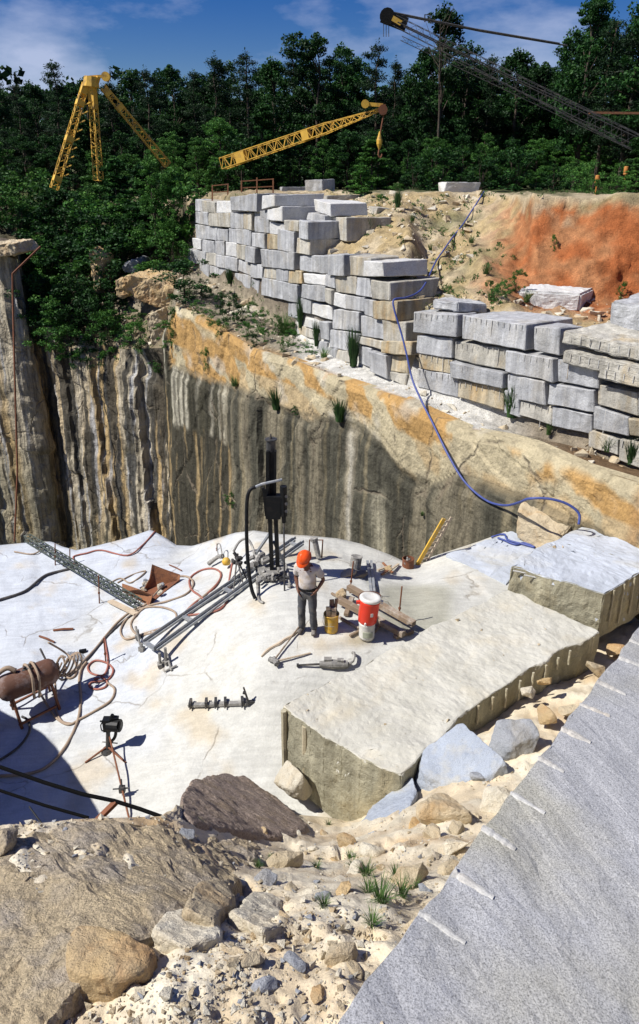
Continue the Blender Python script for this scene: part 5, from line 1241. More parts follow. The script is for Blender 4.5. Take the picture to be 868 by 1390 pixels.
WD = [(695, 566, 19.9, 54, 0, 'dense dark green upright weed before the nearer wall'), (461, 572, 24.6, 38, 0, 'spiky dark green weed on the seam of the cliff face, right one'), (376, 556, 28.3, 38, 0, 'spiky dark green weed on the seam of the cliff face, left one'), (480, 497, 26.3, 62, 0, 'tall dark weed against the rear wall near its right end', .6),
      (857, 630, 16.4, 42, 0, 'spiky weed before the wall at the right edge'), (825, 612, 17.2, 34, 2, 'thin grassy weed before the foot of the nearer wall, left of the spiky one'), (320, 524, 32.4, 26, 2, 'grassy weed on the orange rock below the rear wall'), (312, 385, 38.0, 26, 0, 'dark weed against the lower left of the rear wall', .8),
      (540, 282, 33, 30, 0, 'upright weed on the sandy bank right of the half buried blocks', .8), (430, 470, 29, 42, 0, 'tall weed at the foot of the rear wall beside the dark gap', .5), (408, 445, 31.0, 50, 0, 'narrow dark weed growing up the rear wall', .4), (386, 452, 31.6, 40, 2, 'grass clump at the rear wall foot among the weeds'), (440, 486, 27.9, 22, 2, 'low grass at the left end of the white dust strip'),
      (500, 312, 31, 26, 3, 'light green weed beside the small half buried blocks'), (667, 408, 24.6, 26, 2, 'grass clump on the bank left of the wide pale block'), (715, 410, 22.0, 24, 2, 'grass clump against the left end of the wide pale block'), (745, 590, 18.4, 30, 2, 'thin grass before the lower blocks of the nearer wall', .6), (573, 700, 19, 10, 2, 'little tuft on the dark cliff above the yellow ladder'),
      (655, 268, 33, 14, 2, 'grass at the top of the blue hose'), (560, 300, 32, 16, 3, 'small weed on the upper sandy bank'), (585, 340, 28, 16, 3, 'small weed low on the sandy bank left of the blue hose'), (640, 330, 27.5, 18, 2, 'sparse weed where the sand meets the orange clay'), (660, 372, 25.5, 22, 3, 'weed patch at the lower edge of the orange clay')]
for w_ in WD:
    weed(*w_[:6], wd=(w_[6] if len(w_) > 6 else 1.0) * (1.1))
# grass blades among the near stones
GW = [(518, 1222, .20), (545, 1215, .16), (500, 1212, .14), (475, 1165, .12), (430, 1178, .10), (372, 1172, .10), (498, 1188, .16), (538, 1195, .14), (505, 1255, .12), (366, 1170, .08), (446, 1120, .10), (270, 1120, .08), (480, 1178, .12), (560, 1205, .12), (440, 1230, .10), (350, 1178, .09)]
for i, (px, py, h_) in enumerate(GW):
    c = on(px, py, (rubb,)); weed(px, py, 0, h_ * 1.15, 2 + i % 2, 'small green grass tuft among the near stones, %s from the left' % ORDN(sorted(GW).index(GW[i])), 1.3, real=c, group='grass tufts among the near stones')
# sparse ground growth on the bank and the broken ground: countless
blobs = []
rr = random.Random(5)
for _ in range(520):
    k = rr.random()
    if k < .4: px, py = rr.uniform(480, 700), rr.uniform(265, 420)
    elif k < .8: px, py = rr.uniform(150, 420), rr.uniform(350, 480)
    else: px, py = rr.uniform(100, 868), rr.uniform(255, 268)
    h_ = hit(px, py, (groundb,))
    if h_ is None or noise.noise(h_[0] * .35) < -.02: continue
    s = rr.uniform(.06, .24); blobs.append((tuple(h_[0] + Vector((0, 0, s * .4))), (s, s, s * .7), 16, .10))
me = leaf_mesh('ground_cover', blobs, MATS['weed_leaf'], 9, .5, 2.5)
o = bpy.data.objects.new('ground_cover', me); COL.objects.link(o); tag(o, 'patchy green ground growth over the bank and broken rock', 'ground cover', kind='stuff')
# far-off wood reading as one mass behind the trees
blobs = []
for i in range(2300):
    a = rr.uniform(-1.3, 1.3); y = rr.uniform(100, 125); x = y * a; z = rr.uniform(-1.5, 12) if i % 3 else rr.uniform(-1.5, 3); blobs.append(((x, y, z), (1.5, 1.5, 1.1), 26, .95))
me = leaf_mesh('distant_wood', blobs, MATS['pine_leaf'], 10, 0, 1.4)
o = bpy.data.objects.new('distant_wood', me); COL.objects.link(o); tag(o, 'dark mass of wood behind all the trees', 'wood', kind='stuff')
# ------------------------------------------------------------------ cranes beyond the quarry
def lattice(a, b_, w0, w1, nb, mat, name, parent, chord=.05, up=Vector((0, 0, 1)), wend=None, taper_in=.0):
    a, b_ = Vector(a), Vector(b_); m, l_ = frame_q(a, b_, up); X = m.col[0]; Z = m.col[2]
    bm = NB(); R_ = []
    for i in range(nb + 1):
        f = i / nb; w = w0 + (w1 - w0) * f
        if taper_in and f > 1 - taper_in: w = w1 + (.12 - w1) * (f - 1 + taper_in) / taper_in
        p = a.lerp(b_, f); R_.append([p + X * sx * w / 2 + Z * sz * w / 2 for sx, sz in ((-1, -1), (1, -1), (1, 1), (-1, 1))])
    for i in range(nb):
        for k in range(4):
            bar(bm, R_[i][k], R_[i + 1][k], chord, up=X)
            j = (k + 1) % 4
            if i % 2 == 0: bar(bm, R_[i][k], R_[i + 1][j], chord * .6, up=X + Z)
            else: bar(bm, R_[i][j], R_[i + 1][k], chord * .6, up=X + Z)
            if i % 3 == 0: bar(bm, R_[i][k], R_[i][j], chord * .6, up=b_ - a)
    return obj(name, bm, mat, parent)
def part(name, mat, parent, *fs, smooth=False):
    bm = NB()
    for f in fs: f(bm)
    return obj(name, bm, mat, parent, smooth=smooth)
yC = 50.0
top = Py(124, 106, yC)
t = empty('derrick', Vector((top.x, top.y, -1.6)), 'yellow three-legged lattice crane mast above the bushes on the left', 'crane')
lf = [(Py(117, 113, yC), Py(74, 256, yC - 1.5)), (Py(125, 113, yC), Py(134, 245, yC - .3)), (Py(140, 118, yC), Py(228, 224, yC + 1.5))]
for i, (a, b_) in enumerate(lf):
    lg = lattice(b_, a, .42, .34, 17, yel, 'leg', t, .045)
    part('gusset_panel', yel, lg, lambda bm: bar(bm, a.lerp(b_, .02), a.lerp(b_, .10 + .16 * (i == 1)), .38, .36))
    if i == 0:
        for k, f in enumerate((.16, .5, .88)): part('gusset_panel', yel, lg, lambda bm: bar(bm, a.lerp(b_, f), a.lerp(b_, f + .05), .46, .44))
        for k in range(9):
            q = a.lerp(b_, .2 + .085 * k) + Vector((.35, 0, 0)); part('step_bracket', yel, lg, lambda bm: bar(bm, q, q + Vector((.35, -.1, .12)), .06))
    if i == 2: part('gusset_panel', yel, lg, lambda bm: bar(bm, a.lerp(b_, .22), a.lerp(b_, .28), .46, .44))
part('head_casting', yel, t, lambda bm: cyl(bm, Py(124, 104, yC), Py(124, 118, yC), .42, .5, 10), lambda bm: bar(bm, Py(120, 105, yC), Py(148, 103, yC), .18, .16))
part('sheave', yel, t, lambda bm: cyl(bm, Py(144, 104, yC) + Vector((0, -.12, 0)), Py(144, 104, yC) + Vector((0, .12, 0)), .26, .26, 14), lambda bm: cyl(bm, Py(134, 104, yC), Py(131, 116, yC), .14, .12, 8))
part('guy_cable', blackst, t, lambda bm: tube(bm, [Py(146, 104, yC), Py(175, 107, yC + 4), Py(230, 113, yC + 10)], .02, 5))

y2 = 52.0
a2, b2 = Py(303, 222, y2 + 2), Py(519, 148, y2 - 2)
t = empty('lattice_boom', Vector((a2.x, a2.y, -1.6)), 'yellow lattice crane boom rising to the right across the dark wood, with a hook', 'crane')
lattice(a2, b2, .68, .50, 34, yel, 'boom', t, .05, taper_in=.3)
part('gusset_panel', yel, t, lambda bm: bar(bm, a2.lerp(b2, .53), a2.lerp(b2, .57), .62, .62)); part('gusset_panel', yel, t, lambda bm: bar(bm, a2.lerp(b2, .10), a2.lerp(b2, .16), .70, .70))
part('head_sheave', rust, t, lambda bm: cyl(bm, Py(520, 149, y2 - 2.2), Py(520, 149, y2 - 1.8), .28, .28, 16), lambda bm: bar(bm, Py(520, 142, y2 - 2), Py(521, 156, y2 - 2), .35, .3))
part('jib_arm', yel, t, lambda bm: bar(bm, Py(520, 143, y2 - 2), Py(494, 141, y2 - 2), .16, .2), lambda bm: cyl(bm, Py(496, 141, y2 - 2.15), Py(496, 141, y2 - 1.85), .24, .24, 12))
hk = part('hook_block', yel, t, lambda bm: lathe(bm, Py(515, 205, y2 - 2), [(.02, 0), (.06, .12), (.17, .4), (.18, .6), (.10, .85), (.03, 1.1)], 10))
part('hoist_rope', rust, t, lambda bm: tube(bm, [Py(521, 156, y2 - 2), Py(518, 172, y2 - 2), Py(516, 186, y2 - 2)], .05, 6)); part('hook', rust, hk, lambda bm: tube(bm, [Py(515, 203, y2 - 2), Py(514, 210, y2 - 2), Py(517, 214, y2 - 2), Py(519, 209, y2 - 2)], .06, 6, 4))

y3 = 48.0
a3, b3 = Py(905, 214, y3 - 4), Py(528, 24, y3)
t = empty('lattice_boom', Vector((a3.x, a3.y, -1.6)), 'dark steel lattice crane boom rising to the upper left at the top right', 'crane')
lattice(a3, b3, .80, .50, 34, darkst, 'boom', t, .022)
lattice(Py(860, 200, y3 - 2), Py(545, 52, y3 + 1), .30, .22, 34, darkst, 'lower_boom', t, .016)
part('boom_head', blackst, t, lambda bm: cyl(bm, Py(526, 22, y3 - .4), Py(526, 22, y3 + .4), .42, .42, 14), lambda bm: bar(bm, Py(519, 21, y3), Py(552, 34, y3), .55, .6))
part('name_plate', yelb, t, lambda bm: bar(bm, Py(533, 24.5, y3 - .42), Py(545, 31.5, y3 - .42), .03, .26))
for k, (x0, y0, x1, y1, yy) in enumerate([(530, 16, 760, 59, y3), (536, 19, 770, 62, y3 + .6), (540, 30, 872, 185, y3 - 1), (548, 36, 905, 205, y3 - 1)]):
    part('pendant_cable', darkst, t, lambda bm: tube(bm, [Py(x0, y0, yy), Py((x0 + x1) / 2, (y0 + y1) / 2 + 2, yy), Py(x1, y1, yy)], .045 if k < 2 else .035, 5))
for k in range(3): part('hoist_rope', darkst, t, lambda bm: tube(bm, [Py(521 + 3.5 * k, 24, y3), Py(521 + 3.5 * k, 50, y3)], .018, 4))
part('outrigger_bar', rustlt, t, lambda bm: bar(bm, Py(800, 153, y3), Py(900, 154, y3), .12))
part('walkway_hoop', darkst, t, lambda bm: tube(bm, [Py(577, 30, y3), Py(577, 20, y3), Py(584, 20, y3), Py(585, 32, y3)], .04, 5))
for px, py, y, nm in ((811, 241, 34, 'orange drum raised on a post in the growth at the right of the plateau edge'), (850, 229, 34, 'small orange marker post among the bushes near the right edge')):
    b0 = Py(px, py + 4, y); bm = NB(); cyl(bm, b0 - Vector((0, 0, .9)), b0 - Vector((0, 0, .1)), .03, .03, 8); lathe(bm, b0 - Vector((0, 0, .12)), [(.09, 0), (.10, .03), (.09, .08), (.10, .2), (.09, .3), (.08, .33)], 14); tag(obj('marker_drum', bm, orangep), nm, 'drum')
# a bare dead tree at the skyline
b0 = Py(592, 262, 60); b0.z = -1.4
bm = NB(); tp_ = Py(598, 26, 60); tube(bm, [b0, b0.lerp(tp_, .5) + Vector((.1, 0, 0)), tp_], [.14, .08, .02], 6)
for k in range(16):
    q = b0.lerp(tp_, .6 + .39 * k / 16); a = U(0, 6.2); l_ = U(.5, 1.5); tube(bm, [q, q + Vector((math.cos(a) * l_ * .5, math.sin(a) * l_ * .5, l_ * .6)), q + Vector((math.cos(a) * l_ * .8, math.sin(a) * l_ * .8, l_ * 1.3))], [.03, .02, .008], 4)
tag(obj('dead_tree', bm, MATS['bark']), 'bare dead tree standing up against the sky under the dark boom', 'tree')

# rusty rails on top of the rear wall
t = empty('guard_rail', drop(Py(330, 264, 41.5), (groundb,)), 'rusty pipe guard rail on top of the left end of the rear wall', 'railing')
for px, y0, y1 in ((288.5, 251, 273), (309.6, 249, 271), (328, 245, 268), (349, 241, 264), (371, 242, 264)):
    part('post', rustlt, t, lambda bm: bar(bm, Py(px, y0, 41), Py(px, y1, 41), .07))
for x0, y0, x1, y1 in ((288.5, 252, 309.6, 250), (288.5, 261, 309.6, 260), (328, 246, 371, 243), (328, 255, 371, 253)):
    part('rail', rustlt, t, lambda bm: bar(bm, Py(x0, y0, 41), Py(x1, y1, 41), .05))
# pipe down the left cliff
bm = NB(); tube(bm, [Py(55, 335, 43), Py(17, 372, 40.4), Py(17.5, 400, 40.4), Py(20, 500, 39.2), Py(24, 640, 38.2), Py(20, 735, 37.2)], .055, 6)
tag(obj('pipe', bm, rust), 'thin rusty pipe running down the cliff at the left edge', 'pipe')

# ------------------------------------------------------------------ blue air hose
def hose(name, pts, r, mat, label, group=None, n=6, cat='hose'):
    bm = NB(); tube(bm, pts, r, 8, n); return tag(obj(name, bm, mat, smooth=True), label, cat, group)
bp = [on(657, 264, (groundb,), .12), on(650, 276, (groundb,), .14), on(641, 290, (groundb,), .14), on(628, 310, (groundb,), .14), on(614, 328, (groundb,), .14), on(603, 344, (groundb,), .14), on(592, 360, (groundb,), .14)]
bp += [Py(577, 386, 24.6), Py(566, 398, 24.0), Py(551, 404, 23.4)]
for px, py, y in ((535, 407, 23.15), (536, 422, 23.0), (545, 452, 22.8), (552, 480, 22.5), (560, 515, 22.1), (572, 543, 21.4), (588, 575, 20.6), (610, 620, 19.6), (632, 655, 18.8), (660, 679, 18.0), (685, 686, 17.2), (705, 682, 16.2), (718, 677, 15.7), (745, 677, 15.5), (770, 684, 15.4), (786, 697, 15.3), (786, 712, 15.2)):
    bp.append(Py(px, py, y))
hose('air_hose', bp, .03, hoseblue, 'long blue hose running down the bank, over the walls and cliff to the ledge', n=8)
hose('air_hose', [on(px, py, None, .04) for px, py in ((667, 731), (684, 727), (690, 735), (712, 741), (726, 745), (712, 739), (700, 741), (684, 735), (676, 732))], .025, hoseblue, 'short blue hose doubled over on the low bluish rock step')

# ------------------------------------------------------------------ the drilling rig
fb = on(371, 781)
yM = fb.y
t = empty('rock_drill_rig', fb, 'tall black drilling mast standing on the ledge left of the man', 'drill rig')
Q = lambda px, py, dy=0.0: Py(px, py, yM + dy)
for px in (367.0, 375.0):
    part('mast_rail', blackst, t, lambda bm: bar(bm, Q(px - .8, 690), Q(px + 3.0, 786), .085, .12, up=Vector((0, 1, 0))))
part('mast', blackst, t, lambda bm: bar(bm, Q(368.5, 612), Q(368, 702), .21, .20, up=Vector((0, 1, 0))), lambda bm: bar(bm, Q(364, 612, -.12), Q(364.5, 702, -.12), .05, .08, up=Vector((0, 1, 0))), lambda bm: bar(bm, Q(374, 612, -.12), Q(373.5, 702, -.12), .05, .08, up=Vector((0, 1, 0))))
part('mast_cap', darkst, t, lambda bm: cyl(bm, Q(368, 613), Q(368, 597), .10, .10, 12), lambda bm: cyl(bm, Q(368, 597), Q(368, 595.5), .13, .13, 12), lambda bm: cyl(bm, Q(367.7, 595), Q(367.7, 589), .03, .015, 8))
part('carriage', blackst, t, lambda bm: bar(bm, Q(372, 672, -.15), Q(372, 702, -.15), .30, .22, up=Vector((0, 1, 0))), lambda bm: bar(bm, Q(360, 664, -.05), Q(363, 700, -.05), .06, .1), lambda bm: bar(bm, Q(357, 662, -.05), Q(364, 690, -.05), .05, .05))
dr = part('drill_head', blackst, t, lambda bm: cyl(bm, Q(385, 660, -.2), Q(385.5, 700, -.2), .075, .075, 12), lambda bm: cyl(bm, Q(385.5, 696, -.2), Q(385.7, 709, -.2), .055, .045, 12), lambda bm: bar(bm, Q(376, 682, -.18), Q(386, 682, -.2), .12, .25), lambda bm: bar(bm, Q(376, 695, -.18), Q(386, 694, -.2), .10, .1))
for py in (674, 684, 694): part('bolt', darkst, dr, lambda bm: cyl(bm, Q(389, py, -.28), Q(389, py, -.14), .035, .035, 8))
part('drill_steel', darkst, t, lambda bm: cyl(bm, Q(385.6, 706, -.2), on(386.5, 803, None, -.1), .018, .018, 8))
part('top_pipe', greyst, t, lambda bm: tube(bm, [Q(383, 651, -.15), Q(372, 653.5, -.2), Q(356, 657, -.22), Q(347, 661, -.25)], .030, 8))
hp = on(347, 815, None, .04)
part('supply_hose', blackst, t, lambda bm: tube(bm, [Q(347, 661, -.25), Q(340, 665, -.28), Q(336, 677, -.32), Q(335, 705, -.4), Q(335.5, 740, -.5), Q(338, 775, -.65), Q(342, 800, (hp.y - yM) * .9), hp], .04, 8, 6), smooth=True)
part('brace', greyst, t, lambda bm: bar(bm, Q(366, 725, .05), on(345, 757, None, .03), .05))
part('brace', greyst, t, lambda bm: bar(bm, Q(372, 735, .05), on(388, 772, None, .05), .05))
part('base_plate', dustst, t, lambda bm: box(bm, fb + Vector((0, 0, .10)), (.55, .42, .12), Euler((0, 0, .5))), lambda bm: box(bm, fb + Vector((.22, -.1, .16)), (.22, .3, .16), Euler((0, 0, .3))))
def cluster(parent, c, s, seed, mat):
    rr = random.Random(seed); bm = NB()
    for k in range(9):
        p_ = c + Vector((rr.uniform(-1, 1) * s, rr.uniform(-1, 1) * s, rr.uniform(.1, 1) * s)); q = p_ + Vector((rr.uniform(-1, 1), rr.uniform(-1, 1), rr.uniform(-.6, .6))).normalized() * s * rr.uniform(.4, .9)
        cyl(bm, p_, q, s * rr.uniform(.12, .3), s * rr.uniform(.1, .26), 8)
    for k in range(4):
        p_ = c + Vector((rr.uniform(-.7, .7) * s, rr.uniform(-.7, .7) * s, rr.uniform(.2, .9) * s)); box(bm, p_, (s * .5, s * .4, s * .35), Euler((rr.random(), rr.random(), rr.random())))
    return obj('valve_assembly', bm, mat, parent)
cluster(t, on(352, 778, None, .12), .26, 3, dustst); cluster(t, on(362, 790, None, .05), .18, 4, dustst); cluster(t, on(382, 790, None, .05), .14, 6, darkst)
part('foot_screw', dustst, t, lambda bm: cyl(bm, on(389, 782, None, .3), on(394, 796, None, .0), .022, .022, 6), lambda bm: cyl(bm, on(394, 796, None, .03), on(394, 797, None, .0) - Vector((0, 0, .01)), .06, .06, 8))
part('coiled_line', dustst, t, lambda bm: tube(bm, [on(px, py, None, h_) for px, py, h_ in ((318, 764, .3), (326, 757, .42), (337, 755, .45), (345, 762, .3), (349, 780, .1), (350, 800, .04), (352, 816, .03), (358, 820, .03))], .03, 7, 5), smooth=True)
# the smaller drill beside it
c0 = on(323, 780, None, .42)
t = empty('hand_drill_rig', on(323, 782), 'low cluster of dusty drill parts on two thin legs, left of the black mast', 'drill')
cluster(t, c0 - Vector((0, 0, .12)), .19, 11, darkst)
part('leg', darkst, t, lambda bm: cyl(bm, c0, on(317, 803), .018)); part('leg', darkst, t, lambda bm: cyl(bm, c0, on(331, 796), .018)); part('leg', darkst, t, lambda bm: cyl(bm, c0, on(335, 786), .018))
part('air_hose_end', dustst, t, lambda bm: tube(bm, [on(284, 771, None, .12), on(296, 766, None, .2), on(303, 765, None, .2)], [.06, .05, .06], 8, 3)); part('lubricator', yelb, t, lambda bm: lathe(bm, on(308, 772, None, .1), [(.02, 0), (.09, .03), (.11, .1), (.07, .17), (.02, .19)], 12), smooth=True)
part('loop_line', dustst, t, lambda bm: tube(bm, [on(303, 766, None, .2), on(300, 756, None, .35), on(296, 757, None, .35), on(297, 764, None, .2)], .015, 6, 4))

# the quarry bar: two long steel channels lying over the dome
def clear_line(a, b_, clr):
    a, b_ = Vector(a), Vector(b_); need = 0
    for i in range(1, 30):
        p_ = a.lerp(b_, i / 30); g_ = drop(p_); need = max(need, g_.z + clr - p_.z)
    return a + Vector((0, 0, need)), b_ + Vector((0, 0, need))
ra, rb_ = clear_line(on(199, 889, None, .10), on(400, 750, None, .12), .06)
sc_, sd2 = clear_line(on(214, 902, None, .10), on(411, 758, None, .12), .06)
t = empty('quarry_bar', drop(ra), 'pair of long parallel steel channels lying across the dome below the black mast', 'steel bar')
for a, b_ in ((ra, rb_), (sc_, sd2)):
    part('channel', greyst, t, lambda bm: bar(bm, a, b_, .10, .05), lambda bm: bar(bm, a + Vector((.035, .03, .045)), b_ + Vector((.035, .03, .045)), .015, .07), lambda bm: bar(bm, a - Vector((.035, .03, -.045)), b_ - Vector((.035, .03, -.045)), .015, .07))
for f in (.0, .235, .50, .97): part('cross_tie', greyst, t, lambda bm: bar(bm, ra.lerp(rb_, f), sc_.lerp(sd2, f), .09, .05))
for (px, py, s) in ((193, 884, 4), (188, 868, 5), (218, 906, 7), (226, 902, 8)):
    part('end_clamp', dustst, t, lambda bm: cyl(bm, on(px, py, None, .02), on(px + .5, py, None, .05 * s), .03, .03, 8), lambda bm: box(bm, on(px, py, None, .06), (.12, .09, .10), Euler((.2, .1, s * .7))))
part('end_clamp', dustst, t, lambda bm: cyl(bm, on(227, 893, None, .1), on(233, 912, None, .04), .025, .025, 8), lambda bm: cyl(bm, on(240, 906, None, .05), on(224, 914, None, .05), .02, .02, 8))
part('end_clamp', dustst, t, lambda bm: cyl(bm, on(186, 866, None, .3), on(191, 878, None, .04), .025, .025, 8))
rails = []

# tripod drill and its rod
tb = on(147, 1020)
t = empty('tripod_drill', tb, 'small dark tripod drill standing alone on the lower ledge, casting a long shadow', 'drill')
hd = Py(147, 990, tb.y); ht = Py(150, 972, tb.y)
part('column', darkst, t, lambda bm: cyl(bm, tb + Vector((0, 0, .02)), hd, .045, .04, 10), lambda bm: cyl(bm, tb + Vector((0, 0, .0)), tb + Vector((0, 0, .07)), .13, .09, 10))
for px, py in ((116, 1036), (171, 1036), (150, 1010)):
    part('leg', rust, t, lambda bm: cyl(bm, tb + Vector((0, 0, .12)), on(px, py, None, .015), .02, .018, 7))
hb = part('motor_head', blackst, t, lambda bm: box(bm, Py(146, 983, tb.y), (.14, .14, .26)), lambda bm: cyl(bm, Py(148, 984, tb.y), Py(163, 985, tb.y - .05), .12, .12, 14), lambda bm: cyl(bm, Py(163, 985, tb.y - .05), Py(165, 985, tb.y - .05), .09, .06, 14), lambda bm: cyl(bm, Py(151, 977, tb.y), Py(153, 970, tb.y), .05, .03, 8), lambda bm: box(bm, Py(156, 975, tb.y), (.14, .1, .06), Euler((0, .3, .2))))
part('handle', blackst, hb, lambda bm: cyl(bm, Py(136, 979, tb.y), Py(146, 979, tb.y), .018, .018, 6)); part('cable_loop', blackst, hb, lambda bm: tube(bm, [Py(140, 979, tb.y), Py(137, 985, tb.y), Py(139, 992, tb.y), Py(143, 990, tb.y)], .012, 5, 4))
part('side_lever', dustst, t, lambda bm: cyl(bm, Py(139, 1007, tb.y), Py(160, 1009, tb.y), .012, .012, 6)); part('air_elbow', blackst, t, lambda bm: tube(bm, [Py(158, 991, tb.y), Py(156, 1001, tb.y), Py(149, 1009, tb.y)], .03, 8, 4))
t = empty('drill_rod', on(158, 1060), 'thin rusty rod with a clamp leaning from the tripod towards the camera', 'rod')
r0, r1 = Py(149, 1000, tb.y - .03), on(178, 1122, None, .03)
part('rod', rust, t, lambda bm: cyl(bm, r0, r1, .016, .018, 7))
cc = r0.lerp(r1, .62); part('clamp', darkst, t, lambda bm: box(bm, cc, (.10, .08, .12)), lambda bm: cyl(bm, cc + Vector((-.16, 0, 0)), cc + Vector((.12, .02, .01)), .014, .014, 6), lambda bm: cyl(bm, cc + Vector((0, 0, -.02)), cc + Vector((0, .02, .2)), .014, .014, 6))

# bar with clamps, jack hammer, sledge hammers
t = empty('clamp_bar', on(298, 957), 'short flat steel bar with clamps and one upright arm lying on the ledge', 'steel bar')
a, b_ = on(257, 960, None, .05), on(338, 957, None, .05)
part('bar', dustst, t, lambda bm: bar(bm, a, b_, .09, .05))
for f in (.03, .3, .46, .62, .9): part('clamp', darkst, t, lambda bm: box(bm, a.lerp(b_, f) + Vector((0, 0, .05)), (.05, .16, .10), Euler((0, 0, .2 * f))), lambda bm: cyl(bm, a.lerp(b_, f) + Vector((0, -.1, -.02)), a.lerp(b_, f) + Vector((0, .1, .06)), .016, .016, 6))
part('arm', darkst, t, lambda bm: cyl(bm, b_, Py(331, 933, b_.y + .02), .022, .016, 7), lambda bm: cyl(bm, Py(334, 941, b_.y), Py(330, 940, b_.y), .03, .03, 7), lambda bm: cyl(bm, b_ + Vector((-.05, 0, 0)), b_ + Vector((.10, .03, .0)), .05, .04, 8))
t = empty('jackhammer', on(440, 907), 'dusty jackhammer lying on its side below the wooden bucket', 'drill')
a, b_ = on(434, 907, None, .09), on(472, 907, None, .09)
part('body', dustst, t, lambda bm: cyl(bm, a, a.lerp(b_, .45), .055, .085, 12), lambda bm: cyl(bm, a.lerp(b_, .43), b_, .09, .07, 12), lambda bm: box(bm, a.lerp(b_, .3) + Vector((0, .03, .07)), (.14, .1, .08)), lambda bm: box(bm, a.lerp(b_, .75) + Vector((0, .0, .08)), (.12, .08, .06)))
part('drill_steel', darkst, t, lambda bm: cyl(bm, on(403, 906, None, .05), a, .018, .022, 8), lambda bm: cyl(bm, on(403, 906, None, .05), on(406, 906, None, .05), .035, .035, 8))
part('handle', dustst, t, lambda bm: tube(bm, [b_, b_ + Vector((.10, .04, .05)), b_ + Vector((.13, .16, .12)), b_ + Vector((.10, .22, .10))], .03, 7, 4))
for k, (x1, y1, h_, lab, m_) in enumerate(((410, 853, .12, 'sledgehammer with a grey handle reaching back to the man\'s boot', wood), (422, 888, .03, 'sledgehammer with a yellowish handle lying to the right', woodlt))):
    c = on(372 + k * 2, 901 + k, None, .07); e = on(x1, y1, None, h_)
    t = empty('sledgehammer', c - Vector((0, 0, .07)), lab, 'hammer')
    part('handle', m_, t, lambda bm: cyl(bm, c, e, .018, .016, 8))
    n_ = (e - c).cross(Vector((0, 0, 1))).normalized()
    part('head', dustst, t, lambda bm: cyl(bm, c - n_ * .10, c + n_ * .10, .048, .048, 8), lambda bm: cyl(bm, c - n_ * .11, c - n_ * .09, .03, .05, 8))

# ------------------------------------------------------------------ buckets, cooler, timber
c = on(450, 856)
t = empty('bucket', c, 'yellow bucket full of wooden boards and a grey rag, beside the man', 'bucket')
part('body', yelb, t, lambda bm: lathe(bm, c + Vector((0, 0, .005)), [(.02, 0), (.128, 0), (.132, .03), (.136, .15), (.142, .30), (.146, .36), (.155, .365), (.155, .385), (.140, .38), (.132, .12), (.02, .11)], 28), smooth=True)
for k, (dx, dy, w, h_, rx_) in enumerate(((-.055, -.08, .085, .50, .06), (.045, -.085, .09, .47, .03), (.0, .02, .09, .58, -.05), (.07, .04, .06, .60, .04))):
    part('board', woodlt if k < 2 else wood, t, lambda bm: box(bm, c + Vector((dx, dy, .10 + h_ / 2)), (w, .025, h_), Euler((rx_, .04 * (k - 1), .1 * k))))
bm = hull_rock(boulder_pts(c + Vector((.0, -.02, .47)), .13, .11, .09, 20, 5, 0, .2), .01, 2, .02, 12, 5, maxe=.02)
obj('rag', bm, paint('rag_cloth', (.10, .10, .085), .95, wear=(.2, .19, .15), wamt=.7, bumps=.5), t, smooth=True)
part('bail_handle', dustst, t, lambda bm: tube(bm, [c + Vector((-.15, 0, .36)), c + Vector((-.16, -.10, .24)), c + Vector((-.10, -.16, .20)), c + Vector((.05, -.17, .2))], .005, 5, 4))
c = on(498, 865)
t = empty('bucket', c, 'pale spattered bucket under the red water cooler', 'bucket')
part('body', whitep, t, lambda bm: lathe(bm, c + Vector((0, 0, .005)), [(.02, 0), (.148, 0), (.152, .05), (.150, .20), (.156, .24), (.154, .30), (.162, .32), (.160, .35), (.02, .352)], 28), smooth=True)
part('label_panel', paint('faded_label', (.45, .47, .36), .6), t, lambda bm: [cyl(bm, c + Vector((math.cos(a) * .153, math.sin(a) * .153, .08)), c + Vector((math.cos(a) * .153, math.sin(a) * .153, .20)), .012, .012, 6) for a in np.linspace(-2.1, -.9, 12)])
ax = Vector((.10, .03, 1)).normalized(); c2 = c + Vector((.0, 0, .36))
t = empty('water_cooler', c2, 'bright red round water cooler with a white lid standing on the pale bucket', 'cooler')
part('body', redp, t, lambda bm: lathe(bm, c2, [(.02, 0), (.165, 0), (.178, .02), (.182, .10), (.188, .12), (.190, .40), (.196, .43), (.200, .47), (.19, .475)], 36, ax), smooth=True)
part('lid', whitep, t, lambda bm: lathe(bm, c2 + ax * .475, [(.198, 0), (.207, .01), (.207, .045), (.195, .062), (.14, .066), (.12, .055), (.02, .055)], 36, ax), smooth=True)
q = c2 + ax * .06 + Vector((-.05, -.18, 0)); part('tap', whitep, t, lambda bm: cyl(bm, q, q + Vector((-.01, -.06, 0)), .022, .018, 10), lambda bm: cyl(bm, q + Vector((-.01, -.05, .03)), q + Vector((-.01, -.05, -.03)), .014, .012, 8))
q = c2 + ax * .24 + Vector((.05, -.182, 0)); part('badge', whitep, t, lambda bm: box(bm, q, (.05, .012, .07), Euler((0, 0, .25))))
for s in (-1, 1):
    q = c2 + ax * .42 + Vector((s * .195, 0, 0)); part('lug', whitep if s > 0 else redp, t, lambda bm: box(bm, q + Vector((s * .025, 0, 0)), (.07, .06, .05)))
part('bail_handle', paint('handle_brown', (.12, .05, .03), .6), t, lambda bm: tube(bm, [c2 + ax * .42 + Vector((-.2, 0, 0)), c2 + ax * .50 + Vector((-.19, .16, 0)), c2 + ax * .52 + Vector((0, .22, 0)), c2 + ax * .5 + Vector((.19, .15, 0)), c2 + ax * .42 + Vector((.2, 0, 0))], .012, 6, 5))
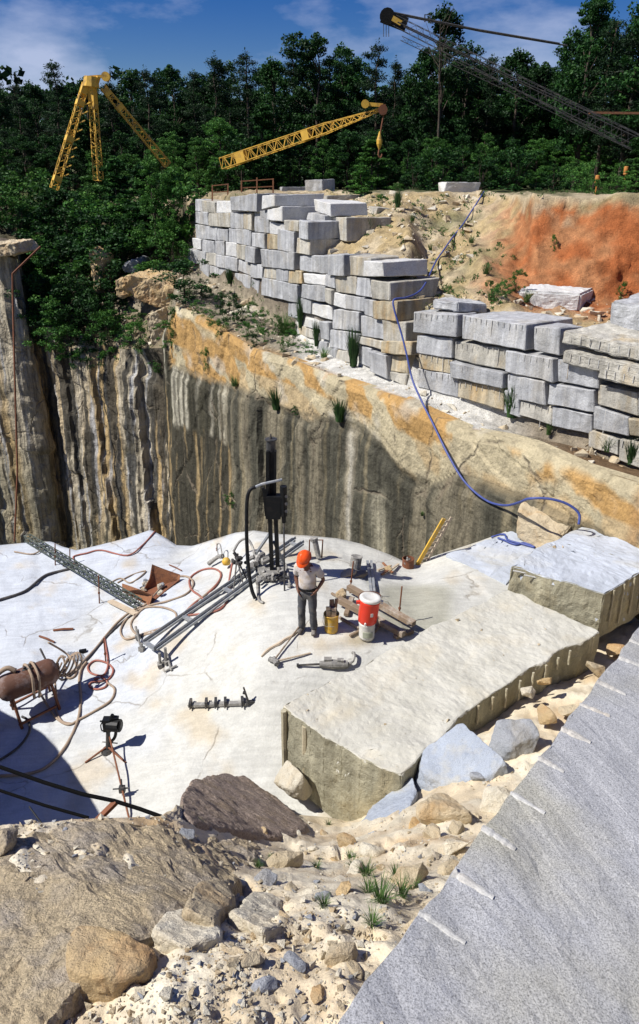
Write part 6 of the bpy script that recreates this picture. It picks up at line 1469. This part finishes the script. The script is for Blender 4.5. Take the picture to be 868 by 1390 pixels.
TB = [(473, 806, 562, 857, .13, .12, 'long grey timber, upper of the two lying behind the red cooler'), (459, 823, 548, 871, .12, .13, 'long grey timber, lower of the two, ending by the huge block'), (450, 808, 489, 828, .05, .05, 'short dark board lying between the bucket and the upper timber'), (461, 841, 488, 856, .05, .06, 'short board between the yellow bucket and the cooler'),
      (475, 866, 489, 859, .05, .05, 'little board at the left foot of the cooler'), (520, 845, 505, 862, .10, .08, 'cross timber between the two long timbers right of the cooler'), (560, 860, 536, 868, .10, .07, 'cross timber at the far right end of the two long timbers'), (478, 815, 470, 838, .10, .07, 'cross timber at the left end of the two long timbers')]
for k, (x0, y0, x1, y1, w, h_, lab) in enumerate(TB):
    hh = .17 if k < 2 else (.06 if k in (5, 6, 7) else .05)
    a, b_ = on(x0, y0, (ledgeb,), hh), on(x1, y1, (ledgeb,), hh)
    bm = NB(); bar(bm, a, b_, w, h_); bmesh.ops.bevel(bm, geom=list(bm.edges), offset=.008, segments=1, affect='EDGES')
    tag(obj('timber', bm, wood), lab, 'timber')
bm = hull_rock(boulder_pts(on(463, 812, None, .12), .14, .14, .17, 14, 8), .02, 1, .01, 5, 3, maxe=.05); tag(obj('rock', bm, MATS['rock_tan']), 'small upright tan stone at the left end of the upper timber', 'rock')
RODS = [(475, 805, 480, 762, 'thin rusty steel rod standing left of the cooler'), (541, 843, 546, 796, 'thin dark steel rod standing right of the cooler'), (75, 767, 75, 738, 'leftmost thin rod standing by the lattice mast'), (95, 766, 95, 745, 'second thin rod standing by the lattice mast'), (135, 819, 134, 781, 'thin rod with a clamp standing beyond the middle of the lattice mast'), (294, 748, 295, 738, 'tiny rod at the far edge of the dome'), (144, 900, 141, 866, 'rusty rod standing among the hoses above the coil')]
for x0, y0, x1, y1, lab in RODS:
    a = on(x0, y0); b_ = Py(x1, y1, a.y); bm = NB(); cyl(bm, a - Vector((0, 0, .05)), b_, .016, .015, 7); cyl(bm, a.lerp(b_, .35), a.lerp(b_, .40), .028, .028, 7); tag(obj('steel_rod', bm, rust), lab, 'rod')
# two pale rails and clutter beyond the timber
t = empty('rail_pair', on(502, 800), 'two pale steel strips lying side by side beyond the cooler', 'steel bar')
for d in (0, 5): part('strip', greyst, t, lambda bm: bar(bm, on(499 + d, 764, None, .05), on(504 + d * .8, 806, None, .05), .06, .04))
bm = NB(); c = on(482, 770); lathe(bm, c, [(.02, 0), (.13, 0), (.135, .02), (.13, .26), (.14, .27), (.12, .28), (.02, .26)], 18, Vector((.15, .1, 1)).normalized()); tag(obj('can', bm, dustst), 'dented grey can standing beyond the sacks', 'can')
for k, (px, py, s, lab) in enumerate(((472, 781, .26, 'dusty sack, left of two lying beyond the timber'), (488, 783, .22, 'darker dusty sack, right of two lying beyond the timber'))):
    bm = hull_rock(boulder_pts(on(px, py, None, .06), s, s * .6, s * .38, 22, 60 + k, .3, .3), .03, 2, .015, 6, k, maxe=.06); tag(obj('sack', bm, paint('sack_cloth_%d' % k, (.42, .36, .26) if k == 0 else (.22, .18, .14), .95, bumps=.4), smooth=True), lab, 'sack')
for k, (x0, y0, x1, y1) in enumerate(((513, 776, 531, 770), (520, 766, 533, 780), (527, 778, 541, 768), (518, 782, 528, 776))):
    bm = NB(); bar(bm, on(x0, y0, None, .04), on(x1, y1, None, .05), .05, .03); tag(obj('wood_scrap', bm, rustlt if k % 2 else woodlt), 'splintered wood scrap in the heap left of the rusty can', 'wood scrap', 'wood scraps left of the rusty can')
bm = hull_rock(boulder_pts(on(527, 776, None, .07), .12, .1, .09, 14, 77), .02, 1, .01, 6, 3, maxe=.05); tag(obj('rock', bm, MATS['rock_orange']), 'small orange stone in the heap of wood scraps', 'rock')
c = on(554, 769); t = empty('can', c, 'rusty can at the foot of the yellow ladder', 'can')
part('body', rust, t, lambda bm: lathe(bm, c - Vector((0, 0, .03)), [(.02, 0), (.14, 0), (.145, .05), (.14, .24), (.15, .25), (.13, .26), (.12, .06), (.02, .05)], 20)); cluster(t, c + Vector((0, 0, .10)), .10, 31, dustst)
# yellow ladder rising from the notch
yl = on(566, 766).y
t = empty('ladder', Py(568, 775, yl), 'yellow ladder leaning up out of the notch in the ledge', 'ladder')
A0, A1 = Py(559, 780, yl), Py(603, 704, yl + .15); B0, B1 = Py(570, 780, yl + .12), Py(613, 702, yl + .28)
part('rail', yelb, t, lambda bm: bar(bm, A0, A1, .05, .09)); part('rail', woodlt, t, lambda bm: bar(bm, B0, B1, .03, .05))
for k in range(10):
    f = .08 + .092 * k; part('rung', woodlt, t, lambda bm: bar(bm, A0.lerp(A1, f), B0.lerp(B1, f + .03), .035, .025), lambda bm: bar(bm, B0.lerp(B1, f + .03), A0.lerp(A1, f + .06), .03, .02))
# U frame behind the man
t = empty('frame_stand', on(430, 757), 'small rusty inverted U frame with a dusty drill hanging in it, behind the man', 'stand')
yy = on(430, 757).y; part('frame', rust, t, lambda bm: tube(bm, [Py(420, 757, yy), Py(420.5, 733, yy), Py(438.5, 733, yy), Py(437, 757, yy)], .02, 6))
part('drill_body', dustst, t, lambda bm: cyl(bm, Py(427, 731, yy), Py(433, 757, yy - .1), .07, .06, 10), lambda bm: cyl(bm, Py(426, 730, yy), Py(427, 734, yy), .09, .09, 10))
# twisted root or rag line near the hammer
bm = NB(); tube(bm, [on(px, py, None, .012) for px, py in ((355, 892), (363, 884), (372, 878), (380, 874), (388, 868), (398, 863), (404, 858))], [.02, .035, .03, .04, .03, .025, .012], 6, 4); tag(obj('dried_mud', bm, woodlt), 'thin dried streak of debris lying left of the man\'s boots', 'debris')

# ------------------------------------------------------------------ left part of the ledge
t = empty('lattice_mast', on(120, 790), 'greenish narrow lattice mast lying across the left of the ledge', 'lattice mast')
a, b_ = clear_line(on(38, 736, None, .15), on(190, 827, None, .15), .10); lattice(a, b_, .17, .17, 44, greenst, 'lattice', t, .022)
part('plank', woodlt, t, lambda bm: bar(bm, on(150, 818, None, .05), on(186, 836, None, .05), .14, .04))
t = empty('scoop', on(205, 812), 'rusty open scoop of bent plate filled with grey rubble', 'scoop')
def plate(name, quads, mat, parent, th=.02):
    bm = NB()
    for q in quads:
        q = [Vector(p_) for p_ in q]; n_ = (q[1] - q[0]).cross(q[2] - q[0]).normalized() * th
        v = [bm.verts.new(p_) for p_ in q] + [bm.verts.new(p_ + n_) for p_ in q]; k = len(q)
        bm.faces.new(v[:k]); bm.faces.new(v[k:][::-1])
        for i in range(k): bm.faces.new((v[(i + 1) % k], v[i], v[k + i], v[k + (i + 1) % k]))
    bmesh.ops.recalc_face_normals(bm, faces=bm.faces); return obj(name, bm, mat, parent)
g0, g1, g2, g3 = on(200, 803), on(244, 790), on(167, 803), on(204, 822)
plate('back_plate', [[g0, g1, Py(245, 780, g1.y + .1), Py(222, 772, g1.y + .1), Py(207, 766, g0.y + .1)], [g0, Py(207, 766, g0.y + .1), Py(203, 785, g0.y), Py(195, 800, g0.y - .1)]], rustlt, t)
plate('front_plate', [[g2, g3, Py(208, 808, g3.y), Py(190, 800, g3.y + .1), Py(167, 792, g2.y)]], rustlt, t); plate('floor_plate', [[g2 + Vector((0, 0, .03)), g3 + Vector((0, 0, .03)), g1 + Vector((0, 0, .04)), g0 + Vector((0, 0, .04))]], rust, t)
for k in range(9):
    px, py = U(192, 222), U(795, 810); bm = hull_rock(boulder_pts(on(px, py, None, .12), U(.07, .14), U(.07, .12), U(.06, .1), 10, 300 + k), .01, 1, .01, 6, k, maxe=.06); tag(obj('rubble_piece', bm, MATS['rock_grey'] if k % 2 else MATS['rock_pale']), 'broken grey stone heaped in the rusty scoop', 'rock', 'broken stones in the rusty scoop')
# pressure tank on legs
g_ = on(46, 962); c = g_ + Vector((0, 0, .72)); dx = Vector((.80, .58, .03)).normalized()
t = empty('air_tank', g_, 'rusty horizontal air tank on legs with hoses tied over it, at the left edge', 'tank')
part('shell', paint('tank_rust', (.13, .06, .038), .75, wear=(.24, .19, .18), wamt=.7, wscale=4, bumps=.3), t, lambda bm: lathe(bm, c - dx * .62, [(.02, 0), (.12, .02), (.20, .06), (.255, .13), (.27, .20), (.27, 1.02), (.255, 1.09), (.2, 1.16), (.1, 1.2), (.02, 1.21)], 28, dx), smooth=True)
nx = Vector((-dx.y, dx.x, 0))
for s in (-.38, .38):
    for u_ in (-1, 1):
        p_ = c + dx * s + nx * u_ * .17 - Vector((0, 0, .2)); e = drop(p_ + nx * u_ * .12 + dx * .05); part('leg', rust, t, lambda bm: bar(bm, p_, e, .045, .045))
for u_ in (-1, 1): part('skid', rust, t, lambda bm: bar(bm, drop(c + dx * -.38 + nx * u_ * .29) + Vector((0, 0, .12)), drop(c + dx * .38 + nx * u_ * .29) + Vector((0, 0, .12)), .04, .04))
cluster(t, c + dx * .02 + Vector((0, 0, .22)), .11, 41, darkst)
part('end_pipe', darkst, t, lambda bm: cyl(bm, c - dx * .6, c - dx * .95, .05, .05, 10)); part('strap_hose', hosetan, t, lambda bm: tube(bm, [c + nx * .30 - Vector((0, 0, .1)), c + nx * .2 + Vector((0, 0, .22)), c + Vector((.02, 0, .31)), c - nx * .24 + Vector((.03, 0, .2)), c - nx * .31 - Vector((0, 0, .08)), c - nx * .26 - Vector((0, 0, .28))], .028, 7, 5)); part('strap_hose', hosetan, t, lambda bm: tube(bm, [c + dx * .12 + p_ for p_ in (nx * .30 - Vector((0, 0, .1)), nx * .2 + Vector((0, 0, .22)), Vector((.02, 0, .31)), -nx * .24 + Vector((.03, 0, .2)), -nx * .31 - Vector((0, 0, .05)), -nx * .3 - Vector((.04, 0, .3)))], .026, 7, 5))
part('hose_bundle', hosetan, t, lambda bm: [tube(bm, [c + dx * .62 + Vector((math.cos(a + k) * (.12 + .02 * k), math.sin(a + k) * .10, math.sin(a * 1.3 + k) * .2)) + dx * .05 * k for a in np.linspace(0, 5.6, 9)], .02, 6, 3) for k in range(6)])
def gh(name, pl, r, mat, label, group='hoses lying on the ledge', lift=.03):
    return hose(name, [on(p_[0], p_[1], None, (p_[2] if len(p_) > 2 else r + .005)) for p_ in pl], r, mat, label, group)
gh('air_hose', [(277.5, 816), (270, 809), (260, 801), (258, 787), (270, 777), (285, 773), (297, 776), (300, 785), (289, 801), (266, 819), (250, 836), (262, 836), (285, 833), (301, 827), (310, 813), (311, 793), (317, 776, .3)], .024, hosered, 'red looped hose leading up to the low dusty drill')
gh('air_hose', [(300, 778), (298, 790), (280, 808), (262, 822), (249, 835), (238, 844), (219, 854), (195, 862), (172, 869), (164, 858), (172, 842), (191, 828), (215, 825), (234, 830), (240, 838), (232, 848), (209, 860), (189, 863), (179, 854), (181, 842), (199, 825), (229, 817), (254, 807), (263, 793), (254, 784), (238, 785), (223, 795), (199, 821), (180, 830), (160, 846), (146, 862), (128, 884), (104, 908), (88, 920)], .024, hosetan, 'long tan hose laid in two big loops between the scoop and the steel channels')
gh('air_hose', [(222, 796), (208, 812), (190, 828), (166, 846), (145, 866), (126, 888), (100, 914), (84, 924), (70, 920, .3), (60, 912, .6)], .022, hosedark, 'greyish hose running straight from the big loops down to the tank')
gh('air_hose', [(142, 866), (145, 884), (147, 905), (140, 918), (124, 915), (120, 906), (130, 898), (145, 901), (154, 910), (149, 922), (138, 926), (125, 927), (122, 933), (131, 937), (143, 934), (146, 927), (140, 922), (128, 923)], .022, hosered, 'reddish hose coiled in small rings right of the tank')
gh('air_hose', [(146, 928), (156, 937), (151, 952), (130, 966), (110, 977), (94, 985), (78, 977), (63, 956), (45, 937, .35)], .024, hosetan, 'tan hose curving below the small coil and back under the tank')
gh('air_hose', [(118, 900), (111, 910), (108, 925), (110, 950), (106, 980), (90, 1014), (66, 1041), (39, 1052), (0, 1055), (-40, 1055)], .028, hosetan, 'thick tan hose sweeping down to the lower left corner of the ledge')
gh('air_hose', [(75, 922, .35), (77, 945), (76, 964), (84, 980), (98, 984)], .022, hosetan, 'short pinkish hose hanging from the right end of the tank')
gh('air_hose', [(30, 974), (39, 980), (40, 995), (26, 1015), (0, 1033), (-30, 1045)], .024, hosedark, 'dark hose curving out from under the tank to the left edge')
gh('air_hose', [(70, 898, .5), (88, 890, .1), (102, 900), (104, 915), (96, 922), (86, 918)], .022, hosetan, 'small hose loop behind the right end of the tank')
gh('air_hose', [(-30, 826), (0, 816), (35, 804), (62, 783), (93, 774), (106, 773, .2)], .035, hosedark, 'dark hose coming in from the left edge to the lattice mast')
gh('air_hose', [(95, 764), (106, 768), (100, 757), (118, 752), (138, 748), (173, 755), (194, 741), (211, 722)], .022, hosered, 'thin red hose running over the far crest at left')
gh('air_hose', [(50, 745), (62, 742), (46, 753), (20, 750)], .022, hosetan, 'short tan hose end at the far left crest')
gh('air_hose', [(160, 792), (178, 782), (198, 776), (188, 786), (176, 792), (164, 786), (150, 792)], .018, hosetan, 'thin tan line knotted above the rusty scoop')
hose('air_hose', [c - dx * .2 + Vector((0, 0, .3)), c - dx * .45 + Vector((0, .1, .38)), c - dx * .75 + Vector((-.1, 0, .1)), c - dx * 1.0 + Vector((-.1, -.2, -.4))], .05, hosetan, 'thick tan hose arching over the left end of the tank', 'hoses lying on the ledge')
for k, (x0, y0, x1, y1, w, lab) in enumerate(((54, 865, 74, 873, .05, 'small rusty stick on the bluish ledge, lower of two'), (73, 857, 100, 855, .05, 'small rusty stick on the bluish ledge, upper of two'), (86, 770, 92, 766, .03, 'tiny metal scrap by the lattice mast'), (230, 768, 247, 776, .03, 'dark scrap lying right of the scoop'))):
    bm = NB(); tube(bm, [on(x0, y0, None, .03), on((x0 + x1) / 2, (y0 + y1) / 2, None, .045), on(x1, y1, None, .03)], w * .5, 6); tag(obj('rusty_scrap', bm, rust), lab, 'scrap')
# wedges and shims by the hoses
for k in range(5):
    bm = NB(); bar(bm, on(93 + 4 * k, 886, None, .02), on(101 + 4 * k, 897, None, .02), .04, .02); tag(obj('steel_wedge', bm, greyst), 'thin steel wedge in the row laid out behind the tank', 'wedge', 'steel wedges laid out behind the tank')
bm = NB(); box(bm, on(113, 886, None, .04), (.16, .10, .07), Euler((0, 0, .3))); bmesh.ops.bevel(bm, geom=list(bm.edges), offset=.01, segments=2, affect='EDGES'); tag(obj('small_box', bm, blackst), 'small black case beside the row of steel wedges', 'case')
# dark bent rails at the lower left
def Dd(px, py, z): return Pz(px, py, z)
t = empty('pipe_rail', Dd(150, 1100, -6.9), 'black bent steel rails crossing the shade at the lower left', 'railing')
railm = paint('rail_black', (.006, .006, .006), .95, spec=.05, bumps=0)
part('rail', railm, t, lambda bm: tube(bm, [Dd(-60, 1022, -6.4), Dd(0, 1041, -6.4), Dd(60, 1062, -6.4), Dd(112, 1078, -6.4), Dd(155, 1087, -6.4), Dd(190, 1098, -6.4), Dd(226, 1111, -6.4)], .022, 8))
part('rail', railm, t, lambda bm: tube(bm, [Dd(-60, 1050, -6.7), Dd(0, 1073, -6.7), Dd(60, 1093, -6.7), Dd(120, 1110, -6.7)], .018, 8))
part('strut', rust, t, lambda bm: bar(bm, Dd(158, 1088, -6.4), Dd(128, 1118, -6.6), .07, .04)); part('thin_bar', blackst, t, lambda bm: cyl(bm, Dd(40, 1095, -6.9), Dd(62, 1125, -6.9), .010, .010, 6))
# rock mass at the left outside the frame that throws the big shadow across the lower ledge
S_ = SUN_DIR
e1 = [L(-30, 945), L(14, 966), L(56, 992), L(96, 1040), L(140, 1115), L(200, 1200)]
up_ = [p_ + S_ * 5.2 for p_ in e1]
outp = up_ + [Vector((p_.x - 3.4, p_.y - .3, p_.z - .4)) for p_ in up_] + [Vector((p_.x - .2, p_.y, -10.8)) for p_ in up_[:-1]] + [Vector((p_.x - 3.8, p_.y, -10.8)) for p_ in up_]
bm = hull_rock(outp, .05, 2, .03, 1.2, 400, maxe=.5); tag(obj('rock_outcrop', bm, MATS['rock_dusk']), 'tall rock outcrop just beyond the left edge, throwing the dark shadow on the ledge', 'rock')
# ------------------------------------------------------------------ the man in the orange helmet
def skin_mesh(verts, edges, radii, sub=2, root=0):
    me = bpy.data.meshes.new('tmp'); me.from_pydata([tuple(v) for v in verts], edges, [])
    ob = bpy.data.objects.new('tmp', me); COL.objects.link(ob)
    md = ob.modifiers.new('s', 'SKIN'); md.use_smooth_shade = True
    sv = me.skin_vertices[0].data if len(me.skin_vertices) else None
    if sv is None:
        bm = bmesh.new(); bm.from_mesh(me); bm.verts.layers.skin.verify(); bm.to_mesh(me); bm.free(); sv = me.skin_vertices[0].data
    for i, r in enumerate(radii):
        sv[i].radius = (r, r) if not hasattr(r, '__len__') else r; sv[i].use_root = (i == root)
    if sub: sm = ob.modifiers.new('d', 'SUBSURF'); sm.levels = sub; sm.render_levels = sub
    bpy.context.view_layer.update()
    dg = bpy.context.evaluated_depsgraph_get(); ev = ob.evaluated_get(dg); m2 = bpy.data.meshes.new_from_object(ev)
    bm = bmesh.new(); bm.from_mesh(m2)
    bpy.data.objects.remove(ob); bpy.data.meshes.remove(m2)
    return bm
def merge(b1, b2):
    me = bpy.data.meshes.new('m'); b2.to_mesh(me); b1.from_mesh(me); b2.free(); bpy.data.meshes.remove(me)
foot = drop(on(418, 858)); 
MW = Matrix.Translation(foot) @ Euler((0, 0, math.radians(-14))).to_matrix().to_4x4()
SH = {-1: [(-.185, .0, 1.42), (-.245, .07, 1.17), (-.175, -.05, .965)], 1: [(.185, .0, 1.42), (.30, .07, 1.17), (.195, -.035, .985)]}
V = [(0, 0, .95), (0, .01, 1.12), (0, .0, 1.32), (0, -.01, 1.45), (0, -.045, 1.53), (0, -.08, 1.60)]
E = [(0, 1), (1, 2), (2, 3), (3, 4), (4, 5)]
Rr = [(.15, .115), (.145, .12), (.165, .125), (.11, .09), (.055, .055), (.06, .06)]
def add(v, r, par):
    V.append(v); Rr.append((r, r)); E.append((par, len(V) - 1)); return len(V) - 1
for s in (-1, 1):
    hp_ = add((s * .095, 0, .88), .092, 0); kn = add((s * .11, -.035, .50), .060, hp_); cf = add((s * .115, .0, .34), .056, kn); an = add((s * .12, .03, .09), .040, cf); hl = add((s * .125, -.02, .045), .038, an); add((s * .15, -.15, .03), .030, hl)
    sh_, el, wr = SH[s]
    a1 = add(sh_, .062, 3); m1 = add(tuple((Vector(sh_) * .5 + Vector(el) * .5)), .050, a1); a2 = add(el, .041, m1); m2 = add(tuple(Vector(el) * .6 + Vector(wr) * .4), .040, a2); a3 = add(wr, .027, m2)
    d = (Vector(wr) - Vector(el)).normalized(); pal = Vector(wr) + d * .05 + Vector((-s * .01, 0, 0)); pm = add(tuple(pal), .033, a3)
    side = Vector((-s * .25, -.9, .25)).normalized(); side = (side - d * side.dot(d)).normalized(); inn = d.cross(side).normalized() * (1 if d.cross(side).x * s < 0 else -1)
    for k, ln in enumerate((.072, .082, .076, .060)):
        q0 = pal + d * .035 + side * (.030 - .020 * k); i0 = add(tuple(q0), .0115, pm); q1 = q0 + (d + inn * .25).normalized() * ln * .5; i1 = add(tuple(q1), .0100, i0); add(tuple(q1 + (d + inn * .9).normalized() * ln * .5), .0088, i1)
    q0 = Vector(wr) + d * .03 + side * .036; i0 = add(tuple(q0), .014, a3); q1 = q0 + (side * .5 + d).normalized() * .035; i1 = add(tuple(q1), .012, i0); add(tuple(q1 + (d + inn * .4).normalized() * .03), .010, i1)
body = skin_mesh(V, E, Rr, 2)
# head with a face, bowed forward
hb_ = NB(); bmesh.ops.create_uvsphere(hb_, u_segments=32, v_segments=24, radius=1)
for v in hb_.verts:
    x, y, z = v.co; jaw = 1 - .28 * max(0, -z) ** 1.3
    v.co = Vector((x * .076 * jaw, y * .096 * (1 - .10 * max(0, -z)), z * .118))
    if v.co.y < 0:
        fx = v.co.x; fz = v.co.z
        v.co.y -= .022 * math.exp(-(fx / .013) ** 2 - ((fz + .018) / .022) ** 2) + .008 * math.exp(-(fx / .03) ** 2 - ((fz + .088) / .018) ** 2) + .006 * math.exp(-(fx / .024) ** 2 - ((fz + .052) / .009) ** 2)
        v.co.y += .012 * (math.exp(-((abs(fx) - .031) / .014) ** 2 - ((fz - .008) / .012) ** 2))
for s in (-1, 1):
    r_ = bmesh.ops.create_uvsphere(hb_, u_segments=12, v_segments=8, radius=1, matrix=Matrix.Translation((s * .077, .01, -.01)) @ Matrix.Diagonal((.010, .018, .030, 1)))
HM = Matrix.Translation((-.015, -.115, 1.665)) @ Euler((math.radians(38), math.radians(-6), math.radians(-14))).to_matrix().to_4x4()
bmesh.ops.transform(hb_, matrix=HM, verts=hb_.verts)
merge(body, hb_)
bmesh.ops.transform(body, matrix=MW, verts=body.verts)
t = empty('person', foot, 'man in a bright orange helmet, pale short-sleeved shirt and dark trousers, looking down', 'person')
bo = obj('body', body, skin, t, smooth=True)
rm = bo.modifiers.new('r', 'REMESH'); rm.mode = 'VOXEL'; rm.voxel_size = .0065; rm.use_smooth_shade = True
sm = bo.modifiers.new('s', 'SMOOTH'); sm.iterations = 3; sm.factor = .5
def cloth(name, V_, E_, R_, mat, amp, seed, cut=None, thick=None):
    bm = skin_mesh(V_, E_, R_, 2)
    if cut: 
        for co, no in cut: bmesh.ops.bisect_plane(bm, geom=list(bm.verts) + list(bm.edges) + list(bm.faces), plane_co=co, plane_no=no, clear_outer=True)
    bm.normal_update()
    for v in bm.verts: v.co += v.normal * (amp * (fbm(v.co, 9, 3, seed) + .6 * noise.noise(Vector((v.co.x * 6, v.co.y * 6, v.co.z * 26)))))
    bmesh.ops.transform(bm, matrix=MW, verts=bm.verts); return obj(name, bm, mat, t, smooth=True)
sv_ = [(0, 0, .96), (0, .005, 1.05), (0, .0, 1.18), (0, -.005, 1.33), (0, .0, 1.43), (0, -.025, 1.50)]
sr_ = [(.175, .135), (.182, .145), (.185, .150), (.195, .142), (.14, .10), (.075, .07)]
se_ = [(i, i + 1) for i in range(5)]
for s in (-1, 1):
    sh_, el, wr = [Vector(q) for q in SH[s]]
    for p_, r_, par in ((sh_, .088, 4), (sh_.lerp(el, .45), .082, None), (sh_.lerp(el, .80), .078, None)):
        sv_.append(tuple(p_)); sr_.append((r_, r_)); se_.append((par if par is not None else len(sv_) - 2, len(sv_) - 1))
cloth('shirt', sv_, se_, sr_, shirt, .010, 5)
tv_ = [(0, 0, 1.01), (0, .0, .93)]; tr_ = [(.155, .125), (.172, .138)]; te_ = [(0, 1)]
for s in (-1, 1):
    for p_, r_, par in (((s * .095, .0, .84), .110, 1), ((s * .105, -.02, .66), .092, None), ((s * .11, -.035, .50), .080, None), ((s * .115, -.005, .32), .078, None), ((s * .12, .02, .13), .078, None), ((s * .122, .015, .075), .074, None)):
        tv_.append(p_); tr_.append((r_, r_)); te_.append((par if par is not None else len(tv_) - 2, len(tv_) - 1))
cloth('trousers', tv_, te_, tr_, trous, .009, 9)
for s in (-1, 1):
    cloth('boot', [(s * .12, .03, .13), (s * .122, .035, .06), (s * .128, -.04, .05), (s * .148, -.15, .042)], [(0, 1), (1, 2), (2, 3)], [(.052, .052), (.058, .052), (.052, .045), (.048, .036)], boot, .002, 3)
bl_ = NB()
for i in range(28):
    a0, a1 = 2 * math.pi * i / 28, 2 * math.pi * (i + 1) / 28; bar(bl_, (math.cos(a0) * .178, math.sin(a0) * .140, 1.0), (math.cos(a1) * .178, math.sin(a1) * .140, 1.0), .012, .035)
bmesh.ops.transform(bl_, matrix=MW, verts=bl_.verts); obj('belt', bl_, blackst, t)
hr_ = NB(); bmesh.ops.create_uvsphere(hr_, u_segments=24, v_segments=16, radius=1)
for v in list(hr_.verts):
    v.co = Vector((v.co.x * .083, v.co.y * .100 + .010, v.co.z * .112 + .006))
bmesh.ops.bisect_plane(hr_, geom=list(hr_.verts) + list(hr_.edges) + list(hr_.faces), plane_co=(0, 0, -.03), plane_no=(0, -.9, -.6), clear_outer=True)
bmesh.ops.transform(hr_, matrix=MW @ HM, verts=hr_.verts); obj('hair', hr_, blackst, t, smooth=True)
he = NB(); NSg = 40; rings = []
for j in range(11):
    ph = math.pi / 2 * j / 10
    rings.append([he.verts.new((.128 * math.cos(2 * math.pi * i / NSg) * math.cos(ph), .150 * math.sin(2 * math.pi * i / NSg) * math.cos(ph) + .004, .125 * math.sin(ph) + .012 * math.exp(-((math.cos(2 * math.pi * i / NSg) * math.cos(ph)) / .16) ** 2) * math.sin(ph))) for i in range(NSg)] if j < 10 else [he.verts.new((0, .004, .137))])
for a, b_ in zip(rings, rings[1:]):
    for i in range(NSg):
        k = (i + 1) % NSg
        he.faces.new((a[i], a[k], b_[k], b_[i])) if len(b_) > 1 else he.faces.new((a[i], a[k], b_[0]))
br = [he.verts.new((v.co.x * 1.14, v.co.y * 1.08 - (.055 if v.co.y < 0 else .0) * (-v.co.y / .15 if v.co.y < 0 else 0), -.010)) for v in rings[0]]
for i in range(NSg): he.faces.new((br[i], br[(i + 1) % NSg], rings[0][(i + 1) % NSg], rings[0][i]))
bmesh.ops.transform(he, matrix=MW @ HM @ Matrix.Translation((0, 0, .045)), verts=he.verts)
ho = obj('helmet', he, helm, t, smooth=True); sl = ho.modifiers.new('s', 'SOLIDIFY'); sl.thickness = .005
